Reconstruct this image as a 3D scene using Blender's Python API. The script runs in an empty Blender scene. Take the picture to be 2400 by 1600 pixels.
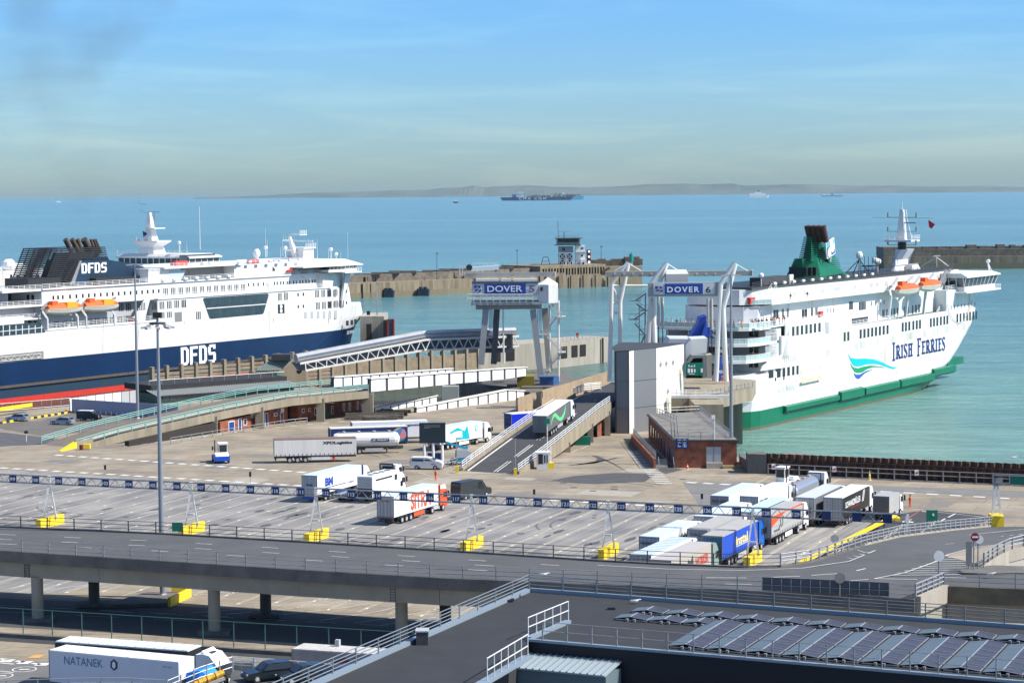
import bpy,math,random
from mathutils import Vector,Matrix
random.seed(11)
sc=bpy.context.scene
C=sc.collection
# ---------------------------------------------------------------- camera
CF,CH=5133.0,44.5
CA,CP=math.radians(0.477),math.atan((800-452)/CF)
Fw=Vector((0,math.cos(CP),-math.sin(CP)))
R0=Vector((1,0,0));U0=Vector((0,math.sin(CP),math.cos(CP)))
Rw=math.cos(CA)*R0-math.sin(CA)*U0
Uw=math.sin(CA)*R0+math.cos(CA)*U0
CAM=Vector((0,0,CH))
cd=bpy.data.cameras.new('camera');cd.sensor_width=36;cd.lens=CF/2400*36
cd.clip_start=1;cd.clip_end=120000
co=bpy.data.objects.new('camera',cd);C.objects.link(co)
co.matrix_world=Matrix(((Rw.x,Uw.x,-Fw.x,0),(Rw.y,Uw.y,-Fw.y,0),(Rw.z,Uw.z,-Fw.z,CH),(0,0,0,1)))
sc.camera=co
sc.view_settings.view_transform='Standard';sc.view_settings.look='None'
sc.view_settings.gamma=1;sc.view_settings.exposure=0.82
# ---------------------------------------------------------------- sky and sun
SUNAZ=Vector((0.985,-0.17,0)).normalized();SUNEL=math.radians(46)
SUND=Vector((SUNAZ.x*math.cos(SUNEL),SUNAZ.y*math.cos(SUNEL),math.sin(SUNEL)))
w=bpy.data.worlds.new("World");sc.world=w;w.use_nodes=True
nt=w.node_tree;nt.nodes.clear()
out=nt.nodes.new('ShaderNodeOutputWorld');bg=nt.nodes.new('ShaderNodeBackground')
sky=nt.nodes.new('ShaderNodeTexSky');sky.sky_type='NISHITA';sky.sun_disc=False
sky.sun_elevation=SUNEL;sky.sun_rotation=math.atan2(SUNAZ.x,SUNAZ.y)
sky.air_density=1.0;sky.dust_density=0.6;sky.ozone_density=2.0
tc=nt.nodes.new('ShaderNodeTexCoord');sp=nt.nodes.new('ShaderNodeSeparateXYZ')
nt.links.new(tc.outputs['Generated'],sp.inputs[0])
rp=nt.nodes.new('ShaderNodeValToRGB');nt.links.new(sp.outputs['Z'],rp.inputs[0])
SKYR=[(0.0,(0.56,0.77,1.03)),(0.012,(0.54,0.77,1.06)),(0.035,(0.49,0.75,1.10)),(0.075,(0.40,0.72,1.16)),(0.25,(0.5,0.75,1.15)),(0.6,(1,1,1))]
els=rp.color_ramp.elements
els[0].position,els[0].color=SKYR[0][0],(*SKYR[0][1],1)
els[1].position,els[1].color=SKYR[-1][0],(*SKYR[-1][1],1)
for ps,cl in SKYR[1:-1]:
    e=els.new(ps);e.color=(*cl,1)
mx=nt.nodes.new('ShaderNodeMixRGB');mx.blend_type='MULTIPLY';mx.inputs[0].default_value=1
nt.links.new(sky.outputs[0],mx.inputs[1]);nt.links.new(rp.outputs[0],mx.inputs[2])
# thin high cloud
mp=nt.nodes.new('ShaderNodeMapping');mp.inputs['Scale'].default_value=(3.0,3.0,24)
nt.links.new(tc.outputs['Generated'],mp.inputs[0])
nz=nt.nodes.new('ShaderNodeTexNoise');nz.inputs['Distortion'].default_value=.7;nz.inputs['Scale'].default_value=2.6;nz.inputs['Detail'].default_value=6;nz.inputs['Roughness'].default_value=.62
nt.links.new(mp.outputs[0],nz.inputs['Vector'])
r2=nt.nodes.new('ShaderNodeValToRGB');r2.color_ramp.elements[0].position=.45;r2.color_ramp.elements[1].position=.85
r2.color_ramp.elements[0].color=(1,1,1,1);r2.color_ramp.elements[1].color=(1.42,1.24,1.08,1)
nt.links.new(nz.outputs[0],r2.inputs[0])
mx2=nt.nodes.new('ShaderNodeMixRGB');mx2.blend_type='MULTIPLY';mx2.inputs[0].default_value=.8
nt.links.new(mx.outputs[0],mx2.inputs[1]);nt.links.new(r2.outputs[0],mx2.inputs[2])
nt.links.new(mx2.outputs[0],bg.inputs[0]);bg.inputs[1].default_value=0.085
nt.links.new(bg.outputs[0],out.inputs[0])
sl=bpy.data.lights.new('sun','SUN');sl.energy=3.9;sl.angle=math.radians(.53);sl.color=(1,.955,.88)
so=bpy.data.objects.new('sun',sl);C.objects.link(so);so.location=(200,300,300)
so.rotation_euler=(-SUND).to_track_quat('-Z','Y').to_euler()
# ---------------------------------------------------------------- pixel -> place helpers
def ray(x,y): return Fw*CF+Rw*(x-1200)-Uw*(y-800)
def at(x,y,z=0.0):
    d=ray(x,y);return CAM+d*((z-CH)/d.z)
def atY(x,y,Y):
    d=ray(x,y);return CAM+d*(Y/d.y)
def top(P,py):
    """height of the point above P that is seen at row py"""
    lo,hi=P.z-40,120
    for _ in range(40):
        m=(lo+hi)/2;v=Vector((P.x,P.y,m))-CAM;yy=800-v.dot(Uw)*CF/v.dot(Fw)
        if yy > py: lo=m
        else: hi=m
    return lo
def V(*a): return Vector(a)
# ---------------------------------------------------------------- materials
M={}
def mat(n,col,rough=.6,metal=0,var=.0,vscale=1.0,col2=None,bump=0,bscale=8,spec=.5,streak=0,emit=0,lo=.32,hi=.72):
    if n in M: return M[n]
    m=bpy.data.materials.new(n);m.use_nodes=True;t=m.node_tree;N=t.nodes;L=t.links
    b=N['Principled BSDF'];b.inputs['Roughness'].default_value=rough;b.inputs['Metallic'].default_value=metal
    b.inputs['Specular IOR Level'].default_value=spec
    b.inputs['Base Color'].default_value=(*col,1)
    if emit:
        b.inputs['Emission Color'].default_value=(*col,1);b.inputs['Emission Strength'].default_value=emit
    if var or col2 or bump or streak:
        g=N.new('ShaderNodeNewGeometry')
        vec=g.outputs['Position']
    if var or col2 or streak:
        n1=N.new('ShaderNodeTexNoise');n1.inputs['Scale'].default_value=vscale;n1.inputs['Detail'].default_value=6;n1.inputs['Roughness'].default_value=.65
        if streak:
            k=N.new('ShaderNodeMapping');k.inputs['Scale'].default_value=(1,1,.12) if streak > 0 else (.12,1,1)
            L.new(vec,k.inputs[0]);L.new(k.outputs[0],n1.inputs['Vector'])
        else: L.new(vec,n1.inputs['Vector'])
        r=N.new('ShaderNodeValToRGB');r.color_ramp.elements[0].position=lo;r.color_ramp.elements[1].position=hi
        c2=col2 if col2 else tuple(c*(1-var) for c in col)
        r.color_ramp.elements[0].color=(*c2,1)
        r.color_ramp.elements[1].color=(*[min(1,c*(1+var*.4)) for c in col],1)
        L.new(n1.outputs[0],r.inputs[0]);L.new(r.outputs[0],b.inputs['Base Color'])
    if bump:
        n2=N.new('ShaderNodeTexNoise');n2.inputs['Scale'].default_value=bscale;n2.inputs['Detail'].default_value=4
        L.new(vec,n2.inputs['Vector']);bp=N.new('ShaderNodeBump');bp.inputs['Strength'].default_value=bump;bp.inputs['Distance'].default_value=.05
        L.new(n2.outputs[0],bp.inputs['Height']);L.new(bp.outputs[0],b.inputs['Normal'])
    M[n] =m;return m
WH=mat('white_paint',(.80,.80,.78),.45,var=.06,vscale=.35,streak=1)
WHS=mat('ship_white',(.70,.70,.685),.4,col2=(.52,.47,.39),vscale=.42,streak=1,lo=.29,hi=.43)
RUSTW=mat('rust_streaked_white',(.78,.74,.62),.6,col2=(.45,.26,.12),vscale=2.5,streak=1)
GLS=mat('dark_glass',(.012,.016,.02),.12,spec=.8)
GLB=mat('blue_glass',(.03,.055,.07),.1,spec=.9,var=.4,vscale=.4)
BLK=mat('black_paint',(.02,.02,.022),.5)
RUB=mat('rubber',(.02,.02,.02),.85)
DKG=mat('dark_grey',(.06,.062,.065),.6,var=.3,vscale=2)
MDG=mat('mid_grey',(.22,.225,.23),.6,var=.15,vscale=1.5)
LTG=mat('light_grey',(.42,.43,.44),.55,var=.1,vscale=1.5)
GALV=mat('galvanised_steel',(.34,.35,.36),.45,.35,var=.2,vscale=2)
STLW=mat('warm_white_steel',(.72,.70,.64),.5,var=.1,vscale=.8,streak=1)
NAVY=mat('navy_paint',(.008,.035,.11),.35,var=.15,vscale=.2)
RED=mat('red_paint',(.55,.035,.02),.5,var=.12,vscale=.6)
ORG=mat('orange_paint',(.85,.13,.02),.5,var=.1,vscale=1)
YEL=mat('yellow_paint',(.85,.60,.02),.55,var=.1,vscale=1)
YORG=mat('amber_cover',(.9,.36,.02),.6)
CONC=mat('concrete',(.36,.31,.22),.85,col2=(.21,.18,.13),vscale=.6,streak=1,bump=.3)
CONL=mat('concrete_pale',(.42,.39,.33),.85,col2=(.28,.25,.2),vscale=.5,streak=1,bump=.3)
COND=mat('concrete_dark',(.17,.16,.145),.85,col2=(.10,.095,.085),vscale=.6,streak=1)
TAR=mat('asphalt',(.055,.056,.06),.8,col2=(.085,.083,.08),vscale=.35,bump=.15,bscale=20)
TARD=mat('asphalt_dark',(.04,.042,.046),.75,col2=(.062,.06,.06),vscale=.5,bump=.15,bscale=20)
RWH=mat('road_paint_white',(.72,.71,.67),.7,var=.25,vscale=3)
RYL=mat('road_paint_cream',(.60,.55,.40),.7,col2=(.36,.33,.26),vscale=1.2)
TURQ=mat('turquoise_rail',(.15,.36,.33),.5,var=.15,vscale=1)
GRNS=mat('ship_green',(.0,.16,.075),.35,col2=(.0,.13,.06),vscale=.4)
GRND=mat('sign_green',(.0,.16,.10),.5)
SGB=mat('sign_blue',(.005,.045,.22),.5)
# ---------------------------------------------------------------- mesh builder
class MB:
    def __init__(s): s.v=[];s.f=[];s.m=[];s.mi=0;s.T=None
    def add(s,vs,fs):
        o=len(s.v)
        if s.T is not None: vs=[s.T @ Vector(v) for v in vs]
        s.v+=[tuple(v) for v in vs]
        for f in fs: s.f.append(tuple(i+o for i in f));s.m.append(s.mi)
        return s
    def hexa(s,b,t):
        n=len(b);fs=[tuple(reversed(range(n))),tuple(range(n,2*n))]
        for i in range(n): j=(i+1) % n;fs.append((i,j,n+j,n+i))
        return s.add(list(b)+list(t),fs)
    def box(s,x0,x1,y0,y1,z0,z1):
        x0,x1=sorted((x0,x1));y0,y1=sorted((y0,y1));z0,z1=sorted((z0,z1))
        return s.hexa([(x0,y0,z0),(x1,y0,z0),(x1,y1,z0),(x0,y1,z0)],[(x0,y0,z1),(x1,y0,z1),(x1,y1,z1),(x0,y1,z1)])
    def extr(s,pts,vec):
        v=Vector(vec);pts=[Vector(p) for p in pts]
        return s.hexa(pts,[p+v for p in pts])
    def slab(s,pts2,z0,z1): return s.hexa([(p[0],p[1],z0) for p in pts2],[(p[0],p[1],z1) for p in pts2])
    def bar(s,p,q,w,h=None,up=None):
        p=Vector(p);q=Vector(q);h=h or w;d=(q-p)
        if d.length < 1e-6: return s
        d.normalize();u=Vector(up) if up else (V(0,0,1) if abs(d.z) < .95 else V(0,1,0))
        r=d.cross(u).normalized()*(w/2);u=r.cross(d).normalized()*(h/2)
        return s.hexa([p-r-u,p+r-u,p+r+u,p-r+u],[q-r-u,q+r-u,q+r+u,q-r+u])
    def tube(s,p,q,r,n=8,r2=None):
        p=Vector(p);q=Vector(q);r2=r if r2 is None else r2;d=(q-p)
        if d.length < 1e-6: return s
        d.normalize();u=V(0,0,1) if abs(d.z) < .95 else V(0,1,0)
        a=d.cross(u).normalized();b=d.cross(a)
        cs=[(math.cos(2*math.pi*i/n),math.sin(2*math.pi*i/n)) for i in range(n)]
        return s.hexa([p+a*r*c-b*r*t for c,t in cs],[q+a*r2*c-b*r2*t for c,t in cs])
    def path(s,pts,r,n=6):
        for a,b in zip(pts,pts[1:]): s.tube(a,b,r,n)
        return s
    def rings(s,R,cap=True):
        n=len(R[0]);vs=[v for r in R for v in r];fs=[]
        for k in range(len(R)-1):
            for i in range(n):
                j=(i+1) % n;fs.append((k*n+i,k*n+j,(k+1)*n+j,(k+1)*n+i))
        if cap: fs.append(tuple(reversed(range(n))));fs.append(tuple(range((len(R)-1)*n,len(R)*n)))
        return s.add(vs,fs)
    def ball(s,c,r,n=8,sz=1):
        c=Vector(c);R=[]
        for i in range(1,n//2+1):
            t=math.pi*i/(n//2+1);R.append([c+V(r*math.sin(t)*math.cos(2*math.pi*j/n),r*math.sin(t)*math.sin(2*math.pi*j/n),r*sz*math.cos(t)) for j in range(n)])
        return s.rings(R)
    def quad(s,a,b,c,d): return s.add([a,b,c,d],[(0,1,2,3)])
    def poly(s,pts): return s.add(pts,[tuple(range(len(pts)))])
    def text(s,txt,o,ex,ey,W,Hh,bold=0.0,sp_=1.0):
        """lettering laid on the plane o + ex*u + ey*v, fitted to W x Hh"""
        me=textmesh(txt,bold,sp_)
        xs=[v.co.x for v in me.vertices];ys=[v.co.y for v in me.vertices]
        x0,x1,y0,y1=min(xs),max(xs),min(ys),max(ys);ex=Vector(ex);ey=Vector(ey);o=Vector(o)
        vs=[o+ex*((v.co.x-x0)/(x1-x0)*W)+ey*((v.co.y-y0)/(y1-y0)*Hh) for v in me.vertices]
        return s.add(vs,[tuple(p.vertices) for p in me.polygons])
    def build(s,name,m,parent=None,smooth=False):
        me=bpy.data.meshes.new(name)
        off=V(0,0,0)
        if parent is not None and parent.get('_w'): off=Vector(parent['_w'])
        me.from_pydata([tuple(Vector(v)-off) for v in s.v],[],s.f)
        ms=m if isinstance(m,(list,tuple)) else [m]
        for q in ms: me.materials.append(q)
        if len(ms) > 1: me.polygons.foreach_set('material_index',s.m)
        if smooth: me.polygons.foreach_set('use_smooth',[True]*len(me.polygons))
        me.update()
        o=bpy.data.objects.new(name,me);C.objects.link(o)
        if parent is not None: o.parent=parent
        return o
TXC={}
def textmesh(t,bold,sp_):
    k=(t,bold,sp_)
    if k in TXC: return TXC[k]
    c=bpy.data.curves.new('t','FONT');c.body=t;c.offset=bold;c.space_character=sp_;c.resolution_u=3
    o=bpy.data.objects.new('t',c);C.objects.link(o);bpy.context.view_layer.update()
    dg=bpy.context.evaluated_depsgraph_get()
    me=bpy.data.meshes.new_from_object(o.evaluated_get(dg))
    bpy.data.objects.remove(o);TXC[k] =me;return me
def tag(o,label=None,cat=None,group=None,kind=None):
    if label: o['label'] =label
    if cat: o['category'] =cat
    if group: o['group'] =group
    if kind: o['kind'] =kind
    return o
def thing(name,label,cat,loc=(0,0,0),rz=0,group=None,world=False,ry=0):
    """Empty that parents a thing's parts; world=True: parts are given in world coordinates"""
    o=bpy.data.objects.new(name,None);C.objects.link(o);o.location=loc;o.empty_display_size=.5
    if ry: o.rotation_mode='XYZ'
    o.rotation_euler=(0,ry,rz) if not ry else (Matrix.Rotation(rz,3,'Z') @ Matrix.Rotation(ry,3,'Y')).to_euler()
    if world: o['_w'] =tuple(loc)
    return tag(o,label,cat,group)
def inst(me,name,parent,loc=(0,0,0),rz=0,scale=None,mt=None):
    o=bpy.data.objects.new(name,me);C.objects.link(o)
    if parent is not None:
        o.parent=parent
        if parent.get('_w'): loc=Vector(loc)-Vector(parent['_w'])
    o.location=loc;o.rotation_euler=(0,0,rz)
    if scale: o.scale=scale
    return o
ORD='first second third fourth fifth sixth seventh eighth ninth tenth eleventh twelfth thirteenth fourteenth fifteenth sixteenth seventeenth eighteenth nineteenth twentieth'.split()
def struct(name,mb,m): return tag(mb.build(name,m),kind='structure')
def children(o): return [c for c in bpy.data.objects if c.parent==o]
def lerp(a,b,t): return a+(b-a)*t
def resample(pts,step):
    pts=[Vector(p) for p in pts];L=[0]
    for a,b in zip(pts,pts[1:]): L.append(L[-1]+(b-a).length)
    n=max(1,round(L[-1]/step));o=[]
    for i in range(n+1):
        d=L[-1]*i/n;k=0
        while k < len(L)-2 and L[k+1] < d: k+=1
        t=(d-L[k])/max(1e-6,L[k+1]-L[k]);o.append(pts[k].lerp(pts[k+1],t))
    return o
PM={}
def railing(pts,h,rails,step,m,parent=None,label=None,group=None,r=.04,pr=.05,name='railing',panel=None,cat='railing',flat=False,loc_=False):
    """rails as one mesh, every post its own object"""
    pts=[Vector(p) for p in pts];mb=MB()
    for q in rails:
        for a,b in zip(pts,pts[1:]):
            if flat: mb.bar(a+V(0,0,q),b+V(0,0,q),r,r*3.2)
            else: mb.tube(a+V(0,0,q),b+V(0,0,q),r,6)
    if panel:
        mb.mi=1
        for a,b in zip(pts,pts[1:]): mb.quad(a+V(0,0,.05),b+V(0,0,.05),b+V(0,0,h-.1),a+V(0,0,h-.1))
    if parent is None:
        root=thing(name,label,cat,pts[0],group=group,world=True);mb.build('rails',[m]+([panel] if panel else []),root);po=root
    else:
        po=mb.build(name,[m]+([panel] if panel else []),parent)
        if label: po['label'] =label
    key=(round(h,2),pr,m.name)
    if key not in PM: PM[key] =MB().box(-pr,pr,-pr,pr,-.02,h).build('post',m)
    me=PM[key].data
    if PM[key].name in C.objects: C.objects.unlink(PM[key])
    off=Vector(parent['_w']) if (parent is not None and parent.get('_w')) else V(0,0,0)
    ps=resample(pts,step)
    if len(ps) > 100: ps=resample(pts,step*len(ps)/99)
    d=(pts[1]-pts[0]);rz=math.atan2(d.y,d.x)
    for p in ps:
        if parent is None: inst(me,'post',po,p,rz)
        else: o=inst(me,'post',po,p-off,rz)
    return po
def each(name,m,parent,boxes):
    """one object per box"""
    for q in boxes: MB().box(*q).build(name,m,parent)
# ---------------------------------------------------------------- sea
def sea_mat():
    m=bpy.data.materials.new('sea_water');m.use_nodes=True;t=m.node_tree;N=t.nodes;L=t.links;b=N['Principled BSDF']
    g=N.new('ShaderNodeNewGeometry')
    sepa=N.new('ShaderNodeSeparateXYZ');L.new(g.outputs['Position'],sepa.inputs[0])
    # silty harbour water close in, clean channel water farther out
    k1=N.new('ShaderNodeMapRange');k1.inputs[1].default_value=380;k1.inputs[2].default_value=1500
    L.new(sepa.outputs['Y'],k1.inputs[0])
    n0=N.new('ShaderNodeTexNoise');n0.inputs['Scale'].default_value=.006;n0.inputs['Detail'].default_value=5
    mpp=N.new('ShaderNodeMapping');mpp.inputs['Scale'].default_value=(.35,1,1);L.new(g.outputs['Position'],mpp.inputs[0]);L.new(mpp.outputs[0],n0.inputs['Vector'])
    a=N.new('ShaderNodeMath');a.operation='MULTIPLY_ADD';a.inputs[1].default_value=.7;L.new(n0.outputs[0],a.inputs[0]);
    a2=N.new('ShaderNodeMath');a2.operation='SUBTRACT';a2.inputs[1].default_value=.35;L.new(k1.outputs[0],a2.inputs[0]);L.new(a2.outputs[0],a.inputs[2])
    r=N.new('ShaderNodeValToRGB');e=r.color_ramp.elements
    e[0].position=0;e[0].color=(.24,.42,.34,1);e[1].position=1;e[1].color=(.11,.25,.29,1)
    q=e.new(.3);q.color=(.16,.33,.32,1)
    L.new(a.outputs[0],r.inputs[0])
    # slow streaks: cloud shadow on the sea put into the colour
    mp=N.new('ShaderNodeMapping');mp.inputs['Scale'].default_value=(.00035,.0016,1);L.new(g.outputs['Position'],mp.inputs[0])
    n1=N.new('ShaderNodeTexNoise');n1.inputs['Scale'].default_value=1.3;n1.inputs['Detail'].default_value=7;L.new(mp.outputs[0],n1.inputs['Vector'])
    r1=N.new('ShaderNodeValToRGB');r1.color_ramp.elements[0].position=.3;r1.color_ramp.elements[1].position=.7
    r1.color_ramp.elements[0].color=(.72,.80,.86,1);r1.color_ramp.elements[1].color=(1.15,1.15,1.12,1)
    L.new(n1.outputs[0],r1.inputs[0])
    mm=N.new('ShaderNodeMixRGB');mm.blend_type='MULTIPLY';mm.inputs[0].default_value=1
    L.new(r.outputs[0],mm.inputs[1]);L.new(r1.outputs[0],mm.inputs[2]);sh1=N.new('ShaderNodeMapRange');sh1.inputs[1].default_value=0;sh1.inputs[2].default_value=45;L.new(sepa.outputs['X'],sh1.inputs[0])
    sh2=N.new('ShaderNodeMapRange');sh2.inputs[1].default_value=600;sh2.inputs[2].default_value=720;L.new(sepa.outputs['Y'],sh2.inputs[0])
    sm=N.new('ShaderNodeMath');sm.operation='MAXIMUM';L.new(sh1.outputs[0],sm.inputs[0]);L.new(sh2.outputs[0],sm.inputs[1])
    m4=N.new('ShaderNodeMixRGB');m4.inputs[1].default_value=(.05,.085,.06,1);L.new(sm.outputs[0],m4.inputs[0]);L.new(mm.outputs[0],m4.inputs[2])  # berth water darkened: structure shade and pier reflections put into the colour
    mp5=N.new('ShaderNodeMapping');mp5.inputs['Scale'].default_value=(.012,.07,1);L.new(g.outputs['Position'],mp5.inputs[0]);n5=N.new('ShaderNodeTexNoise');n5.inputs['Scale'].default_value=1;n5.inputs['Detail'].default_value=8;n5.inputs['Roughness'].default_value=.7;L.new(mp5.outputs[0],n5.inputs['Vector'])
    r5=N.new('ShaderNodeValToRGB');r5.color_ramp.elements[0].position=.35;r5.color_ramp.elements[1].position=.68;r5.color_ramp.elements[0].color=(.66,.72,.76,1);r5.color_ramp.elements[1].color=(1.12,1.12,1.1,1);L.new(n5.outputs[0],r5.inputs[0])
    m6=N.new('ShaderNodeMixRGB');m6.blend_type='MULTIPLY';m6.inputs[0].default_value=1;L.new(m4.outputs[0],m6.inputs[1]);L.new(r5.outputs[0],m6.inputs[2]);L.new(m6.outputs[0],b.inputs['Base Color'])
    b.inputs['Roughness'].default_value=.16;b.inputs['IOR'].default_value=1.33;b.inputs['Specular IOR Level'].default_value=.42
    # waves
    m1=N.new('ShaderNodeMapping');m1.inputs['Scale'].default_value=(.10,.22,.2);L.new(g.outputs['Position'],m1.inputs[0])
    w1=N.new('ShaderNodeTexNoise');w1.inputs['Scale'].default_value=1.0;w1.inputs['Detail'].default_value=8;w1.inputs['Roughness'].default_value=.68;w1.inputs['Distortion'].default_value=.6
    L.new(m1.outputs[0],w1.inputs['Vector'])
    bp=N.new('ShaderNodeBump');bp.inputs['Strength'].default_value=1;bp.inputs['Distance'].default_value=2.6
    L.new(w1.outputs[0],bp.inputs['Height']);L.new(bp.outputs[0],b.inputs['Normal'])
    return m
sea=MB();sea.poly([(60000*math.cos(2*math.pi*i/128),60000*math.sin(2*math.pi*i/128),-6) for i in range(128)])
struct('sea',sea,sea_mat())
# ---------------------------------------------------------------- far coast
coast=[(470,463),(560,460.5),(640,457),(720,452.5),(850,449),(920,446),(1000,445),(1040,441),(1080,440),(1095,437.5),(1111,435),(1134,439.5),(1165,436.5),(1230,434.5),(1262,436),(1298,438),(1360,439),(1421,438.5),(1478,435),(1536,431.5),(1612,430.6),(1660,432),(1719,430.6),(1746,435),(1804,434),(1861,432),(1930,433),(2010,436),(2090,435),(2180,437),(2290,436),(2420,438),(2600,440)]
mb=MB();front=[];back=[]
for i,(x,y) in enumerate(coast):
    for k in range(3):
        if i==len(coast)-1 and k: break
        x2,y2=coast[min(i+1,len(coast)-1)];t=k/3
        p=atY(x+(x2-x)*t,y+(y2-y)*t+random.uniform(-.5,.5),34000);front.append(p)
n=len(front);vs=[]
for p in front: vs+=[(p.x,p.y-900,-7),(p.x,p.y-500,p.z*.45+random.uniform(0,12)),(p.x,p.y,p.z),(p.x,p.y+3000,-7)]
fs=[]
for i in range(n-1):
    for k in range(4): a=i*4+k;b=i*4+(k+1) % 4;fs.append((a,a+4,b+4,b))
mb.add(vs,fs)
struct('hills',mb,mat('far_cliffs',(.16,.17,.15),.9,col2=(.06,.09,.08),vscale=.0012))
# ---------------------------------------------------------------- ships on the horizon
CM=[mat('box_'+n,c,.7) for n,c in dict(red=(.30,.06,.04),blue=(.03,.07,.18),green=(.05,.16,.10),grey=(.3,.3,.3),rust=(.25,.10,.05),white=(.6,.6,.6)).items()]
def far_ship():
    Y=14500;s=Y/5133
    P=lambda x,y: atY(x,y,Y)
    o=P(1255,469);r=thing('container_ship','long dark blue container ship with white lettering on the horizon','ship',(o.x,Y,-6),world=True)
    x0,x1=P(1172,465).x,P(1342,465).x;D=55
    m=MB();m.hexa([(x0+14,Y,-6),(x1-26,Y,-6),(x1-10,Y+D/2,-6),(x1-26,Y+D,-6),(x0+14,Y+D,-6)],[(x0,Y,15),(x1-10,Y,15),(x1+10,Y+D/2,19),(x1-10,Y+D,15),(x0,Y+D,15)])
    m.build('hull',mat('far_hull_blue',(.015,.045,.13),.5),r)
    m=MB();m.text('CMA CGM',(P(1212,0).x,Y-.8,-1.5),(1,0,0),(0,0,1),P(1277,0).x-P(1212,0).x,15,sp_=1.5,bold=.02);m.build('lettering',WH,r)
    m=MB();m.box(P(1211,0).x,P(1222,0).x,Y+2,Y+D-2,15,48);m.box(P(1211,0).x-6,P(1222,0).x+6,Y-2,Y+D+2,43,46);m.build('accommodation_block',WH,r)
    m=MB();m.box(P(1196,0).x,P(1206,0).x,Y+12,Y+D-12,15,34);m.build('funnel',mat('far_funnel',(.1,.2,.4)),r)
    random.seed(5)
    for bay in range(24):
        xx=P(1228+bay*4.6,0).x;hgt=random.choice([2,3,3,4]) if bay < 12 else random.choice([3,4,4,5])
        if bay==13: continue
        m=MB()
        for t in range(hgt):
            for q in range(4): m.mi=random.randrange(6);m.box(xx,xx+11.6,Y+2+q*12,Y+2+q*12+11,15+t*4.2,15+t*4.2+4)
        m.build('container_stack',CM,r)
    r=thing('container_ship','pale blue hulled container ship overlapping the bow of the dark blue one','ship',(P(1370,0).x,Y+900,-6),world=True);Y2=Y+900
    P2=lambda x: atY(x,468,Y2).x
    m=MB();m.hexa([(P2(1300),Y2,-6),(P2(1366),Y2,-6),(P2(1368),Y2+20,-6),(P2(1366),Y2+45,-6),(P2(1300),Y2+45,-6)],[(P2(1300),Y2,15),(P2(1369),Y2,18),(P2(1374),Y2+20,20),(P2(1369),Y2+45,18),(P2(1300),Y2+45,15)]);m.build('hull',mat('far_hull_aqua',(.10,.42,.60),.5),r)
    for bay in range(8):
        m=MB()
        for t in range(4):
            for q in range(3): m.mi=random.randrange(6);m.box(P2(1325)+bay*13,P2(1325)+bay*13+12,Y2+2+q*12,Y2+2+q*12+11,15+t*4.2,15+t*4.2+4)
        m.build('container_stack',CM,r)
    m=MB();m.box(P2(1318),P2(1323),Y2+4,Y2+40,15,45);m.build('accommodation_block',WH,r)
    # distant passenger ferries
    for (xa,xb,yw,yt,Y3,nm,lab) in ((1755,1803,455,439,15500,'ferry','white ferry with raked bow far out on the right'),(1925,1977,452,446,17500,'cargo_ship','faint grey cargo ship on the horizon at far right'),(129,141,467,462,18000,'ferry','tiny white ship on the left horizon'),(1062,1074,472,464,11500,'tug','small dark tug with white wheelhouse left of the container ships')):
        q=lambda x: atY(x,yw,Y3).x
        r=thing(nm,lab,'ship' if nm != 'tug' else 'tug',(q(xa),Y3,-6),world=True);hh=(yw-yt)*Y3/5133
        L_=q(xb)-q(xa);a=q(xa)
        m=MB();m.hexa([(a+.02*L_,Y3,-6),(a+.9*L_,Y3,-6),(a+.94*L_,Y3+12,-6),(a+.9*L_,Y3+24,-6),(a+.02*L_,Y3+24,-6)],[(a,Y3,-6+hh*.42),(a+.96*L_,Y3,-6+hh*.42),(a+L_,Y3+12,-6+hh*.45),(a+.96*L_,Y3+24,-6+hh*.42),(a,Y3+24,-6+hh*.42)])
        m.build('hull',mat('far_'+nm+'_hull',{'ferry': (.75,.77,.8),'cargo_ship': (.25,.3,.35),'tug': (.03,.05,.09)}[nm]),r)
        m=MB();
        if nm=='cargo_ship': m.box(a+.05*L_,a+.18*L_,Y3+2,Y3+22,-6+hh*.42,-6+hh)
        else: m.box(a+.04*L_,a+.82*L_,Y3+2,Y3+22,-6+hh*.42,-6+hh*.7);m.box(a+.3*L_,a+.62*L_,Y3+4,Y3+20,-6+hh*.7,-6+hh*.88)
        m.build('superstructure',WH,r)
        m=MB();m.hexa([(a+.46*L_,Y3+8,-6+hh*.6),(a+.56*L_,Y3+8,-6+hh*.6),(a+.56*L_,Y3+16,-6+hh*.6),(a+.46*L_,Y3+16,-6+hh*.6)],[(a+.44*L_,Y3+9,-6+hh*1.1),(a+.5*L_,Y3+9,-6+hh*1.1),(a+.5*L_,Y3+15,-6+hh*1.1),(a+.44*L_,Y3+15,-6+hh*1.1)]);m.build('funnel',NAVY,r)
far_ship()
# ---------------------------------------------------------------- breakwaters
STONE=mat('breakwater_stone',(.34,.27,.17),.9,col2=(.13,.10,.07),vscale=.35,streak=1)
STONEG=mat('breakwater_weed',(.16,.15,.10),.9,col2=(.22,.17,.10),vscale=.4,streak=1)
STONED=mat('breakwater_upper',(.22,.19,.15),.9,col2=(.10,.085,.07),vscale=.4)
DARK=mat('dark_opening',(.012,.011,.01),.9)
TIMB=mat('tarred_timber',(.03,.025,.02),.9)
def wallrun(mb,pts,z0,z1,depth):
    for a,b in zip(pts,pts[1:]):
        d=V(b.x-a.x,b.y-a.y,0).normalized();n_=V(-d.y,d.x,0)*depth
        mb.hexa([(a.x,a.y,z0),(b.x,b.y,z0),(b.x+n_.x,b.y+n_.y,z0),(a.x+n_.x,a.y+n_.y,z0)],[(a.x,a.y,z1),(b.x,b.y,z1),(b.x+n_.x,b.y+n_.y,z1),(a.x+n_.x,a.y+n_.y,z1)])
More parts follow.
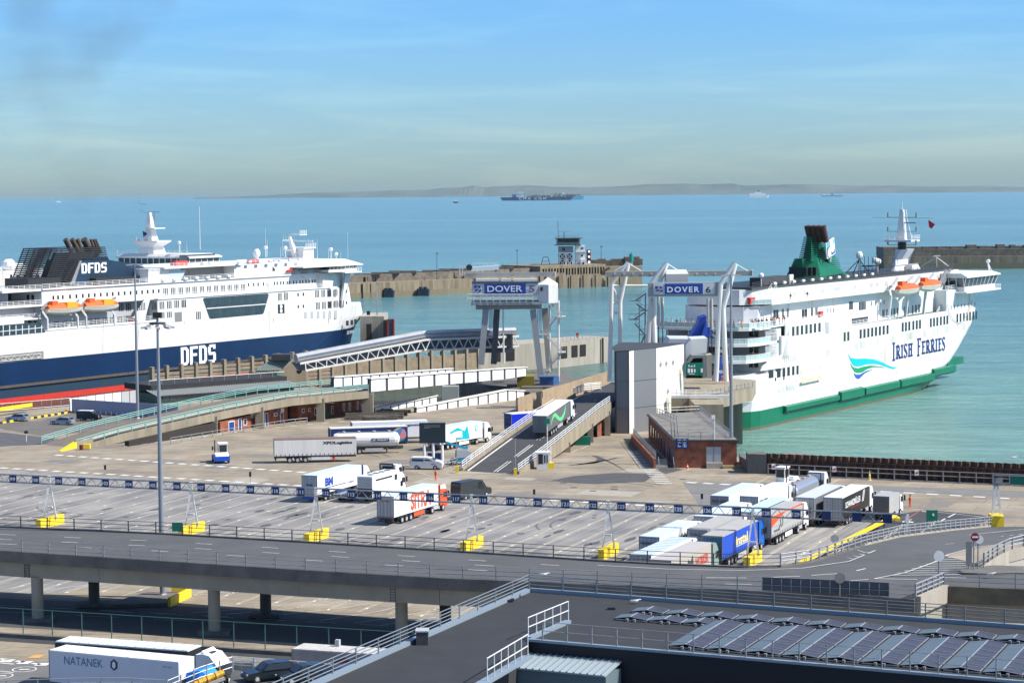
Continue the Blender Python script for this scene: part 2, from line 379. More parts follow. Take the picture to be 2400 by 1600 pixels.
bw=thing('breakwater','long stone breakwater with tarred timber fenders behind the ferries','breakwater',at(1050,690,-6),world=True)
wl=[at(700,706,-6),at(850,699,-6),at(1050,690,-6),at(1300,675.5,-6),at(1420,671,-6)]
we=at(1505,668,-6)
up_=lambda p,z,dy=0: V(p.x,p.y+dy,z)
m=MB();wallrun(m,wl,-7.5,-3.2,30);m.build('weedy_footing',STONEG,bw)
m=MB();wallrun(m,[up_(p,0,.25) for p in wl],-3.2,1.4,30);m.build('quay_wall',STONE,bw)
m=MB();wallrun(m,[up_(p,0,11) for p in wl[:3]]+[up_(wl[2].lerp(wl[3],.78),0,10)],1.4,5.0,3);
for i in range(9):
    p=wl[1].lerp(wl[3],.03+i*.085);m.box(p.x-8,p.x+6,p.y+10.8,p.y+14,5.0,5.0+.5+.35*(i % 3))
m.build('parapet',STONED,bw)
B_=[]
for i in range(20,46):
    p=wl[1].lerp(wl[3],(i-20)*.038);B_.append((p.x-.25,p.x+.25,p.y-.6,p.y,-7,1.6+random.uniform(-1.5,.2)))
each('timber_fender',TIMB,bw,B_);B_=[]
for i in range(60):
    p=wl[1].lerp(wl[3],i/62.);B_.append((p.x-.35,p.x+.35,p.y+10.8,p.y+11.1,2.2,4.0) if i % 3 else (p.x-.9,p.x+.9,p.y+10.7,p.y+11.1,1.5,3.8))
each('recess',DARK,bw,B_)
# battery at the pier head
bt=thing('pier_head_battery','brown stone battery with rows of small openings under the harbour tower','building',at(1350,673,-6),world=True)
b0,b1,b2=wl[2].lerp(wl[3],.86),wl[4],we
m=MB();wallrun(m,[b0+V(0,-1.2,0),b1+V(0,-1.2,0)],-7.5,6.0,34);m.build('wall',STONE,bt)
m=MB();wallrun(m,[b1+V(0,0,0),b2],-7.5,4.4,30);m.build('pier_head',STONEG,bt)
m=MB();m.mi=0
r0=at(1400,668,-6)
for i in range(14):
    t=i/13;p=b1.lerp(b2,-.25+t*1.2);m.box(p.x-2.2,p.x+2.1,p.y+14+random.uniform(-1,1),p.y+22,4.4,7.6+random.uniform(-1.1,.9))
p=b2;m.box(p.x-9,p.x-1,p.y+5,p.y+18,4.4,9.2);m.box(p.x-12,p.x-8,p.y+7,p.y+18,4.4,7.4)
m.build('ruined_blocks',STONED,bt)
B_=[]
for i in range(22):
    p=b0.lerp(b1,.04+i*.044);w_=.45 if i % 2 else .65;B_.append((p.x-w_,p.x+w_,p.y-1.45,p.y-1.1,1.2 if i > 7 else 2.4,4.6))
each('opening',DARK,bt,B_);B_=[]
for i in range(7):
    p=b0.lerp(b2,.05+i*.12);B_.append((p.x-.3,p.x+.3,p.y-1.9,p.y-1.1,-7,.5))
each('timber_fender',TIMB,bt,B_)
m=MB();m.bar(at(1417,642,0)-V(0,0,0),V(at(1393,668,-6).x,b1.y-4,-5),1.2);m.bar(V(b1.x+2,b1.y-2,4),V(b1.x-16,b1.y-5,-5.5),1.3)
m.build('fallen_beam',mat('rusty_iron',(.12,.06,.035),.9),bt)
bw2=thing('breakwater','far right stone breakwater with two tiers of dark casemate openings','breakwater',at(2250,629,-6),world=True)
e0,e1=at(2072,632,-6),at(2900,626,-6)
m=MB();wallrun(m,[e0,e1],-7.5,-2.2,34);m.build('weedy_footing',STONEG,bw2)
m=MB();wallrun(m,[up_(e0,0,.3),up_(e1,0,.3)],-2.2,2.2,34);m.build('quay_wall',STONE,bw2)
m=MB();wallrun(m,[up_(e0,0,3)+V(5,0,0),up_(e1,0,3)],2.2,6.6,14);wallrun(m,[up_(e0,0,9),up_(e1,0,9)],2.2,8.2,3)
for i in range(18): x=e0.x+6+i*9.5+random.uniform(-2,2);m.box(x,x+random.uniform(3,7),e0.y+6,e0.y+12,6.6,8.4+random.uniform(-.4,.9))
m.box(e0.x,e0.x+24,e0.y+2,e0.y+30,2.2,8.0);m.build('casemates',STONED,bw2)
B_=[]
for i in range(22):
    x=e0.x+28+i*3.9;B_.append((x,x+.9,e0.y+2.6,e0.y+3.2,3.2,5.4) if i % 5 else (x,x+1.6,e0.y+2.6,e0.y+3.2,2.4,5.6))
each('opening',DARK,bw2,B_+[(e0.x+66,e0.x+69,e0.y-.5,e0.y+.4,-6,2.2)])
# harbour tower : the measured crop is 0.12755 px per unit
TY=b0.lerp(b1,.45).y+10
def TW(u,v,dy=0): return atY(1240+u*.12755,500+v*.12755,TY+dy)
def tb(mb,u0,u1,v0,v1,d0,d1):
    a=TW(u0,v1);b=TW(u1,v0);mb.box(a.x,b.x,TY+d0,TY+d1,a.z,b.z);return mb
tz=TW(700,975).z
tw=thing('harbour_control_tower','white and grey harbour tower with braced legs and dark windowed cabin on the battery','tower',(TW(700,975).x,TY,tz),world=True)
OFFW=mat('tower_white',(.78,.78,.76),.6,var=.1,vscale=.5);TG=mat('tower_grey',(.30,.32,.33),.7,var=.2,vscale=.5)
m=MB();tb(m,540,810,610,720,0,6);m.build('lower_room',TG,tw)
m=MB()
a=TW(510,590);b=TW(930,590);c_=TW(500,460);d_=TW(935,460)
m.hexa([(a.x,TY-1,a.z),(b.x,TY-1,a.z),(b.x,TY+7,a.z),(a.x,TY+7,a.z)],[(c_.x,TY-1.6,c_.z),(d_.x,TY-1.6,c_.z),(d_.x,TY+7.6,c_.z),(c_.x,TY+7.6,c_.z)]);m.build('cabin',mat('cabin_stone',(.40,.40,.33),.7,var=.2,vscale=.6),tw)
m=MB();tb(m,530,900,470,530,-1.9,-.9);m.build('window',GLS,tw)
m=MB();tb(m,470,985,452,464,-3,9);m.build('roof',DKG,tw)
m=MB();tb(m,460,960,578,588,-2.6,8);m.build('balcony',DKG,tw)
railing([TW(500,450,-2),TW(905,450,-2)],1.3,[.6,1.3],1.6,MDG,tw,r=.08,pr=.06)
m=MB();m.tube(TW(540,450),TW(527,130),.12,6);m.tube(TW(643,450),TW(643,345),.22,6);m.tube(TW(550,332),TW(770,332),.07,5);m.build('mast',DKG,tw)
m=MB()
for (u0,u1) in ((560,670),(690,800)):
    for (v0,v1) in ((735,850),(850,975)):
        m.bar(TW(u0,v1),TW(u1,v0),.45);m.bar(TW(u0,v0),TW(u1,v1),.45)
        m.bar(TW(u0,v0),TW(u1,v0),.4)
    m.bar(TW(u0,720),TW(u0,985),.5);m.bar(TW(u1,720),TW(u1,985),.5)
m.build('braced_legs',OFFW,tw)
m=MB();tb(m,545,800,735,975,4.5,5.5);m.build('back_wall',DKG,tw)
m=MB();tb(m,855,1030,590,975,1,8);tb(m,945,1055,845,975,-1,1);m.build('stair_block',OFFW,tw)
m=MB();tb(m,855,1050,706,716,-1,1);m.build('landing',LTG,tw)
for (u0,u1,v0,v1) in ((612,660,635,685),(960,990,760,792),(985,1012,895,940),(955,1000,630,655)):
    m=MB();tb(m,u0,u1,v0,v1,-1.25 if v0 > 800 else (.9 if u0 > 900 else -.1),-1 if v0 > 800 else 1.2);m.build('window',GLS,tw)
m=MB();tb(m,1060,1135,670,910,2,3);m.build('signal_board',mat('signal_board',(.05,.03,.035),.7),tw)
for v in (700,797,893):
    c0=TW(1103,v,1.9);m=MB();m.tube(c0,c0+V(0,-.25,0),.55,10);m.build('signal_light',mat('signal_lamp',(1,.55,.45),.5,emit=1.5),tw)
# smaller things on the breakwaters
m=thing('pulley_frame','grey trapezoid lifting frame on the breakwater left of the tower','frame',TW(310,950),world=True);q=MB()
for s_ in (0,3): q.bar(TW(225,945,s_),TW(258,803,s_),.3);q.bar(TW(385,945,s_),TW(347,803,s_),.3);q.bar(TW(258,803,s_),TW(347,803,s_),.3);q.bar(TW(240,880,s_),TW(365,880,s_),.2)
q.box(TW(215,950).x,TW(395,950).x,TY-.5,TY+3.5,TW(215,960).z,TW(215,938).z);q.build('frame',DKG,m)
gb=thing('beacon','green cylindrical beacon on the pier head right of the tower','beacon',TW(1878,890),world=True)
q=MB();q.tube(TW(1878,885),TW(1878,745),1.1,12);q.tube(TW(1878,745),TW(1878,738),1.1,12,.6);q.build('drum',mat('beacon_green',(.0,.28,.20),.5),gb)
q=MB();q.tube(TW(1868,950),TW(1868,885),.25,6);q.tube(TW(1890,950),TW(1890,885),.25,6);q.build('legs',WH,gb);q=MB();q.tube(TW(1878,738),TW(1878,722),.3,6);q.build('lamp',BLK,gb)
for i,(x,yb,yt,Y,lb) in enumerate(((1024,655,594,1085,'thin dark lamp post on the breakwater left of the white tank'),(1212,632,587,1150,'thin dark lamp post on the breakwater between the white tank and the frame'),(1409,618,578,1190,'thin dark lamp post on the breakwater right of the tower'))):
    p=atY(x,yb,Y);l=thing('lamp_post',lb,'lamp post',p,world=True,group='lamp posts on the breakwater');q=MB();q.tube(p,atY(x,yt,Y),.16,6,.1);q.build('pole',DKG,l);t_=atY(x,yt,Y);q=MB();q.box(t_.x-.7,t_.x+.7,Y-.3,Y+.3,t_.z-.1,t_.z+.25);q.build('lamp_head',BLK,l)
# white gangway tank on the breakwater : crop5 .1913 from 850,500
GY=1110
G5=lambda u,v,dy=0: atY(850+u*.1913,500+v*.1913,GY+dy)
gw=thing('boarding_tower','white enclosed box with a black wheel lying on the breakwater','machine',G5(1450,740),world=True)
q=MB();a=G5(1330,712);b=G5(1670,645);q.hexa([(a.x,GY,a.z),(b.x,GY,a.z+.8),(b.x,GY+5,a.z+.8),(a.x,GY+5,a.z)],[(a.x,GY,b.z-.5),(b.x,GY,b.z+.4),(b.x,GY+5,b.z+.4),(a.x,GY+5,b.z-.5)]);q.build('box',WH,gw)
q=MB();q.tube(G5(1305,663,-.4),G5(1305,663,.8),1.6,16);q.build('wheel',BLK,gw)
q=MB();
for u in (1250,1400,1465): q.bar(G5(u,745),G5(u,700),.5)
q.bar(G5(1190,760),G5(1190,640),.5);q.bar(G5(1225,760),G5(1225,640),.5);q.bar(G5(1190,640),G5(1330,660),.4);q.build('frame',STLW,gw)
railing([G5(1340,640,.5),G5(1665,632,.5)],1.3,[.7,1.3],2,STLW,gw,r=.07)
# fenders bundles
for k,(u0,u1) in enumerate(((262,375),(680,805))):
    c=(u0+u1)/2;p=atY(850+c*.1913,500+1000*.1913,wl[1].lerp(wl[2],.3+.35*k).y-2);q=MB();w_=(u1-u0)*.1913*1080/5133
    for j in range(5): q.tube((p.x-w_/2+j*w_/4.5,p.y,-6),(p.x-w_/2+j*w_/4.5+.3,p.y,-2.5+(j % 2)),1.0,10)
    q.box(p.x-w_/2,p.x+w_/2,p.y-1,p.y+1,-6.5,-4.5)
    tag(q.build('tyre_fender',mat('fender_dark',(.02,.035,.055),.8)),('dark fender bundle on the breakwater face, the one nearest the docked ferry','dark fender bundle on the breakwater face left of the gantry sign')[k],'fender','fender bundles on the breakwater')
# ---------------------------------------------------------------- dock apron
def concrete_apron():
    m=bpy.data.materials.new('apron_concrete');m.use_nodes=True;t=m.node_tree;N=t.nodes;L=t.links;b=N['Principled BSDF'];b.inputs['Roughness'].default_value=.85
    g=N.new('ShaderNodeNewGeometry')
    rot=N.new('ShaderNodeMapping');rot.inputs['Rotation'].default_value=(0,0,math.radians(22));L.new(g.outputs['Position'],rot.inputs[0])
    n1=N.new('ShaderNodeTexNoise');n1.inputs['Scale'].default_value=.09;n1.inputs['Detail'].default_value=8;n1.inputs['Roughness'].default_value=.7;L.new(g.outputs['Position'],n1.inputs['Vector'])
    r=N.new('ShaderNodeValToRGB');e=r.color_ramp.elements;e[0].position=.33;e[0].color=(.185,.165,.14,1);e[1].position=.66;e[1].color=(.35,.31,.25,1)
    q=e.new(.5);q.color=(.275,.232,.172,1);L.new(n1.outputs[0],r.inputs[0])
    bk=N.new('ShaderNodeTexBrick');bk.inputs['Scale'].default_value=.065;bk.inputs['Mortar Size'].default_value=.004;bk.inputs['Mortar Smooth'].default_value=.1
    bk.inputs['Color1'].default_value=(.96,.96,.97,1);bk.inputs['Color2'].default_value=(1.1,1.08,1.04,1);bk.inputs['Mortar'].default_value=(.62,.6,.58,1);bk.offset=0.5
    L.new(rot.outputs[0],bk.inputs['Vector'])
    mm=N.new('ShaderNodeMixRGB');mm.blend_type='MULTIPLY';mm.inputs[0].default_value=1;L.new(r.outputs[0],mm.inputs[1]);L.new(bk.outputs['Color'],mm.inputs[2])
    # tyre-rubbed tracks along the driving direction
    mp=N.new('ShaderNodeMapping');mp.inputs['Rotation'].default_value=(0,0,math.radians(20));mp.inputs['Scale'].default_value=(.035,.9,1)
    L.new(g.outputs['Position'],mp.inputs[0]);n2=N.new('ShaderNodeTexNoise');n2.inputs['Scale'].default_value=1;n2.inputs['Detail'].default_value=4;L.new(mp.outputs[0],n2.inputs['Vector'])
    r2=N.new('ShaderNodeValToRGB');r2.color_ramp.elements[0].position=.35;r2.color_ramp.elements[0].color=(.78,.77,.76,1);r2.color_ramp.elements[1].position=.6;r2.color_ramp.elements[1].color=(1.05,1.05,1.05,1)
    L.new(n2.outputs[0],r2.inputs[0]);m3=N.new('ShaderNodeMixRGB');m3.blend_type='MULTIPLY';m3.inputs[0].default_value=.8;L.new(mm.outputs[0],m3.inputs[1]);L.new(r2.outputs[0],m3.inputs[2])
    L.new(m3.outputs[0],b.inputs['Base Color']);return m
def lane_mat():
    m=bpy.data.materials.new('lane_asphalt');m.use_nodes=True;t=m.node_tree;N=t.nodes;L=t.links;b=N['Principled BSDF'];b.inputs['Roughness'].default_value=.8
    g=N.new('ShaderNodeNewGeometry')
    mp=N.new('ShaderNodeMapping');mp.vector_type='TEXTURE';mp.inputs['Rotation'].default_value=(0,0,math.radians(66));mp.inputs['Scale'].default_value=(18,.55,1)
    L.new(g.outputs['Position'],mp.inputs[0]);n2=N.new('ShaderNodeTexNoise');n2.inputs['Scale'].default_value=1;n2.inputs['Detail'].default_value=5;n2.inputs['Roughness'].default_value=.6;L.new(mp.outputs[0],n2.inputs['Vector'])
    r=N.new('ShaderNodeValToRGB');e=r.color_ramp.elements;e[0].position=.36;e[0].color=(.18,.175,.17,1);e[1].position=.64;e[1].color=(.30,.29,.28,1);L.new(n2.outputs[0],r.inputs[0])
    n1=N.new('ShaderNodeTexNoise');n1.inputs['Scale'].default_value=.12;n1.inputs['Detail'].default_value=7;L.new(g.outputs['Position'],n1.inputs['Vector'])
    r2=N.new('ShaderNodeValToRGB');r2.color_ramp.elements[0].position=.35;r2.color_ramp.elements[0].color=(.72,.72,.74,1);r2.color_ramp.elements[1].position=.65;r2.color_ramp.elements[1].color=(1.18,1.16,1.12,1);L.new(n1.outputs[0],r2.inputs[0])
    m3=N.new('ShaderNodeMixRGB');m3.blend_type='MULTIPLY';m3.inputs[0].default_value=1;L.new(r.outputs[0],m3.inputs[1]);L.new(r2.outputs[0],m3.inputs[2])
    n4=N.new('ShaderNodeTexNoise');n4.inputs['Scale'].default_value=.9;n4.inputs['Detail'].default_value=3;L.new(mp.outputs[0],n4.inputs['Vector'])
    L.new(m3.outputs[0],b.inputs['Base Color']);return m
APR=concrete_apron();LANE=lane_mat()
mb=MB()
edge=[at(-400,1012),at(-60,972),at(165,951),at(330,925),at(372,905),at(560,893),at(690,901),at(800,912),at(858,957),at(885,963),at(1230,926),at(1300,905),at(1425,893),at(1520,905),V(37.6,420,0),V(37.6,352,0),at(1795,1107),at(2400,1134.5),at(2900,1158)]
poly=[(-160,120),(260,120)]+[(p.x,p.y) for p in reversed(edge)]+[(-160,edge[0].y-10)]
mb.slab(poly,-7.5,0);struct('dock_apron',mb,[APR])
def sheet(name,pts,z,m): q=MB();q.poly([(p[0],p[1],z) for p in pts]);return struct(name,q,m)
px=lambda L_,z=0: [at(x,y,z) for x,y in L_]
L0=px([(-80,1094),(0,1100),(450,1128),(900,1154),(1150,1169),(1400,1184),(1648,1196),(1700,1160),(1850,1140),(2060,1150),(2105,1178),(2110,1200),(2040,1240),(1890,1326)])
low=[at(1740,1400),at(1100,1400),at(700,1372),at(330,1352),at(150,1388),at(-80,1392)]
lane=sheet('lane_pavement',L0+low,.012,LANE)
# dark lower road under and before the viaduct
sheet('lower_road',px([(-120,1398),(0,1401),(400,1418),(800,1440),(1200,1462),(1200,1540),(600,1500),(0,1468),(-120,1464)]),.010,TAR)
sheet('side_road',px([(-150,1008),(0,1012),(150,1030),(132,1040),(0,1046),(-150,1050)]),.012,mat('side_asphalt',(.10,.10,.105),.8,var=.3,vscale=.4))
sheet('car_park',px([(-150,1000),(0,1004),(100,1022),(330,1000),(420,975),(172,966),(100,985),(0,992),(-150,992)]),.008,mat('carpark_asphalt',(.16,.145,.125),.85,col2=(.11,.1,.09),vscale=.25))
sheet('truck_park',px([(-200,1570),(0,1555),(140,1548),(600,1600),(600,1800),(-200,1800)]),.010,mat('yard_asphalt',(.17,.165,.16),.85,col2=(.12,.12,.12),vscale=.3))
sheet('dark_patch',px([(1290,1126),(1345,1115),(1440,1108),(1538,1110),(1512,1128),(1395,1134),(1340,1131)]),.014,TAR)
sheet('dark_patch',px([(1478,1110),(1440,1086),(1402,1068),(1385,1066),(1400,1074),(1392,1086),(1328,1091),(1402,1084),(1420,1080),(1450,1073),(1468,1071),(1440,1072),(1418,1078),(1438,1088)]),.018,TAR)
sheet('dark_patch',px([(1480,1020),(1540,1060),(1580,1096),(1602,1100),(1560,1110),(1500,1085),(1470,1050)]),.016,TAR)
sheet('turning_bay',px([(2060,1212),(2170,1194),(2300,1206),(2322,1214),(2290,1232),(2150,1262),(2060,1272),(1960,1288)]),.020,TARD)
sheet('grey_road',px([(1648,1196),(1700,1160),(1850,1140),(2060,1150),(2400,1166),(2400,1150),(2060,1138),(1740,1128),(1600,1130)]),.006,mat('worn_asphalt',(.21,.205,.195),.85,col2=(.15,.145,.14),vscale=.2))
# ---- markings
mk=MB();mc=MB();LD=V(math.cos(math.radians(66)),math.sin(math.radians(66)),0);GD=V(LD.y,-LD.x,0)
def line(mb,a,b,w,z=.03):
    a=V(a.x,a.y,0);b=V(b.x,b.y,0);d=(b-a).normalized();n_=V(-d.y,d.x,0)*(w/2)
    mb.quad(*[(q.x,q.y,z) for q in (a-n_,b-n_,b+n_,a+n_)])
def dashes(mb,a,b,w,L_,gap,z=.03,skew=None):
    n=int((b-a).length/(L_+gap))
    for i in range(n):
        p=a.lerp(b,(i*(L_+gap))/(b-a).length);q=a.lerp(b,(i*(L_+gap)+L_)/(b-a).length)
        if skew:
            s_=skew*(w/2);mb.quad(*[(k.x,k.y,z) for k in (p-s_,q-s_,q+s_,p+s_)])
        else: line(mb,p,q,w,z)
# lanes : 3.6 m apart along the gantry line
G0=at(90,1233);G6=at(1740,1322);GU=(G6-G0).normalized();sgn=(G6-G0).length/27.1
LDp=V(-GU.y,GU.x,0)
import bisect
topL=[at(x,y) for x,y in ((-900,1046),(0,1099),(450,1127),(900,1153),(1150,1168),(1400,1183),(1648,1195))]
for k in range(-16,33):
    g=G0+GU*(sgn*(k-.5));
    a=g-LDp*42 if k < 26 else g-LDp*38
    # far end on the line topL
    b=g+LDp*80
    for p,q in zip(topL,topL[1:]):
        d1=q-p;den=LDp.x*d1.y-LDp.y*d1.x
        if abs(den) < 1e-6: continue
        t=((p.x-g.x)*d1.y-(p.y-g.y)*d1.x)/den;s_=((p.x-g.x)*LDp.y-(p.y-g.y)*LDp.x)/den
        if 0 <= s_ <= 1: b=g+LDp*(t-1)
    if k >= 27: b=g+LDp*42
    off=GU*.16
    if (b-a).dot(LDp) > 2:
        line(mc,a-off,b-off,.15);line(mc,a+off,b+off,.15)
        dashes(mk,a+LDp*(k % 3)*2,b,.22,.8,8,.036)
struct('lane_lines',mc,RYL)
# dashed give-way bands
for (x0,y0,x1,y1) in ((0,1096,900,1150),(900,1150,1650,1192),(130,1066,760,1110),(0,1084,130,1068),(130,1064,260,1050),(1610,1130,1745,1137)):
    a,b=at(x0,y0),at(x1,y1);dashes(mk,a,b,.9 if y0 > 1063 else .6,1.6,1.1,.03,skew=V(.75,1,0))
for i in range(5): line(mk,at(-60+i*500,1103+i*28),at(440+i*500,1131+i*28),.14) if i < 3 else None
for (x0,y0,x1,y1) in ((290,1046,640,1002),(640,1002,830,985)):
    dashes(mk,at(x0,y0),at(x1,y1),.5,1.6,2.2,.03)
a,b=at(2010,1148),at(2400,1170);dashes(mk,a,b,.9,1.7,1.8)
a,b=at(2115,1222),at(2260,1230);dashes(mk,a,b,.8,1.5,1.5)
dashes(mk,at(2160,1198),at(2240,1203),.35,1.6,1);line(mk,at(2240,1203),at(2222,1212),.25);line(mk,at(2215,1215),at(2200,1224),.25)
for k in range(5): line(mk,at(1400+k*8,1080),at(1400+k*8,1080),.2) if 0 else None
# pedestrian ladder beside the brick block
a0,a1=at(1483,1058),at(1556,1132)
for i in range(20):
    t=i/19;p=a0.lerp(a1,t);wd=1.25;mk.quad(*[(q.x,q.y,.032) for q in (p+V(-wd,-.28,0),p+V(wd,-.28,0),p+V(wd,.28,0),p+V(-wd,.28,0))])
# parking rows of the middle yard, cream
m2=MB()
for i in range(9):
    p=at(470+i*62,1090+i*3.2);d=V(math.cos(math.radians(33)),math.sin(math.radians(33)),0)
    line(m2,p,p+d*34,.14)
for i in range(6): p=at(360+i*44,1066-i*7);line(m2,p,p+V(.8,.6,0)*24,.13)
for i in range(7): p=at(100+i*36,1018-i*7);line(m2,p,p+V(.93,.36,0)*12,.1)
for i in range(14): p=at(200+i*22,972+i*.5)
struct('yard_lines',m2,RYL)
for (xa,ya,xb,yb) in ((1010,1100,1150,1084),(1150,1115,1240,1098),(980,1107,1035,1122),(1000,1080,1100,1086),(2120,1148,2190,1151),(2020,1172,2110,1176),(1575,1160,1640,1161),(1575,1168,1610,1170),(1440,1084,1460,1088),(1340,1060,1355,1053),(1360,1052,1380,1044),(60,1080,190,1091),(300,1077,420,1083),(500,1104,560,1107),(2328,1232,2400,1252),(2130,1192,2320,1213)):
    line(mk,at(xa,ya),at(xb,yb),.14)
# zebra bands at far lower right and lower left
for i in range(12):
    p=at(2338+i*9,1465-i*9.5);mk.quad(*[(q.x,q.y,.04) for q in (p+V(-1.1,-.3,0),p+V(1.1,-.3,0),p+V(1.1,.3,0),p+V(-1.1,.3,0))])
# lower road dashes
dashes(mk,at(0,1418),at(600,1448),.12,3,3);dashes(mk,at(0,1433),at(760,1470),.12,5,4);dashes(mk,at(250,1432),at(1100,1476),.12,3.2,2.6)
def curve(mb,P,w,z=.03):
    Q=[]
    for i in range(len(P)-1):
        Q.append(P[i])
    for a,b in zip(P,P[1:]): line(mb,a,b,w,z)
for P_ in ([(0,1345),(60,1329),(90,1320)],[(0,1392),(100,1384),(250,1364),(330,1346)],[(450,1396),(560,1384),(640,1374)],[(520,1392),(700,1372),(840,1378-20),(850,1376)],[(450,1436),(640,1421),(760,1405),(840,1378)],[(530,1439),(700,1424),(850,1404),(925,1372)],[(640,1442),(800,1425),(930,1402),(985,1383)],[(750,1454),(900,1430),(1040,1390)],[(830,1460),(930,1446),(1040,1424)],[(890,1465),(1000,1450),(1045,1442)]):
    P3=[at(x,y) for x,y in P_];curve(mk,resample(P3,4),.13)
# lorry-yard marks
for i in range(3):
    dashes(mk,at(0+i*40,1543+i*3),at(120+i*30,1560+i*2),.5,1.1,1.0,.03) if i < 1 else None
dashes(mk,at(0,1553),at(115,1563),.25,1.6,1.7);dashes(mk,at(0,1572),at(115,1584),.2,1.6,1.7)
for (cx,cy) in ((57,1568),(2,1583)):
    c=at(cx,cy);R_=[V(c.x+1.1*math.cos(k*math.pi/10),c.y+1.1*math.sin(k*math.pi/10),0) for k in range(21)]
    for a,b in zip(R_,R_[1:]): line(mk,a,b,.14)
    line(mk,c+V(-.5,0,0),c+V(.5,0,0),.35)
for i in range(3): p=at(15+i*42,1548+i*4);mk.quad(*[(q.x,q.y,.03) for q in (p+V(-.7,-.6,0),p+V(.5,-.6,0),p+V(.8,.6,0),p+V(-.4,.6,0))])
struct('road_markings',mk,RWH)
q=MB();p=at(85,1538);q.quad(*[(k.x,k.y,.034) for k in (p+V(-.7,-.7,0),p+V(.4,-.7,0),p+V(.7,.7,0),p+V(-.3,.7,0))]);struct('orange_mark',q,mat('orange_mark',(.75,.35,.1)))
q=MB();line(q,at(2118,1221),at(2160,1194),.15,.034);struct('red_line',q,mat('red_mark',(.45,.12,.09)))
# manhole covers
q=MB()
for (x,y) in ((1345,1142),(1390,1150),(1440,1140),(1440,1146),(1452,1130),(1320,1131),(660,1150),(225,1398-40),(330,1364),(160,1357),(395,1352),(905,1448),(100,1160),(1220,1250),(1510,1120),(1600,1123),(1665,1131)):
    p=at(x,y);q.quad(*[(k.x,k.y,.026) for k in (p+V(-.5,-.35,0),p+V(.5,-.35,0),p+V(.5,.35,0),p+V(-.5,.35,0))])
struct('manhole_covers',q,DKG)
# oil drips, repair patches and tyre scrubs
random.seed(21);q=MB();q2=MB();q3=MB()
for i in range(150):
    g=G0+GU*(sgn*(random.randrange(-5,27)+random.uniform(-.12,.12)))+LDp*random.uniform(-30,34);a,b=random.uniform(.25,.7),random.uniform(.5,2.2)
    P=[g+GU*a*math.cos(k*.785)*random.uniform(.7,1.2)+LDp*b*math.sin(k*.785)*random.uniform(.7,1.2) for k in range(8)];q.poly([(p.x,p.y,.022) for p in P])
used_=[]
for i in range(60):
    x,y=random.uniform(-60,2300),random.uniform(1010,1190)
    if y < 1050+max(0,x-700)*.03: y+=45
    g=at(x,y);a,b=random.uniform(1,4.5),random.uniform(.8,3.5)
    if any((g-o).length < 11 for o in used_): continue
    used_.append(g);(q2 if i % 2 else q3).quad(*[(p.x,p.y,.004) for p in (g-GU*a-LDp*b,g+GU*a-LDp*b,g+GU*a+LDp*b,g-GU*a+LDp*b)])
struct('oil_stains',q,mat('oil_stain',(.09,.088,.085),.6));struct('repair_patches',q2,mat('patch_grey',(.20,.185,.165),.85,var=.2,vscale=1));struct('repair_patches',q3,mat('patch_pale',(.37,.335,.275),.85,var=.2,vscale=1))
q=MB()
for (x,y,r,a0,a1) in ((940,1255,7,3.4,5.2),(960,1250,9,3.5,5.0),(1500,1230,12,2.2,3.4),(700,1080,14,.3,1.5),(1120,1150,18,3.6,4.7),(1330,1160,16,.6,1.8),(300,1180,11,3.3,4.6)):
    c=at(x,y)
    for rr in (r,r+1.9):
        P=[V(c.x+rr*math.cos(a0+(a1-a0)*k/14),c.y+rr*math.sin(a0+(a1-a0)*k/14),0) for k in range(15)];[line(q,a,b,.28,.024) for a,b in zip(P,P[1:])]
struct('tyre_marks',q,mat('tyre_mark',(.12,.118,.115),.7))
# ---------------------------------------------------------------- ferries
class Ship:
    """local frame: x forward, y to port from the starboard side plane, z up from the water"""
    def __init__(s,name,label,o,deg):
        s.o=V(o.x,o.y,-6);t=math.radians(deg);s.t=t
        s.fx=V(math.cos(t),math.sin(t),0);s.fy=V(-math.sin(t),math.cos(t),0)
        s.root=thing(name,label,'ferry',s.o,t)
    def S(s,x,y,off=0):
        d=ray(x,y);q=s.o+s.fy*off;t=(q-CAM).dot(s.fy)/d.dot(s.fy);v=CAM+d*t-s.o
        return V(v.dot(s.fx),off,v.z)
    def X(s,x,y,xx):
        d=ray(x,y);q=s.o+s.fx*xx;t=(q-CAM).dot(s.fx)/d.dot(s.fx);v=CAM+d*t-s.o
        return V(xx,v.dot(s.fy),v.z)
    def b(s,name,m,*boxes,lab=None,parent=None):
        mb=MB()
        for q in boxes: mb.box(*q)
        o=mb.build(name,m,parent or s.root)
        if lab: o['label'] =lab
        return o
    def patch(s,name,m,pts,off=0,th=.06,parent=None):
        """outline given in pixels on the side plane, standing th proud of it"""
        P=[s.S(x,y,off) for x,y in pts]
        return MB().extr(P,(0,-th,0)).build(name,m,parent or s.root)
    def win(s,x,y,w=1.5,h=1.2,off=0,n=1,name='window',m=None,gap=.35):
        c=s.S(x,y,off);mb=MB()
        for i in range(n):
            ww=(w-(n-1)*gap)/n;x0=c.x-w/2+i*(ww+gap);mb.box(x0,x0+ww,off-.05,off+.03,c.z-h/2,c.z+h/2)
        return mb.build(name,m or GLS,s.root)
    def rail(s,pts,h=1.1,rails=(.4,.75,1.1),step=2.2,m=None,r=.045,panel=None):
        return railing(pts,h,rails,step,m or WH,s.root,r=r,pr=.045,panel=panel)
